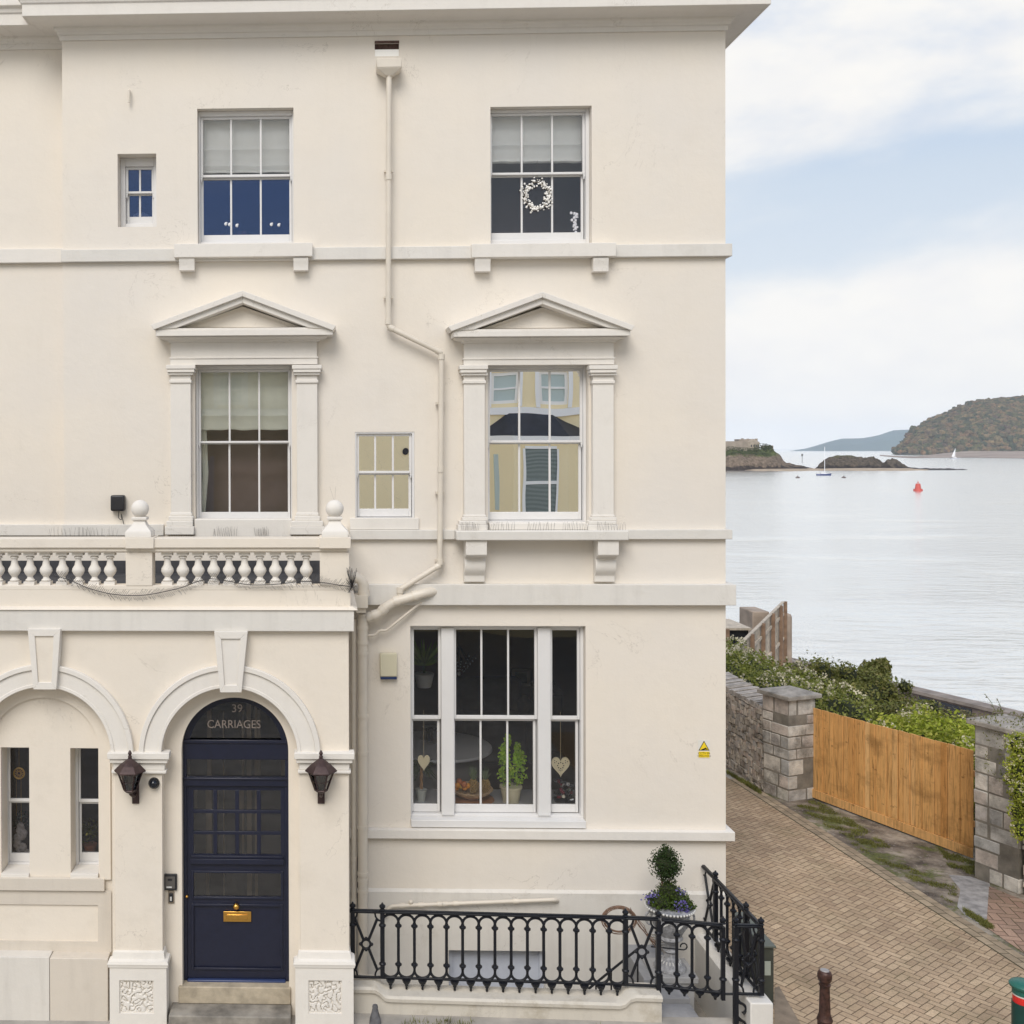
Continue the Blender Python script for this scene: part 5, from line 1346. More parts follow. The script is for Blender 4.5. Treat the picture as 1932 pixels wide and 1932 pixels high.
# rubble walls
def rubble(P0, P1, h, label, seed, thick=.42, cap=True, name='rubble_wall'):
    r_ = random.Random(seed); d = (P1 - P0); Ln = d.length; d = d.normalized(); nn = Vector((-d.y, d.x, 0))
    if nn.x > 0: nn = -nn      # nn faces the alley
    c = (P0 + P1) / 2
    t = thing(name, (c.x, c.y, 0), label, 'wall')
    cc = c - nn * thick / 2
    MB().obox(cc, d, nn, Ln / 2, thick / 2 - .008, 0, h - .02).build('mortar', MORT, t)
    b = MB(); z = 0
    while z < h:
        hh = r_.uniform(.05, .105); s = 0
        while s < Ln:
            l = r_.uniform(.05, .19); l = min(l, Ln - s)
            if l > .03:
                z0_, z1_ = z + .004 + r_.uniform(-.012, .012), min(h, z + hh - .005 + r_.uniform(-.015, .02)); pr = r_.uniform(.0, .035)
                p = P0 + d * (s + l / 2) - nn * (.04 - pr)
                a = [(-1, -1), (1, -1), (1, 1), (-1, 1)]
                vs = []
                for zc in (0, 1):
                    for sx, sy in a:
                        q = p + d * sx * (l / 2 - .006) * r_.uniform(.78, 1) + nn * sy * .035; vs.append((q.x, q.y, (z0_ if zc == 0 else z1_) + r_.uniform(-.012, .012)))
                b.add(vs, [(3, 2, 1, 0), (4, 5, 6, 7), (0, 1, 5, 4), (1, 2, 6, 5), (2, 3, 7, 6), (3, 0, 4, 7)])
            s += l
        z += hh
    b.build('stones', RUB, t, bevel=.014)
    if cap:
        b = MB(); s = 0
        while s < Ln:
            l = r_.uniform(.05, .10); p = P0 + d * (s + l / 2) - nn * thick / 2; hz = r_.uniform(.08, .12)
            vs = []
            for zc, sh in ((h - .02, 0), (h + hz, .05)):
                for sx, sy in ((-1, -1), (1, -1), (1, 1), (-1, 1)):
                    q = p + d * (sx * (l / 2 - .004) + sh) + nn * sy * (thick / 2 + .01); vs.append((q.x, q.y, zc + (sy * -.03 if zc > h else 0)))
            b.add(vs, [(3, 2, 1, 0), (4, 5, 6, 7), (0, 1, 5, 4), (1, 2, 6, 5), (2, 3, 7, 6), (3, 0, 4, 7)]); s += l
        b.build('coping', plain('coping_slabs', (.42, .38, .34), .9, var=.3, vscale=9, bmp=.4, island=.25), t, bevel=.008)
    return t
Wa = Vector((*G(1437, 1499), 0)) ; Wa = F1 - u * .56 + v * .04
Wb = Vector((Wa.x - .35, Wa.y + 9, 0))
hw_ = height_at(1400, 1322, *G(1400, 1478)) - .06
rubble(Wb, Wa, hw_, 'low rubble stone wall with slanted coping running behind the house corner', 21)
F2e = F2 + u * .64 + v * .05
rubble(F2e, F2e + u * 4.0, hp2 - .15, 'rubble stone wall beyond the near gate pillar at the right edge', 22, cap=False)
# ivy on the right
hedge('pale flowering ivy tumbling over the wall at the right edge of the picture', 'climber',
      [(tuple(CAM + ray(px, py) * (Z / ray(px, py).y)), (rr, rr, rr * 1.2)) for px, py, Z, rr in ((1921, 1405, 13.3, .14), (1926, 1450, 13.25, .17), (1930, 1495, 13.2, .16), (1921, 1530, 13.2, .12), (1930, 1565, 13.1, .14), (1950, 1430, 13.2, .25), (1955, 1510, 13.1, .25), (1904, 1470, 13.35, .07))], 4200, .018, L_YG, 31, 130, .028, name='ivy')
b = MB(); r_ = random.Random(8)
for k in range(60):
    p = F2 + u * r_.uniform(.0, .7) + v * r_.uniform(-.08, .5) + Vector((0, 0, hp2 + .09 + r_.uniform(-.03, .05)))
    for _ in range(8): leaf(b, p + rdir(r_) * .05, .014, r_)
for k in range(45):
    p = F2 + u * r_.uniform(.15, .65) - v * .02 + Vector((0, 0, r_.uniform(hp2 - .7, hp2)))
    for _ in range(5): leaf(b, p + rdir(r_) * .04, .013, r_)
for k in range(9):
    p0 = F2 + u * r_.uniform(.1, .5) + v * .3 + Vector((0, 0, hp2 + .1)); p1 = p0 + Vector((r_.uniform(-.2, .15), 0, r_.uniform(.08, .3))); b.tube([p0, p0.lerp(p1, .5) + Vector((0, 0, .04)), p1], .004, 3, cap=False)
    for _ in range(6): leaf(b, p0.lerp(p1, r_.random()), .018, r_)
o = b.build('creeper', L_D, org=tuple(F2)); tag(o, 'thin dark creeper straggling over the cap of the near gate pillar', 'climber')

# hedges behind the gate
def zline(px, py, Y): return W(px, py, Y)[1]
bl = []
for i in range(13):
    f = .17 + .95 * i / 12; c = gA + (gB - gA) * f + v * 1.15; h_ = 1.34 + .10 * noise.noise(Vector((i * .7, 2, 0)))
    bl.append(((c.x, c.y, h_ - .55), (.55, .6, .62))); bl.append(((c.x + v.x * .7, c.y + v.y * .7 + .1, h_ - .50), (.5, .6, .6)))
hedge('bright yellow-green flowering hedge directly behind the timber gate', 'hedge', bl, 27000, .036, L_YG, 41, 1100, .05)
bl = []
for i in range(9):
    x, y = Wa.x + .92 - i * .04, Wa.y + .75 + i * .95; bl.append(((x, y, .98 + .08 * math.sin(i * 2)), (.60, .7, .66))); bl.append(((x + .8, y + .2, .95), (.6, .7, .60)))
hedge('green hedge covered in cream blossom behind the low rubble wall', 'hedge', bl, 20000, .036, L_G, 42, 1000, .055)
bl = []
for (px, py, Z, r1) in ((1530, 1250, 22, .8), (1570, 1257, 22.5, .8), (1610, 1266, 22.5, .75), (1650, 1276, 22, .65), (1690, 1305, 22, .6), (1720, 1330, 21.5, .7), (1600, 1290, 20.8, .7), (1680, 1330, 20.8, .7), (1540, 1290, 21, .8)):
    Y = Z - 12.12; x, z = W(px, py, Y); bl.append(((x, Y, z - r1 * .85), (r1 * .9, r1 * .9, r1)))
r_ = random.Random(51); bl += [((c[0] + r_.uniform(-1, 1) * ra[0], c[1] + r_.uniform(-.8, .5), c[2] + ra[2] * r_.uniform(.0, .62)), tuple(q * r_.uniform(.22, .42) for q in ra)) for c, ra in bl for _ in range(4)]
hedge('dark green shrubbery sloping down behind the flowering hedges', 'shrubs', bl, 20000, .038, L_D, 43, 0, name='shrubbery')
bl = []
for (px, py, Z, r1) in ((1655, 1266, 24, .35), (1664, 1254, 24, .22), (1640, 1262, 24.5, .25)):
    Y = Z - 12.12; x, z = W(px, py, Y); bl.append(((x, Y, z - r1 * .3), (r1 * .8, r1 * .8, r1)))
hedge('taller dark bush sticking up out of the shrubbery against the water', 'bush', bl, 2600, .04, L_D, 44, 0, name='bush')
bl = []
for i in range(14):
    px = 1725 + i * 17; py = 1322 + i * 4.8 + 4 * math.sin(i); Z = 27 - i * .25; Y = Z - 12.12; x, z = W(px, py + 12, Y); bl.append(((x, Y, z - .55), (.75, .8, .75)))
hedge('dry brownish scrub on the slope above the sea wall', 'scrub', bl, 13000, .04, L_BR, 45, 0, name='scrub')

# timber fence beyond the hedge
FW = plain('weathered_timber', (.48, .41, .32), .85, var=.3, vscale=6, bmp=.3, island=.2); FP = plain('fence_post', (.24, .155, .10), .8, var=.25, vscale=6)
t = thing('timber_fence', (12, 17, -1), 'weathered timber fence with posts running down towards the water', 'fence')
fa = Vector((9.3, 11.9, 0)); 
def at_depth(px, py, Z): r = ray(px, py); return CAM + r * (Z / r.y)
fa = at_depth(1370, 1258, 24.2); fb = at_depth(1477, 1124, 33.0)
fa.z = fb.z = (fa.z + fb.z) / 2
fd = (fb - fa); Lf = fd.length; fd.normalize(); fn = Vector((fd.y, -fd.x, 0))
b = MB(); nb = 60; r_ = random.Random(3)
for i in range(nb): c = fa + fd * (Lf * (i + .5) / nb); b.obox(c - fn * .02, fd, fn, Lf / nb / 2 - .012, .01, fa.z - 2.6, fa.z + r_.uniform(-.01, .01))
b.build('boards', FW, t)
b = MB(); c = (fa + fb) / 2; b.obox(c + fn * .01, fd, fn, Lf / 2, .04, fa.z + .001, fa.z + .03)
for dz in (.35, 1.1, 1.9): b.obox(c + fn * .02, fd, fn, Lf / 2, .025, fa.z - dz - .04, fa.z - dz + .04)
b.build('rails', FW, t)
for i, (px, py) in enumerate(((1414, 1199), (1435, 1176), (1454, 1156), (1469, 1137), (1477.5, 1124))):
    # where the pixel column meets the fence line
    r0 = ray(px, py); tt = (fa.z - CAM.z) / r0.z; best = min((abs(((fa + fd * s_) - CAM).cross(r0).z), s_) for s_ in [Lf * k / 400 for k in range(401)])[1]
    c = fa + fd * best + fn * .07; MB().obox(c, fd, fn, .05, .05, fa.z - 2.8, fa.z + .03).build('post', FP, t, bevel=.004)
CON = plain('pale_concrete', (.34, .27, .21), .9, var=.25, vscale=2, bmp=.3)
def block(name, px, Z, d, mat, label, cat, zb=-6, bev=.03):
    Y = Z - 12.12; q = rect(*px, Y); o = MB().box(q[0], q[1], Y, Y + d, zb, q[3]).build(name, mat, org=((q[0] + q[1]) / 2, Y + d / 2, zb), bevel=bev); tag(o, label, cat); return o
block('concrete_pier', (1420, 1154, 1452, 1235), 31, 1.0, CON, 'square pale concrete pier behind the timber fence', 'pier')
o = block('concrete_buttress', (1482, 1158, 1497.5, 1240), 33.6, .6, CON, 'rounded concrete buttress at the seaward end of the timber fence', 'buttress', bev=.15)
t = thing('garden_shelter', (W(1390, 1200, 17)[0], 17, -2), 'low shelter with dark glazing and a timber post beside the house corner', 'shelter')
q = rect(1340, 1188, 1412, 1260, 17.2); MB().box(q[0], q[1], 17.2, 18.6, q[2], q[3]).build('glazing', plain('dark_glazing', (.015, .017, .022), .2), t)
q2 = rect(1365, 1188, 1378, 1260, 17.0); MB().box(q2[0], q2[1], 17.05, 17.17, q2[2], q2[3]).build('post', FP, t); MB().box(q[0], q[1] + .05, 17.1, 18.7, q[3] + .001, q[3] + .06).build('roof_edge', FW, t)
# sea wall
t = thing('sea_wall', (20, 27, -4), 'long low sea wall with stone coping and dark panels at the edge of the garden', 'wall')
Y = 27.4
def zs(py): return W(1800, py, Y)[1]
sa = at_depth(1700, 1304, 42); sb = at_depth(1960, 1341, 37); sa.z = sb.z = (sa.z + sb.z) / 2
sa = sa + (sa - sb) * 6; sb = sb + (sb - sa).normalized() * 6
sd = (sb - sa); Ls = sd.length; sd.normalize(); sn = Vector((sd.y, -sd.x, 0)); sc0 = (sa + sb) / 2
MB().obox(sc0, sd, sn, Ls / 2, .25, sa.z - 5, sa.z - .12).build('masonry', plain('brown_stone', (.17, .13, .11), .9, var=.4, vscale=2, bmp=.5, bscale=6), t)
MB().obox(sc0, sd, sn, Ls / 2, .32, sa.z - .12, sa.z).build('coping', plain('coping_stone', (.24, .20, .17), .9, var=.3, vscale=2), t)
for k, (pa_, pb_) in enumerate(((1742, 1780), (1783, 1843))):
    def meet(px):
        r0 = ray(px, 1330); return min((abs(((sa + sd * s_) - CAM).cross(r0).z), s_) for s_ in [Ls * j / 2000 for j in range(2001)])[1]
    s0, s1 = meet(pa_), meet(pb_); c = sa + sd * (s0 + s1) / 2 + sn * (.26 if sn.y < 0 else -.26)
    MB().obox(c, sd, sn, abs(s1 - s0) / 2, .02, sa.z - 2.5, sa.z - .20).build('dark_panel', plain('dark_panel', (.02, .022, .03), .5), t)

# ================================================ BOLLARDS
def zpx(px, py, Z): r = ray(px, py); return (CAM + r * (Z / r.y)).z
Zb = 9.6
pbx = at_depth(1556, 1870, Zb); bx, by = pbx.x, pbx.y; ztp = zpx(1556, 1831, Zb)
RUSTB = plain('brown_cast_iron', (.060, .027, .020), .45, .3, var=.6, vscale=25, bmp=.4, bscale=40)
t = thing('cast_iron_bollard', (bx, by, 0), 'brown rusty cast iron bollard with a ball head standing on the block paving', 'bollard')
k = ztp
MB().lathe((bx, by, 0), [(.11, 0), (.11, .06), (.085, .10), (.062, .45), (.056, k - .47), (.068, k - .44), (.056, k - .41), (.048, k - .38), (.043, k - .20), (.040, k - .14), (.049, k - .135), (.050, k - .12), (.041, k - .115), (.040, k - .105)], 20).build('shaft', RUSTB, t, smooth=True)
MB().lathe((bx, by, 0), [(.040, k - .105), (.054, k - .09), (.061, k - .06), (.061, k - .035), (.052, k - .008), (.04, k)], 20).build('head', RUSTB, t, smooth=True)
MB().lathe((bx, by, 0), [(.039, k + .0005), (.036, k + .006)], 20).build('cap', plain('worn_steel', (.35, .33, .32), .5, .4), t)
b = MB()
for i in range(8): a = i * math.pi / 4; b.tube([(bx + .060 * math.cos(a), by + .060 * math.sin(a), .45), (bx + .056 * math.cos(a), by + .056 * math.sin(a), k - .47)], .007, 5)
b.build('fluting', RUSTB, t)
Zb = 9.4; pgx = at_depth(1933, 1870, Zb); gx, gy = pgx.x, pgx.y; k = zpx(1929, 1850, Zb); s_ = Zb / 2000
GRN = plain('bollard_green', (.006, .05, .042), .4, var=.1, vscale=10); 
t = thing('plastic_bollard', (gx, gy, 0), 'dark green domed bollard with a red reflective band at the right edge', 'bollard')
MB().lathe((gx, gy, 0), [(20.5 * s_, 0), (20.5 * s_, k - 40 * s_)], 28).build('body', GRN, t, smooth=True)
MB().lathe((gx, gy, 0), [(19 * s_, k - 40 * s_), (19 * s_, k - 26 * s_)], 28).build('red_band', plain('band_red', (.70, .025, .02), .35), t, smooth=True)
MB().lathe((gx, gy, 0), [(19.4 * s_, k - 27 * s_), (19.4 * s_, k - 24 * s_)], 28).build('band_edge', plain('band_white', (.7, .65, .6), .4), t, smooth=True)
MB().lathe((gx, gy, 0), [(20 * s_, k - 24 * s_), (20 * s_, k - 14 * s_), (24 * s_, k - 12 * s_), (25 * s_, k - 8 * s_), (22 * s_, k - 4 * s_), (13 * s_, k - 1 * s_), (3 * s_, k)], 28).build('dome', plain('dome_green', (.02, .13, .10), .4), t, smooth=True)
# ================================================ SEA
SEA = -8.3
m, nt_, b_ = newmat('sea_water')
b_.inputs['Base Color'].default_value = (.50, .50, .49, 1); b_.inputs['Roughness'].default_value = .10; b_.inputs['IOR'].default_value = 1.33; b_.inputs['Specular IOR Level'].default_value = .9
v_ = world_vec(nt_, (.30, .85, 1)); n1 = noise_(nt_, v_, .9, 5, .55, .4)
v2 = world_vec(nt_, (.02, .045, 1)); n2 = noise_(nt_, v2, 1.2, 4, .5, .5)
gls = nd(nt_, 'ShaderNodeBsdfGlossy', i_Roughness=.18); gls.inputs[0].default_value = (1.0, .99, .965, 1)
hh = math_(nt_, 'MULTIPLY', n1, ramp(nt_, n2, [(.35, .15), (.65, 1.0)]))
nn_ = bump(nt_, b_, hh, 1.0, .30); nt_.links.new(nn_, gls.inputs['Normal'])
mx_ = nd(nt_, 'ShaderNodeMixShader'); mx_.inputs[0].default_value = .92
nt_.links.new(b_.outputs[0], mx_.inputs[1]); nt_.links.new(gls.outputs[0], mx_.inputs[2]); nt_.links.new(mx_.outputs[0], nt_.nodes['Material Output'].inputs[0])
b = MB(); b.quad((-60000, 29.5, SEA), (90000, 29.5, SEA), (90000, 120000, SEA), (-60000, 120000, SEA)); o = b.build('sea', m); struct(o)

def depth_of(py): r = ray(1650, py); return (SEA - CAM.z) / (r.z / r.y)
def terrain(name, prof, Zc, dep, mat, parent=None, base=SEA - .5, amp=1.0, fr=.12, nx=160, ny=14, seed=0, label=None, cat=None, kind=None, rough=1.0):
    """prof: (px, py) skyline seen at depth Zc -> ridge; cross-section bell of depth dep"""
    xs = [p[0] for p in prof]; x0, x1 = xs[0], xs[-1]; vs = []; fs = []
    def sk(px):
        for i in range(len(prof) - 1):
            if prof[i][0] <= px <= prof[i + 1][0]:
                t_ = (px - prof[i][0]) / max(1e-6, prof[i + 1][0] - prof[i][0]); return prof[i][1] + (prof[i + 1][1] - prof[i][1]) * t_
        return prof[-1][1]
    for i in range(nx + 1):
        px = x0 + (x1 - x0) * i / nx; r = ray(px, sk(px)); top = CAM + r * (Zc / r.y)
        for j in range(ny + 1):
            t_ = j / ny; k = math.sin(min(1, t_ * 2.0) * math.pi / 2) ** .6 if t_ < .5 else math.cos((t_ - .5) * math.pi) ** .5 if t_ < 1 else 0
            y = top.y + (t_ - .5) * dep; h_ = max(0, top.z - base)
            nn = noise.fractal(Vector((top.x * fr, y * fr, seed)), .9, 2.1, 5) * amp
            z = base + h_ * k + nn * (0.25 + .75 * k) * min(1, h_ / (amp * 2 + .01)) * (0.35 if j == ny // 2 else 1)
            kx_ = (y - CAM.y) / (top.y - CAM.y); vs.append((top.x * kx_ + noise.noise(Vector((top.x * fr * 2, y * fr * 2, seed + 5))) * amp * rough, y, z))
    for i in range(nx):
        for j in range(ny): a = i * (ny + 1) + j; fs.append((a, a + ny + 1, a + ny + 2, a + 1))
    b = MB().add(vs, fs)
    if parent is not None: return b.build(name, mat, parent)
    c = vs[(nx // 2) * (ny + 1) + ny // 2]; o = b.build(name, mat, org=(c[0], c[1], base))
    if label: tag(o, label, cat)
    if kind: o['kind'] = kind
    return o
def rockmat(name, z0, z1, low, mid, top, fr=.15):
    m, nt, b = newmat(name); b.inputs['Roughness'].default_value = .95; b.inputs['Specular IOR Level'].default_value = .1
    g = nd(nt, 'ShaderNodeNewGeometry'); s = nd(nt, 'ShaderNodeSeparateXYZ'); nt.links.new(g.outputs['Position'], s.inputs[0])
    v = world_vec(nt); n = noise_(nt, v, fr, 6, .65)
    h = math_(nt, 'ADD', s.outputs[2], math_(nt, 'MULTIPLY', math_(nt, 'SUBTRACT', n, .5), (z1 - z0) * .7))
    k = nd(nt, 'ShaderNodeMapRange'); k.inputs[1].default_value = z0; k.inputs[2].default_value = z1; nt.links.new(h, k.inputs[0])
    c = ramp(nt, k.outputs[0], [(0, low), (.14, low), (.2, mid), (.62, tuple(x * 1.15 for x in mid)), (.74, top), (1, top)])
    n2 = noise_(nt, world_vec(nt, (1, 1, .5)), fr * 3.5, 6, .7)
    c = mixc(nt, 1.0, c, ramp(nt, n2, [(.35, .45), (.65, 1.45)]), 'MULTIPLY')
    nt.links.new(c, b.inputs['Base Color']); bump(nt, b, n2, .8, 1.2); return m
ROCK1 = rockmat('cliff_rock', SEA, 5.5, (.045, .035, .03), (.17, .13, .095), (.085, .10, .035))
ROCK2 = rockmat('islet_rock', SEA, 4, (.04, .033, .03), (.10, .08, .06), (.10, .095, .045))
SAND = plain('beach_sand', (.42, .32, .22), .95, var=.25, vscale=.12)
struct(terrain('island', [(1180, 848), (1369, 847), (1400, 846), (1430, 847), (1455, 850), (1462, 853), (1471, 862), (1476, 871), (1490, 876), (1500, 878), (1515, 880), (1536, 886)], 735, 60, ROCK1, amp=2.6, fr=.09, nx=190, ny=26, seed=3))
b = MB()
def flat_px(pts, z=SEA + .12): return [(*G(px, py, z), z) for px, py in pts]
def spit(pxs, top, bot, name, mat, lift=1.0):
    vs = []; n = 40
    for i in range(n + 1):
        px = pxs[0] + (pxs[1] - pxs[0]) * i / n; w_ = math.sin(math.pi * i / n) ** .35
        k = 1.0 + .0 * i
        for j, (f, z) in enumerate(((0, SEA - .4), (.3, SEA + lift * w_), (.7, SEA + lift * w_ * .9), (1, SEA - .5))):
            py = bot + (top - bot) * (1 - w_) * .5 - 0 + (top - bot) * w_ * f + 1.0 * noise.noise(Vector((px * .05, j, 2)))
            X, Y = G(px, py, SEA); vs.append((X, Y, z))
    return MB().add(vs, [(4 * i + j, 4 * i + j + 1, 4 * i + j + 5, 4 * i + j + 4) for i in range(n) for j in range(3)]).build(name, mat)
struct(spit((1400, 1560), 883.5, 889.5, 'beach', SAND)); struct(spit((1530, 1755), 884, 889, 'beach', SAND))
struct(terrain('islet', [(1538, 886), (1545, 879), (1552, 872), (1562, 864), (1572, 860.5), (1590, 859.5), (1612, 860), (1628, 863.5), (1640, 862.5), (1655, 865), (1663, 873), (1668, 875), (1675, 867), (1684, 865.5), (1692, 869), (1700, 875), (1712, 881), (1735, 884.5), (1740, 886)], 745, 34, ROCK2, amp=2.2, fr=.13, nx=170, ny=20, seed=9))
struct(terrain('reef', [(1700, 887), (1724, 884), (1760, 883.5), (1800, 884.5), (1824, 886), (1838, 888.5), (1846, 891)], 700, 14, plain('wet_rock', (.05, .043, .038), .8, var=.5, vscale=.3, bmp=.8, bscale=.4), amp=.8, fr=.25, nx=100, ny=10, seed=14))
struct(terrain('reef', [(1369, 894), (1400, 894.3), (1440, 894.6), (1465, 896)], 640, 8, plain('weedy_rock', (.07, .05, .03), .8, var=.5, vscale=.3), amp=.5, fr=.3, nx=60, ny=8, seed=15))
# fort on the island
FORT = plain('fort_stone', (.30, .25, .20), .9, var=.25, vscale=.25); FRT2 = plain('fort_roof', (.25, .17, .13), .9, var=.2, vscale=.4)
t = thing('island_fort', (W(1420, 846, 722)[0], 722, 5), 'old stone fort with a gabled house on top of the cliff island', 'fort')
def fbox(b, px, Z, d): q = rect(*px, Z - 12.12); b.box(q[0], q[1], Z - 12.12, Z - 12.12 + d, q[2] - 3, q[3])
b = MB(); fbox(b, (1300, 832.5, 1411, 850), 728, 6); fbox(b, (1394, 828.5, 1417, 850), 736, 8); b.build('curtain_wall', FORT, t)
b = MB(); fbox(b, (1411, 834, 1433, 850), 733, 7); q = rect(1411, 828, 1433, 834.3, 720.88); b.prism([(q[0], q[2]), (q[1], q[2]), ((q[0] + q[1]) / 2, q[3])], 720.88, 727.8); b.build('gabled_house', plain('fort_house', (.38, .32, .25), .9, var=.2, vscale=.4), t)
b = MB()
for px in ((1400, 827, 1403, 829), (1426, 827.5, 1429.5, 832), (1411, 827.5, 1413, 830)): q = rect(*px, 724); b.box(q[0], q[1], 724, 726, q[2] - 2, q[3])
b.build('chimney', FORT, t)
b = MB()
for px in ((1417, 839, 1419, 843), (1422, 839, 1424, 843), (1427, 839, 1429, 843)): q = rect(*px, 720.5); b.box(q[0], q[1], 720.6, 720.85, q[2], q[3])
b.build('window', plain('fort_window', (.05, .05, .05), .5), t)
b = MB(); fbox(b, (1440, 840.5, 1459, 853), 738, 4); o = b.build('cliff_battery', FORT, org=(W(1450, 848, 726)[0], 726, 4)); tag(o, 'low stone battery wall at the tip of the cliff island', 'battery')
r_ = random.Random(77); b = MB()
for (px, py, rr) in ((1437, 840, 3.2), (1443, 840.5, 2.6), (1447, 842, 2.2), (1380, 845, 2.6), (1392, 846, 2.2), (1405, 846.5, 2.4), (1420, 847, 2.2), (1432, 846, 2.4), (1450, 847, 2)):
    Y = 718 - 12.12 - 2; x, z = W(px, py + 2, Y)
    for _ in range(130): d = rdir(r_); leaf(b, Vector((x + d.x * rr * 1.7, Y + d.y * rr, z + d.z * rr * .6)), .45, r_)
o = b.build('island_scrub', leafmat('island_green', [(.04, .055, .02), (.09, .10, .035)]), org=(W(1420, 846, 700)[0], 700, 4)); tag(o, 'bushes', None, kind='stuff')

# far hills
FAR = plain('far_hill_haze_green', (.06, .10, .10), .95, var=.35, vscale=.004)  # wooded green with some of the distance haze's blue mixed in
hprof = [(1455, 853.5), (1490, 851), (1523, 846.5), (1545, 840), (1569, 832.5), (1590, 828), (1610, 827.5), (1630, 826.8), (1648, 823), (1661, 820), (1675, 815), (1686, 812), (1705, 811), (1729, 810), (1760, 806), (1900, 800), (2400, 790)]
struct(terrain('headland', hprof, 7000, 900, FAR, amp=9, fr=.004, nx=200, ny=12, seed=22, rough=.3))
nearp = [(1652, 862), (1690, 861), (1697, 859), (1703, 850), (1710, 842), (1726, 822), (1736, 811), (1752, 803), (1769, 795), (1780, 789), (1799, 781), (1815, 774), (1830, 768.5), (1855, 761), (1870, 760), (1892, 758), (1915, 756.5), (1932, 754), (1990, 748), (2200, 735), (2500, 730)]
hl = terrain('wooded_hill', nearp, 2650, 620, plain('hill_soil', (.05, .05, .025), .95, var=.3, vscale=.02), amp=6, fr=.01, nx=200, ny=24, seed=33, rough=.4); struct(hl)
CRN = None
m, nt_, b_ = newmat('wood_crowns'); b_.inputs['Roughness'].default_value = .9; b_.inputs['Specular IOR Level'].default_value = .1
g_ = nd(nt_, 'ShaderNodeNewGeometry'); c_ = ramp(nt_, g_.outputs['Random Per Island'], [(0, (.04, .05, .025)), (.22, (.10, .095, .04)), (.45, (.19, .115, .06)), (.62, (.05, .06, .035)), (.85, (.21, .15, .07)), (1, (.10, .07, .05))])
c_ = mixc(nt_, 1.0, c_, ramp(nt_, noise_(nt_, world_vec(nt_), .22, 4, .7), [(.3, .45), (.7, 1.6)]), 'MULTIPLY'); nt_.links.new(c_, b_.inputs['Base Color'])
bump(nt_, b_, noise_(nt_, world_vec(nt_), .35, 4, .7), 1.0, 3)
r_ = random.Random(9); b = MB(); V_ = [Vector(v_) + hl.location for v_ in [tuple(x.co) for x in hl.data.vertices]]
ny_ = 25
for _ in range(10500):
    i = r_.randrange(0, 150); j = r_.randrange(0, 15); a = V_[i * ny_ + j]; c2_ = V_[(i + 1) * ny_ + j + 1]; f_ = r_.random(); p = Vector((a.x + (c2_.x - a.x) * r_.random(), a.y + (c2_.y - a.y) * f_, a.z + (c2_.z - a.z) * f_))
    if p.z < SEA + 3: continue
    s0 = r_.uniform(3.8, 8.5); off = len(b.v)
    b.ball((p.x, p.y, p.z + s0 * .25), s0, 9, (1, 1, .85))
    for q in range(off, len(b.v)):
        vv = Vector(b.v[q]); k = 1 + .45 * noise.noise(vv * .22); cc = Vector((p.x, p.y, p.z)); b.v[q] = tuple(cc + (vv - cc) * k)
o = b.build('woodland', m, org=tuple(hl.location)); tag(o, 'mixed autumn woodland covering the headland', None, kind='stuff')
spb = [(*G(px, 864.5 + .8 * math.sin(px * .02) - 5 * max(0, (1730 - px) / 70) ** 1.5, SEA), SEA + .3) for px in range(1660, 2300, 14)]; spt = [(x * (y + 342) / (y + 12), y + 330, SEA + 9 * min(1, max(0, (x / (y + 12) - .55) * 22) + .04)) for x, y, z in spb]
b = MB(); n = len(spb); b.add(spb + spt, [(i, i + 1, n + i + 1, n + i) for i in range(n - 1)]); struct(b.build('shore', plain('shore_stone', (.30, .23, .18), .95, var=.3, vscale=.02)))
b = MB()
for (px, py, w_, h_) in ((1610, 849.5, 6, 1.6), (1730, 857, 0, 0),):
    if w_:
        q = rect(px - w_ / 2, py - h_, px + w_ / 2, py, 6700); b.box(q[0], q[1], 6700, 6740, q[2], q[3])
o = b.build('shore_cottage', plain('cottage_white', (.6, .6, .58), .8), org=(W(1610, 850, 6700)[0], 6700, SEA)); tag(o, 'tiny white building on the shore of the far blue headland', 'building')

# boats and marks
def water_xy(px, py): return G(px, py, SEA)
def buoy():
    x, y = water_xy(1732, 926); s = (y + 12.12) / 2000
    RED = plain('buoy_red', (.50, .09, .07), .5, var=.1, vscale=2)  # red dulled in the colour itself for distance haze
    t = thing('channel_buoy', (x, y, SEA), 'red can-shaped channel buoy floating on the calm water', 'buoy')
    MB().lathe((x, y, SEA), [(6.5 * s, -.5), (7.8 * s, .0), (7.9 * s, 2 * s), (7.5 * s, 3.6 * s), (5.6 * s, 3.8 * s)], 20).build('hull', RED, t, smooth=True)
    MB().lathe((x, y, SEA), [(5.2 * s, 3.8 * s), (4.0 * s, 13 * s), (3.4 * s, 13.4 * s)], 16).build('tower', RED, t, smooth=True)
    b = MB(); b.tube([(x, y, SEA + 13 * s), (x, y, SEA + 18 * s)], .09, 6); b.box(x - 1.0 * s, x + 1.0 * s, y - .1, y + .1, SEA + 14.5 * s, SEA + 16 * s); b.build('top_mark', RED, t)
buoy()
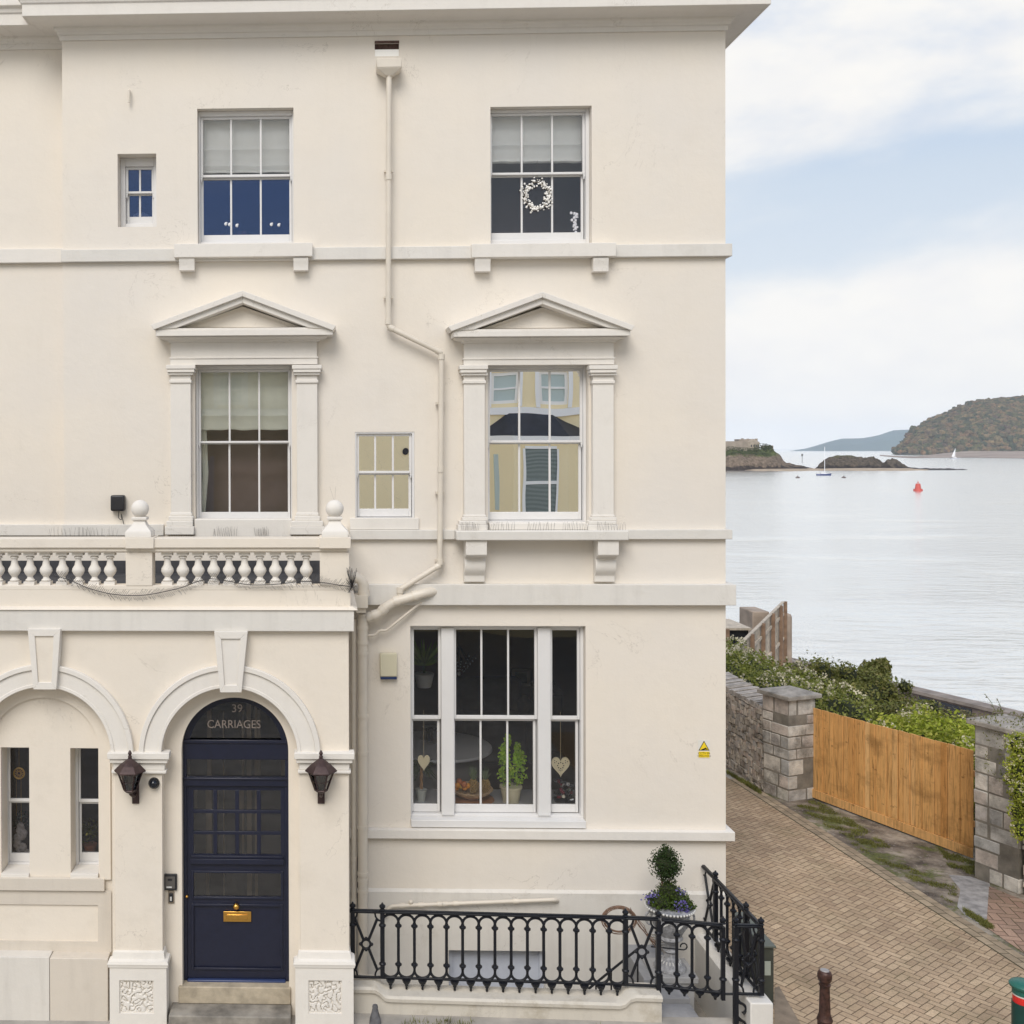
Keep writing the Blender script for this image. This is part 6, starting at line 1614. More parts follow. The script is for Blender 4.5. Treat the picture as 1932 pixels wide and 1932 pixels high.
def sailboat(px, py, L_, hullc, label, sail=False, mast=16):
    x, y = water_xy(px, py); s = (y + 12.12) / 2000
    t = thing('sailing_boat', (x, y, SEA), label, 'boat')
    hl_ = L_ / 2; b = MB(); vs = []
    st = [(-1, .55, .9), (-.6, .95, .75), (0, 1.0, .7), (.5, .8, .8), (1.0, .05, 1.15)]
    bw = L_ * .16; fb = L_ * .13
    for f, w_, h_ in st: vs += [(x + f * hl_, y - bw * w_, SEA + fb * h_), (x + f * hl_ * .92, y - bw * w_ * .6, SEA - .2), (x + f * hl_ * .92, y + bw * w_ * .6, SEA - .2), (x + f * hl_, y + bw * w_, SEA + fb * h_)]
    fs = [(4 * i + j, 4 * i + (j + 1) % 4, 4 * i + 4 + (j + 1) % 4, 4 * i + 4 + j) for i in range(4) for j in range(4)] + [(0, 1, 2, 3), (19, 18, 17, 16)]
    b.add(vs, fs).build('hull', hullc, t, smooth=True)
    WH = plain('boat_white', (.75, .75, .76), .4)
    MB().box(x - hl_ * .45, x + hl_ * .3, y - bw * .5, y + bw * .5, SEA + fb * .7, SEA + fb * 1.35).build('cabin', WH, t, bevel=.1)
    b = MB(); b.tube([(x + hl_ * .1, y, SEA + fb), (x + hl_ * .1, y, SEA + mast)], .14, 6); b.tube([(x + hl_ * .1, y, SEA + fb * 1.8), (x - hl_ * .7, y, SEA + fb * 1.8)], .12, 6); b.build('mast', WH, t)
    if sail: MB().add([(x + hl_ * .0, y - .1, SEA + mast * .95), (x - hl_ * .75, y - .1, SEA + fb * 2), (x - hl_ * .1, y - .1, SEA + fb * 2), (x + hl_ * .0, y + .1, SEA + mast * .95), (x - hl_ * .75, y + .1, SEA + fb * 2), (x - hl_ * .1, y + .1, SEA + fb * 2)], [(0, 1, 2), (5, 4, 3), (0, 3, 4, 1), (1, 4, 5, 2), (2, 5, 3, 0)]).build('sail', WH, t)
sailboat(1554.5, 897, 7.8, plain('hull_blue', (.03, .05, .16), .35), 'small blue-hulled sailing boat moored in front of the dark islet', mast=15)
sailboat(1802, 866, 12, plain('hull_white', (.45, .46, .5), .5), 'white sailing boat below the wooded headland', True, 14)
x, y = water_xy(1513.5, 871); b = MB(); b.tube([(x, y, SEA - 1), (x, y, SEA + 7)], .30, 6); b.box(x - .9, x + .9, y - .3, y + .3, SEA + 6, SEA + 8.5); o = b.build('beacon_post', plain('beacon_grey', (.12, .12, .11), .8), org=(x, y, SEA)); tag(o, 'thin dark beacon post standing in the channel between the islands', 'beacon')
for k, (px, py) in enumerate(((1505, 901.5), (1592, 901.5))):
    x, y = water_xy(px, py); b = MB(); b.ball((x, y, SEA + .1), .8, 10, (1.4, 1, .7)); b.tube([(x, y, SEA + .4), (x, y, SEA + 1.1)], .15, 6); o = b.build('mooring_buoy', plain('mooring_dark', (.10, .07, .06), .6), org=(x, y, SEA)); tag(o, ['small dark mooring buoy left of the blue sailing boat', 'small dark mooring buoy right of the blue sailing boat'][k], 'buoy', 'mooring buoys by the blue boat')

# ================================================ INSIDE THE WINDOWS
def blind(px0, px1, y0, y1, Y, mat, label, folds, seed):
    q = rect(px0, y0, px1, y1, Y); r_ = random.Random(seed); vs = []; nx, nz = 24, 26
    for j in range(nz + 1):
        f = j / nz; z = q[3] - (q[3] - q[2]) * f; yo = 0
        for (ff, a) in folds: yo -= a * math.exp(-((f - ff) / .035) ** 2)
        for i in range(nx + 1):
            x = q[0] + (q[1] - q[0]) * i / nx; zz = z + (0 if f < .75 else .012 * noise.noise(Vector((x * 6, f * 3, seed))))
            vs.append((x, Y + yo + .012 * noise.noise(Vector((x * 3, z * 5, seed))), zz))
    n = len(vs); fs = [(j * (nx + 1) + i, (j + 1) * (nx + 1) + i, (j + 1) * (nx + 1) + i + 1, j * (nx + 1) + i + 1) for j in range(nz) for i in range(nx)]
    o = MB().add(vs, fs).build('roman_blind', mat, org=((q[0] + q[1]) / 2, Y, q[3]), smooth=True)
    sd_ = o.modifiers.new('thick', 'SOLIDIFY'); sd_.thickness = .006
    tag(o, label, 'blind', 'fabric blinds in the upper windows')
blind(378, 551, 214, 326.5, .27, BLIND, 'white blind drawn half down in the top left sash window', [(.62, .02), (.9, .025), (1, .02)], 1)
blind(922, 1104, 210, 309, .27, BLIND, 'white blind with a gathered hem in the top window nearest the corner', [(.66, .025), (.97, .03)], 2)
blind(374, 549, 696, 811, .27, BLINDG, 'pale greenish blind in the pedimented window above the balustrade', [(.32, .012), (.52, .02), (.6, .02), (.78, .02), (1, .015)], 3)
b = MB(); q = rect(379, 812, 391, 972, .30)
for k in range(3): b.tube([(q[0] + .012 + .02 * k, .32, q[3]), (q[0] + .03 + .022 * k, .31, (q[2] + q[3]) / 2), (q[0] + .0 + .012 * k, .32, q[2] - .1)], .016, 8)
o = b.build('curtain', BLINDG, org=(q[0], .32, q[2]), smooth=True); tag(o, 'edge of a pale curtain hanging at the left of the pedimented window', 'curtain')
# berry wreath
yw = .165; cx, cz = W(1013.5, 368.5, yw); r_ = random.Random(12); WB = plain('wreath_white', (.90, .88, .84), .6)
b = MB()
for k in range(240):
    a = r_.uniform(0, 6.283); rr = .142 + r_.gauss(0, .022); b.ball((cx + rr * math.cos(a), yw + r_.uniform(-.02, .02), cz + 1.08 * rr * math.sin(a)), r_.uniform(.007, .014), 8)
t = thing('berry_wreath', (cx, yw, cz), 'white berry wreath hanging behind the lower sash of the top window nearest the corner', 'wreath'); b.build('berries', WB, t, smooth=True)
b = MB()
for k in range(10):
    ph = r_.uniform(0, 6.28); b.tube([(cx + .145 * math.cos(ph + i * .5), yw + r_.uniform(-.01, .01), cz + .155 * math.sin(ph + i * .5)) for i in range(9)], .003, 4, cap=False)
b.tube([(cx, yw, cz + .16), (cx, yw, cz + .4)], .0015, 4); b.build('twigs', plain('wreath_twig', (.25, .22, .18), .8), t)
# pale ornament right
yo = .20; x, z = W(1085, 440, yo); b = MB(); r_ = random.Random(4)
for k in range(34): b.ball((x + r_.gauss(0, .018), yo, z + r_.uniform(0, .24)), r_.uniform(.01, .024), 6)
o = b.build('feather_ornament', plain('feather_grey', (.60, .60, .64), .9), org=(x, yo, z)); tag(o, 'pale feathery ornament on the sill in the right corner of the top window', 'ornament')
# white flowers in the TL window
L_ST = plain('flower_stem', (.03, .07, .03), .7); WF = plain('petal_white', (.75, .75, .76), .7)
def sillflowers(spots, label, pot=None, yo=.205):
    x, z = W(spots[0][0], 444, yo); t = thing('white_flowers', (x, yo, z), label, 'flowers', 'white flowers on the top left window sill'); b = MB(); c = MB()
    for (px, py) in spots:
        fx, fz = W(px, py, yo); c.ball((fx, yo, fz), .022, 10, (1, 1, 1.15)); c.ball((fx + .01, yo - .01, fz + .012), .012, 8)
        for k in range(2): b.tube([(fx + .012 * k, yo, z - .1), (fx, yo, fz - .01)], .0035, 5)
        b.tube([(fx + .02, yo, z - .1), (fx + .05, yo, fz - .05)], .003, 4)
    b.build('stem', L_ST, t); c.build('petals', WF, t, smooth=True)
sillflowers([(426, 423), (433, 424), (447, 426)], 'white flowers on the sill behind the lower left panes of the top left window')
sillflowers([(512, 424), (526, 425)], 'white flowers on the sill behind the lower right pane of the top left window')
q = rect(441, 436, 469, 450, .26); o = MB().prism([(q[0], q[2]), (q[1], q[2]), (q[1] - .03, q[3]), (q[0] + .03, q[3])], .25, .33).build('wooden_box', plain('box_wood', (.20, .09, .06), .7), org=(q[0], .29, q[2]), bevel=.003); tag(o, 'small brown wooden box on the sill in the middle of the top left window', 'box')
q = rect(250, 401, 282, 415, .33); cxx = (q[0] + q[1]) / 2; o = MB().lathe((cxx, .36, q[2]), [(.05, 0), (.10, .03), (.095, .06), (.05, .085), (.01, .09)], 16).build('white_dome', WF, org=(cxx, .36, q[2]), smooth=True); tag(o, 'white rounded object on the sill of the tiny top window', 'ornament')

# ---- the ground floor room
ROOMC = plain('kitchen_wall', (.20, .155, .13), .9); FLR = plain('kitchen_floor', (.10, .075, .055), .6, var=.2, vscale=2)
zsill = O_BR[2]
ftop = 1.56
RX0, RX1 = O_BR[0] - .5, O_BR[1] + .9; FL_ = .78
b = MB(); y0, y1 = .345, 6.0; zc = 4.35
b.quad((RX0, y1, FL_), (RX1, y1, FL_), (RX1, y1, zc), (RX0, y1, zc)); b.quad((RX0, y0, FL_), (RX0, y1, FL_), (RX0, y1, zc), (RX0, y0, zc)); b.quad((RX1, y0, FL_), (RX1, y0, zc), (RX1, y1, zc), (RX1, y1, FL_)); b.quad((RX0, y0, zc), (RX0, y1, zc), (RX1, y1, zc), (RX1, y0, zc))
b.wall(RX0, RX1, FL_, zc, [O_BR], y0, .0001)
b.build('room', ROOMC, house); MB().box(RX0, RX1, y0, y1, FL_ - .05, FL_).build('room_floor', FLR, house)
GREYL = plain('grey_laminate', (.60, .60, .63), .45)
o = MB().box(RX0 + .01, W(1058, 1490, .6)[0], .22, .86, ftop - .04, ftop).build('worktop', GREYL, org=(2.2, .5, ftop), bevel=.006); tag(o, 'grey counter top running behind the panes of the three-part window', 'worktop')
o = MB().box(RX0 + .01, RX1 - .01, .35, .82, FL_, ftop - .041).build('kitchen_cupboards', plain('cupboard_dark', (.08, .06, .05), .6), org=(2, .6, FL_)); tag(o, 'dark cupboards under the counter top', 'cupboard')
x1r = W(1058, 1490, .6)[0] + .01
o = MB().box(x1r, RX1 - .01, .22, .86, ftop - .04, ftop).build('side_worktop', plain('pale_counter', (.55, .55, .57), .45), org=(3, .5, ftop), bevel=.006); tag(o, 'grey counter under the hanging heart in the right hand light', 'worktop')
# round table
t = thing('round_table', (1.50, 3.0, FL_), 'round grey dining table seen through the three-part window', 'table')
TG = plain('table_grey', (.85, .85, .87), .45); zt_ = 1.53
tx_, ty_ = W(826, 1400, 2.9)[0], 2.9
MB().lathe((tx_, ty_, zt_ - .05), [(.74, 0), (.76, .02), (.75, .05)], 48).build('tabletop', TG, t, smooth=True); MB().lathe((tx_, ty_, FL_), [(.60, 0), (.60, zt_ - FL_ - .05)], 32).build('base', plain('table_base', (.30, .29, .28), .7), t, smooth=True)
def onT(px, py): r = ray(px, py); p = CAM + r * ((zt_ - CAM.z) / r.z); return p
p = onT(811, 1400); o = MB().lathe((p.x, p.y, zt_), [(.05, 0), (.035, .09), (.055, .19), (.05, .2)], 14).build('black_vase', BLACKM, org=(p.x, p.y, zt_), smooth=True); tag(o, 'waisted black vase on the round grey table', 'vase')
for k, (px, py) in enumerate(((806, 1394), (818, 1398), (811, 1371))):
    p = onT(px, py + 3); o = MB().lathe((p.x, p.y, zt_ + .001), [(.06, 0), (.10, .012), (.11, .02), (.09, .016)], 18).build('side_plate', plain('plate_white', (.7, .7, .7), .3), org=(p.x, p.y, zt_), smooth=True); tag(o, ['white plate left of the black vase on the round table', 'white plate right of the black vase on the round table', 'white plate at the far side of the round table'][k], 'plate', 'white plates on the round table')
# sofa + cushion + picture frame + console
SOFA = plain('sofa_grey', (.13, .13, .14), .9, var=.15, vscale=5)
sx = lambda px, Y: W(px, 1260, Y)[0]
t = thing('grey_sofa', (sx(900, 4.4), 4.4, FL_), 'dark grey sofa standing in the depth of the ground floor room', 'sofa')
MB().box(sx(870, 4.6), sx(985, 4.6), 4.2, 5.0, FL_ + .1, FL_ + .75).build('seat', SOFA, t, bevel=.06, seg=3); MB().box(sx(865, 4.8), sx(990, 4.8), 5.0, 5.25, FL_ + .1, FL_ + 1.25).build('backrest', SOFA, t, bevel=.08, seg=3); MB().box(sx(1009, 4.6), sx(985, 4.6), 4.2, 5.2, FL_ + .1, FL_ + .95).build('armrest', SOFA, t, bevel=.06, seg=3)
t = thing('picture_frame', (W(983, 1278, 5.9)[0], 5.9, 2.6), 'small picture in a pale frame on the back wall behind the right centre pane', 'picture'); q = rect(966, 1262, 1000, 1294, 5.95)
b = MB(); ring(b, (q[0], q[1], q[2], q[3]), (q[0] + .05, q[1] - .05, q[2] + .05, q[3] - .05), 5.93, 5.98); b.build('frame', plain('frame_gilt', (.55, .5, .38), .5), t); MB().box(q[0] + .05, q[1] - .05, 5.96, 5.98, q[2] + .05, q[3] - .05).build('picture', plain('picture_dark', (.14, .16, .10), .8, var=.5, vscale=8), t)
CONS = plain('sideboard_dark', (.035, .03, .03), .5)
t = thing('sideboard', (sx(1020, 4.6), 5.4, FL_), 'dark sideboard against the back wall of the ground floor room', 'sideboard'); MB().box(sx(1015, 5.3), sx(1140, 5.3), 5.2, 5.9, FL_, FL_ + .95).build('body', CONS, t, bevel=.01); MB().box(sx(1013, 5.3), sx(1142, 5.3), 5.15, 5.92, FL_ + .951, FL_ + 1.0).build('top', plain('sideboard_top', (.25, .22, .19), .4), t)
t = thing('chandelier', (sx(868, 3.2), 3.2, 3.4), 'wire chandelier with crystal drops hanging behind the left centre pane', 'chandelier'); b = MB(); c = MB(); zc_ = W(868, 1250, 3.2)[1]; X = sx(866, 3.2)
for k in range(8):
    a = k * math.pi / 4; b.tube([(X, 3.2, zc_ + .25), (X + .16 * math.cos(a), 3.2 + .16 * math.sin(a), zc_ + .02), (X + .24 * math.cos(a), 3.2 + .24 * math.sin(a), zc_ + .12)], .008, 5)
    for j in range(5): c.ball((X + (.24 - j * .04) * math.cos(a), 3.2 + (.24 - j * .04) * math.sin(a), zc_ + .06 - j * .045), .011, 6)
b.tube([(X, 3.2, zc_ + .2), (X, 3.2, 4.3)], .008, 5); c.ball((X, 3.2, zc_ - .16), .03, 8); b.build('arms', plain('chandelier_dark', (.06, .06, .07), .4, .5), t); c.build('crystals', plain('crystal', (.7, .72, .75), .1), t, smooth=True)
# big houseplant at left + orchid
r_ = random.Random(19)
t = thing('house_plant', (sx(800, 1.6), 1.7, FL_), 'tall leafy house plant inside, behind the left light of the three-part window', 'plant'); b = MB()
Xp = W(800, 1240, 1.7)[0]; Zp = W(800, 1235, 1.7)[1]
for k in range(70):
    a = r_.uniform(0, 6.28); l = r_.uniform(.2, .42); p0 = Vector((Xp, 1.7, Zp - .15)); p1 = p0 + Vector((math.cos(a) * l * .7, math.sin(a) * l * .5, l * r_.uniform(.2, 1.1))); d = (p1 - p0); s_ = Vector((-d.z, 0, d.x)).normalized() * .018; b.add([p0, p0.lerp(p1, .5) + s_, p1, p0.lerp(p1, .5) - s_], [(0, 1, 2, 3)])
b.build('foliage', leafmat('houseplant_green', [(.12, .20, .04), (.28, .40, .10)]), t); MB().lathe((Xp, 1.7, Zp - .42), [(.09, 0), (.13, .17), (.12, .18)], 16).build('pot', plain('pot_white', (.6, .6, .6), .4), t, smooth=True); MB().tube([(Xp, 1.7, Zp - .25), (Xp, 1.7, Zp - .1)], .02, 6).build('stem', L_ST, t)
# sill objects
def onC(px, py, z=ftop): r = ray(px, py); p = CAM + r * ((z - CAM.z) / r.z); return p
def heart(px, py_top, w_, h_, label, Y=.215):
    x, z = W(px, py_top, Y); s = (12.12 + Y) / 2000; w_ *= s; h_ *= s
    t = thing('hanging_heart', (x, Y, z), label, 'heart', 'cream hearts hanging in the ground floor window'); pts = []
    for k in range(40):
        a = 2 * math.pi * k / 40; hx = 16 * math.sin(a) ** 3; hz_ = 13 * math.cos(a) - 5 * math.cos(2 * a) - 2 * math.cos(3 * a) - math.cos(4 * a); pts.append((x + hx / 32 * w_, z - h_ * .42 + hz_ / 29 * h_))
    HC = plain('heart_cream', (.78, .70, .50), .6); b = MB().prism(pts, Y - .008, Y + .008); b.build('heart', HC, t, bevel=.004)
    MB().tube([(x, Y, z - h_ * .12), (x, Y, z + .52)], .0028, 5).build('string', plain('string', (.55, .45, .30), .8), t)
    return t, x, z - h_ * .42, w_, h_
heart(799.5, 1424, 23, 31, 'plain smaller cream heart hanging in the left light of the three-part window')
t, hx_, hz_, w_, h_ = heart(1057.5, 1428, 34, 38, 'larger pierced cream heart hanging in the right hand light of the three-part window')
b = MB()
for k in range(8): a = k * math.pi / 4; b.ball((hx_ + .035 * math.cos(a), .206, hz_ + .035 * math.sin(a)), .008, 6, (1, .3, 1))
for sx_ in (-1, 1):
    for k in range(3): a = k * 2.1; b.ball((hx_ + sx_ * .062 + .014 * math.cos(a), .206, hz_ + .045 + .014 * math.sin(a)), .006, 6, (1, .3, 1))
for k in range(3): b.ball((hx_ + (k - 1) * .016, .206, hz_ - .06 - abs(k - 1) * -.008), .006, 6, (1, .3, 1))
b.build('cutwork', plain('cutwork_dark', (.08, .06, .05), .8), t)
# small potted plant left
p = onC(795, 1512); t = thing('potted_plant', tuple(p), 'small twisted-stem plant in a white pot behind the left light', 'potted plant')
MB().lathe(tuple(p), [(.045, 0), (.062, .13), (.07, .145), (.062, .147)], 18).build('pot', plain('pot_white2', (.62, .66, .64), .4), t, smooth=True)
b = MB()
for k in range(3): b.tube([(p.x + .012 * math.cos(k * 2.1 + j * .8), p.y + .012 * math.sin(k * 2.1 + j * .8), p.z + .13 + j * .035) for j in range(9)], .009, 5)
b.build('stem', plain('twist_stem', (.34, .19, .09), .7), t, smooth=True)
b = MB()
for k in range(60): a = r_.uniform(0, 6.28); p0 = p + Vector((0, 0, .40)); p1 = p0 + Vector((math.cos(a) * r_.uniform(.08, .2), math.sin(a) * .1, r_.uniform(-.16, .1))); d = p1 - p0; s_ = Vector((-d.z, 0, d.x)).normalized() * .011; b.add([p0, p0.lerp(p1, .5) + s_ + Vector((0, 0, .03)), p1, p0.lerp(p1, .5) - s_ + Vector((0, 0, .03))], [(0, 1, 2, 3)])
b.build('foliage', leafmat('pachira_green', [(.025, .05, .015), (.05, .09, .025)]), t)
# fruit bowl
p = onC(889, 1508); s = (p.y + 12.12) / 2000
o = MB().lathe((p.x, p.y, p.z), [(41 * s, 0), (43 * s, .008), (42 * s, .016)], 32).build('wooden_board', plain('board_wood', (.52, .25, .12), .5, var=.2, vscale=15), org=tuple(p), smooth=True); tag(o, 'round brown wooden board under the fruit bowl', 'board')
pb_ = p + Vector((.0, 0, .017)); WOODB = plain('bowl_wood', (.72, .52, .32), .5, var=.3, vscale=18)
b = MB(); b.lathe(tuple(pb_), [(12 * s, 0), (20 * s, .02), (36 * s, .08), (41 * s, .115), (40 * s, .118), (34 * s, .085), (18 * s, .03), (2 * s, .025)], 32); o = b.build('fruit_bowl', WOODB, org=tuple(pb_), smooth=True); tag(o, 'wide wooden fruit bowl on the counter behind the centre panes', 'bowl')
OR = plain('orange_peel', (.95, .40, .05), .45); fl = [(-34, 6), (-26, 8), (-19, 4), (-28, 0), (-14, 10), (-12, 1), (-22, 14), (-6, 4), (-35, 13)]
for k, (dx, dy) in enumerate(fl):
    c = pb_ + Vector((dx * s, r_.uniform(-.05, .04), .115 + dy * s * .8)); rr = .033; mt = OR if k not in (2, 4, 6) else plain('mango_red' if k != 2 else 'lemon_yellow', (.60, .20, .08) if k != 2 else (.95, .72, .12), .5)
    MB().ball(tuple(c), rr * (1.2 if k in (4, 6) else 1), 12).build('fruit', mt, org=tuple(c), smooth=True)
    o = bpy.context.scene.collection.objects[-1]
    tag(o, ['orange piled in the wooden fruit bowl', 'orange piled in the wooden fruit bowl', 'yellow lemon in the middle of the wooden fruit bowl', 'orange piled in the wooden fruit bowl', 'reddish mango lying against the left pineapple', 'orange piled in the wooden fruit bowl', 'reddish mango on top of the oranges at the back of the bowl', 'orange piled in the wooden fruit bowl', 'orange piled in the wooden fruit bowl'][k], 'fruit', 'fruit in the wooden bowl')
for k, dx in enumerate((5, 28)):
    c = pb_ + Vector((dx * s, .04, .13)); t = thing('pineapple', tuple(c), ['pineapple on the left in the fruit bowl, beside the oranges', 'pineapple leaning at the right rim of the fruit bowl'][k], 'pineapple', 'pineapples in the wooden bowl')
    b = MB(); 
    for j in range(9):
        for i in range(10): a = 2 * math.pi * (i + (j % 2) * .5) / 10; zz = -.07 + j * .0175; rr = .048 * math.sqrt(max(.05, 1 - (zz / .085) ** 2)); b.ball((c.x + rr * math.cos(a), c.y + rr * math.sin(a), c.z + zz), .0135, 6)
    b.build('body', plain('pineapple_skin', (.42, .28, .10), .7, var=.4, vscale=60), t)
    b = MB()
    for i in range(34): a = r_.uniform(0, 6.28); p0 = c + Vector((0, 0, .07)); p1 = p0 + Vector((math.cos(a) * r_.uniform(.01, .09), math.sin(a) * .05, r_.uniform(.07, .19))); d = p1 - p0; s2 = Vector((-d.z, 0, d.x)).normalized() * .007; b.add([p0 - s2, p0 + s2, p1], [(0, 1, 2)])
    b.build('crown', leafmat('pineapple_green', [(.12, .18, .09), (.24, .30, .18)]), t)
# basil-like plant
p = onC(964, 1513); s = (p.y + 12.12) / 2000
t = thing('potted_plant', tuple(p), 'bright green bushy plant in a cream pot behind the centre panes', 'potted plant')
MB().lathe(tuple(p), [(15 * s, 0), (19 * s, 26 * s), (21 * s, 27 * s), (21 * s, 31 * s), (18 * s, 31.5 * s)], 22).build('pot', plain('pot_cream', (.78, .72, .52), .5), t, smooth=True)
bl = [((p.x - 10 * s, p.y, p.z + 55 * s), (15 * s, .08, 30 * s)), ((p.x - 12 * s, p.y, p.z + 90 * s), (12 * s, .07, 22 * s)), ((p.x - 6 * s, p.y, p.z + 116 * s), (6 * s, .04, 14 * s)), ((p.x + 14 * s, p.y, p.z + 55 * s), (18 * s, .09, 32 * s)), ((p.x + 16 * s, p.y, p.z + 82 * s), (13 * s, .07, 18 * s)), ((p.x + 12 * s, p.y, p.z + 100 * s), (6 * s, .05, 14 * s))]
b = MB(); r_ = random.Random(23)
for c, ra in bl:
    for _ in range(170): d = rdir(r_); leaf(b, Vector(c) + Vector((d.x * ra[0], d.y * ra[1], d.z * ra[2])) * r_.uniform(.4, 1), .019, r_, Vector((0, -1, .5)), .7)
b.build('foliage', leafmat('basil_green', [(.25, .48, .03), (.50, .75, .06), (.36, .60, .04), (.65, .78, .12)], .45, .3), t)
MB().tube([(p.x - .03, p.y, p.z + .1), (p.x - .05, p.y, p.z + 100 * s)], .006, 5).tube([(p.x + .03, p.y, p.z + .1), (p.x + .06, p.y, p.z + 90 * s)], .006, 5).build('stem', L_ST, t)
# small bottles heap at right
p = onC(1066, 1512); r_ = random.Random(6); t = thing('bottle_rack', tuple(p), 'jumble of small dark and silver bottles on the counter at the right', 'rack')
b = MB(); c = MB(); d_ = MB()
for k in range(26):
    q = p + Vector((r_.uniform(-.11, .11), r_.uniform(-.05, .08), r_.uniform(.02, .24) * (1))); dr2 = rdir(r_) * .035; tgt = (b, b, c, d_)[k % 4]; tgt.tube([q - dr2, q + dr2], .02, 8)
b.box(p.x - .12, p.x + .12, p.y - .06, p.y + .08, p.z, p.z + .03); b.build('bottle_dark', BLACKM, t); c.build('bottle_silver', plain('bottle_silver', (.65, .65, .66), .2, .8), t); d_.build('bottle_red', plain('bottle_red', (.25, .03, .05), .4), t)
# things behind the narrow porch windows
yo = YW + .34
cx, cz = W(36, 1459, yo); t = thing('gilt_disc', (cx, yo, cz), 'round pierced gold disc hanging in the leftmost narrow window', 'ornament'); b = MB(); G_ = plain('gilt', (.75, .45, .10), .4, .3)
b.tube([(cx + .055 * math.cos(a), yo, cz + .055 * math.sin(a)) for a in [2 * math.pi * k / 24 for k in range(25)]], .009, 6)
for k in range(12): a = k * math.pi / 6; b.tube([(cx + .014 * math.cos(a), yo, cz + .014 * math.sin(a)), (cx + .05 * math.cos(a), yo, cz + .05 * math.sin(a))], .0045, 4)
b.build('disc', G_, t); MB().tube([(cx, yo, cz + .06), (cx, yo, cz + .3)], .0015, 4).tube([(cx - .03, yo, cz - .06), (cx - .03, yo, cz - .45)], .0015, 4).tube([(cx + .02, yo, cz - .06), (cx + .02, yo, cz - .5)], .0015, 4).build('string', G_, t)
cx, cz = W(37, 1600, yo); b = MB(); r_ = random.Random(2)
for k in range(12): b.ball((cx + r_.gauss(0, .03), yo + .03, cz - .05 + k * .025), r_.uniform(.03, .055), 10, (1, .6, 1))
o = b.build('stone_figure', plain('figure_stone', (.38, .35, .32), .9, var=.4, vscale=30), org=(cx, yo, cz - .1), smooth=True); tag(o, 'lumpy pale stone figure on the sill of the leftmost narrow window', 'figure')
cx, cz = W(168, 1606, yo); t = thing('potted_plant', (cx, yo, cz), 'dark plant in a terracotta pot in the narrow window beside the left pilaster', 'potted plant'); MB().lathe((cx, yo + .05, cz - .05), [(.05, 0), (.07, .10), (.075, .11)], 16).build('pot', plain('terracotta', (.33, .13, .07), .8), t, smooth=True)
b = MB()
for k in range(160): leaf(b, Vector((cx, yo + .05, cz + .2)) + rdir(r_) * r_.uniform(.02, .13), .02, r_)
b.build('foliage', L_D, t)
cx, cz = W(37, 1540, yo + .1); b = MB()
for k in range(130): leaf(b, Vector((cx + .03, yo + .15, cz - .05)) + rdir(r_) * r_.uniform(.02, .13), .02, r_)
o = b.build('dark_foliage', leafmat('teal_leaves', [(.01, .04, .03), (.02, .07, .05)]), org=(cx, yo, cz)); tag(o, 'dark green leaves behind the stone figure in the leftmost narrow window', 'plant')

# ================================================ HOUSE ACROSS THE STREET (seen in the panes)
YO = -21.0
OY = stucco('yellow_stucco', (.95, .80, .50), (.93, .78, .48), .0); OW = plain('opposite_white', (.93, .91, .86), .6)
t = thing('opposite_house', (4, YO - 4, 0), 'yellow house across the street, mirrored in the upper panes', 'house')
def mir(px, py, Yp=.15):    # pane pixel -> point on the opposite front
    r = ray(px, py); k = (Yp - CAM.y) / r.y; p = CAM + r * k; q = Vector((r.x, -r.y, r.z)); return p + q * ((YO - p.y) / q.y)
def mrect(x0, y0, x1, y1):
    a, b_ = mir(x0, y1), mir(x1, y0); return a.x, b_.x, a.z, b_.z
hs = [mrect(927, 703, 978, 762), mrect(1019, 703, 1069, 762)]
hs2 = [(h_[0] + dx, h_[1] + dx, h_[2], h_[3]) for h_ in [hs[0]] for dx in (-3.2, -5.6, -8.6, 6.5, 9)]
low = [(a, a + 1.0, 3.3, 5.4) for a in (-7.5, -4.6, 11.5)]
b = MB(); vs = []
allh = hs + hs2 + low
x0o, x1o = -14, 18
# front faces +Y: build mirrored wall
tmp = MB(); tmp.wall(x0o, x1o, 0, 11.3, allh, 0, .12); b.add([(x, YO - y, z) for x, y, z in tmp.v], [tuple(reversed(f)) for f in tmp.f])
b.box(x0o, x1o, YO - 8, YO - .125, 0, 11.2); b.build('wall', OY, t)
b = MB(); b.box(x0o - .2, x1o + .2, YO - 8, YO + .35, 11.3, 11.6); zz = hs[0][2] - .12; b.box(x0o, x1o, YO + .0, YO + .08, zz - .22, zz); b.build('cornice', OW, t)
SLAT = plain('slat_blind', (.52, .60, .56), .5); 
for h_ in allh:
    b = MB(); y = YO - .1
    ring(b, h_, (h_[0] + .09, h_[1] - .09, h_[2] + .1, h_[3] - .09), y, y + .05); b.box(h_[0] + .09, h_[1] - .09, y, y + .045, (h_[2] + h_[3]) / 2 - .03, (h_[2] + h_[3]) / 2 + .03)
    b.box(h_[0] - .12, h_[0] - .001, YO, YO + .06, h_[2] - .1, h_[3] + .12); b.box(h_[1] + .001, h_[1] + .12, YO, YO + .06, h_[2] - .1, h_[3] + .12)
    f_ = b.build('window', OW, t); MB().box(h_[0], h_[1], y - .02, y - .001, h_[2], h_[3]).build('pane', SLAT, f_)
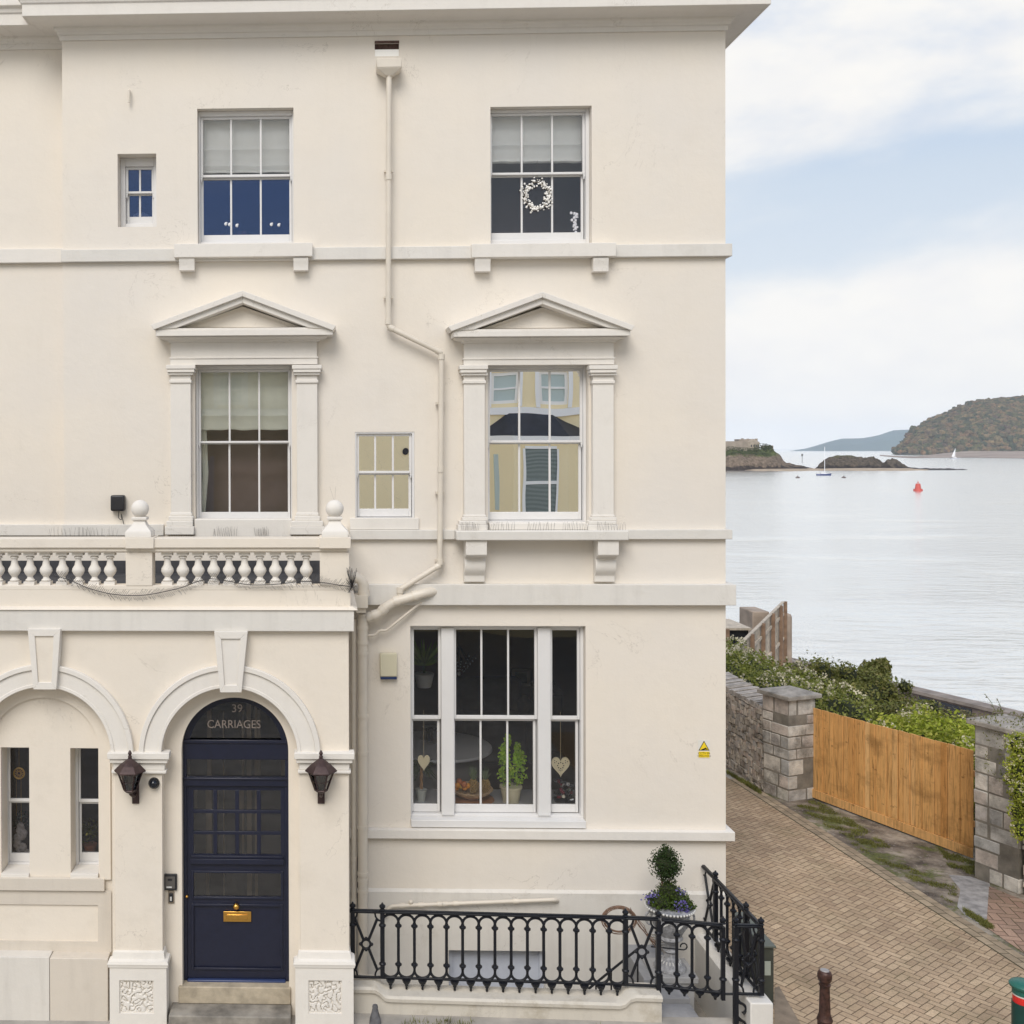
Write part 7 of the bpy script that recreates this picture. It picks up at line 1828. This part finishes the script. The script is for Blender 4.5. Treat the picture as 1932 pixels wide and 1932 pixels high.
# bay with hipped slate roof
ba = mrect(905, 822, 1118, 990); zt_b = ba[3]; r0 = mrect(963, 778, 1040, 818)
bx0, bx1 = ba[0], ba[1]; bd = 1.0
b = MB(); b.add([(bx0, YO, .0), (bx0 + .9, YO + bd, .0), (bx1 - .9, YO + bd, .0), (bx1, YO, .0), (bx0, YO, zt_b), (bx0 + .9, YO + bd, zt_b), (bx1 - .9, YO + bd, zt_b), (bx1, YO, zt_b)], [(1, 0, 4, 5), (2, 1, 5, 6), (3, 2, 6, 7), (4, 7, 6, 5)]); b.build('bay', OY, t)
e_ = .12; b = MB(); b.add([(bx0 - e_, YO + .0, zt_b), (bx0 + .9, YO + bd + e_, zt_b), (bx1 - .9, YO + bd + e_, zt_b), (bx1 + e_, YO + .0, zt_b), (r0[0], YO + .05, r0[3]), (r0[1], YO + .05, r0[3])], [(1, 0, 4), (2, 1, 4, 5), (3, 2, 5), (0, 1, 2, 3)]); b.build('bay_roof', SLATE, t)
b = MB(); b.add([(bx0 - e_, YO, zt_b - .18), (bx0 + .9, YO + bd + e_, zt_b - .18), (bx1 - .9, YO + bd + e_, zt_b - .18), (bx1 + e_, YO, zt_b - .18), (bx0 - e_, YO, zt_b - .002), (bx0 + .9, YO + bd + e_, zt_b - .002), (bx1 - .9, YO + bd + e_, zt_b - .002), (bx1 + e_, YO, zt_b - .002)], [(1, 0, 4, 5), (2, 1, 5, 6), (3, 2, 6, 7), (0, 1, 2, 3)]); b.build('bay_cornice', OW, t)
gw = mrect(979, 846, 1037, 990)
b = MB(); y = YO + bd + .01
for (a, c, e2, f2) in ((gw[0] - .07, gw[0], gw[2], gw[3]), (gw[1], gw[1] + .07, gw[2], gw[3]), (gw[0], gw[1], gw[3], gw[3] + .08)): b.box(a, c, y, y + .06, e2, f2)
mz = mir(1000, 908).z; b.box(gw[0], gw[1], y, y + .05, mz - .05, mz + .05); f_ = b.build('window', OW, t); MB().box(gw[0], gw[1], y - .005, y + .01, gw[2], gw[3]).build('pane', SLAT, f_)
b = MB()
for k in range(60):
    z = gw[2] + (gw[3] - gw[2]) * k / 60; b.box(gw[0], gw[1], y + .011, y + .02, z, z + .022)
b.build('blind', plain('slat_dark', (.06, .08, .08), .5), f_)
w2_ = mrect(930, 858, 950, 960); b = MB().box(w2_[0], w2_[1], YO + .45, YO + .6, w2_[2], w2_[3]); b.build('bay_side_window', SLAT, t)
dv = mir(764, 850, .05); MB().lathe((0, 0, 0), [(.10, 0), (.10, .02)], 16) ; b = MB(); b.tube([(dv.x, YO, dv.z), (dv.x, YO + .05, dv.z)], .11, 16); b.build('vent', BLACKM, t)

# ================================================ AIR
m, nt_, b_ = newmat('haze_air'); nt_.nodes.remove(b_); o_ = nt_.nodes['Material Output']
pv = nd(nt_, 'ShaderNodeVolumePrincipled'); pv.inputs['Density'].default_value = HAZE; pv.inputs['Color'].default_value = (.84, .92, 1, 1); pv.inputs['Anisotropy'].default_value = .0
nt_.links.new(pv.outputs[0], o_.inputs['Volume'])
if HAZE > 0:
    o = MB().box(-9000, 12000, -60, 12000, -17.5, 260).build('haze', m); o['kind'] = 'stuff'
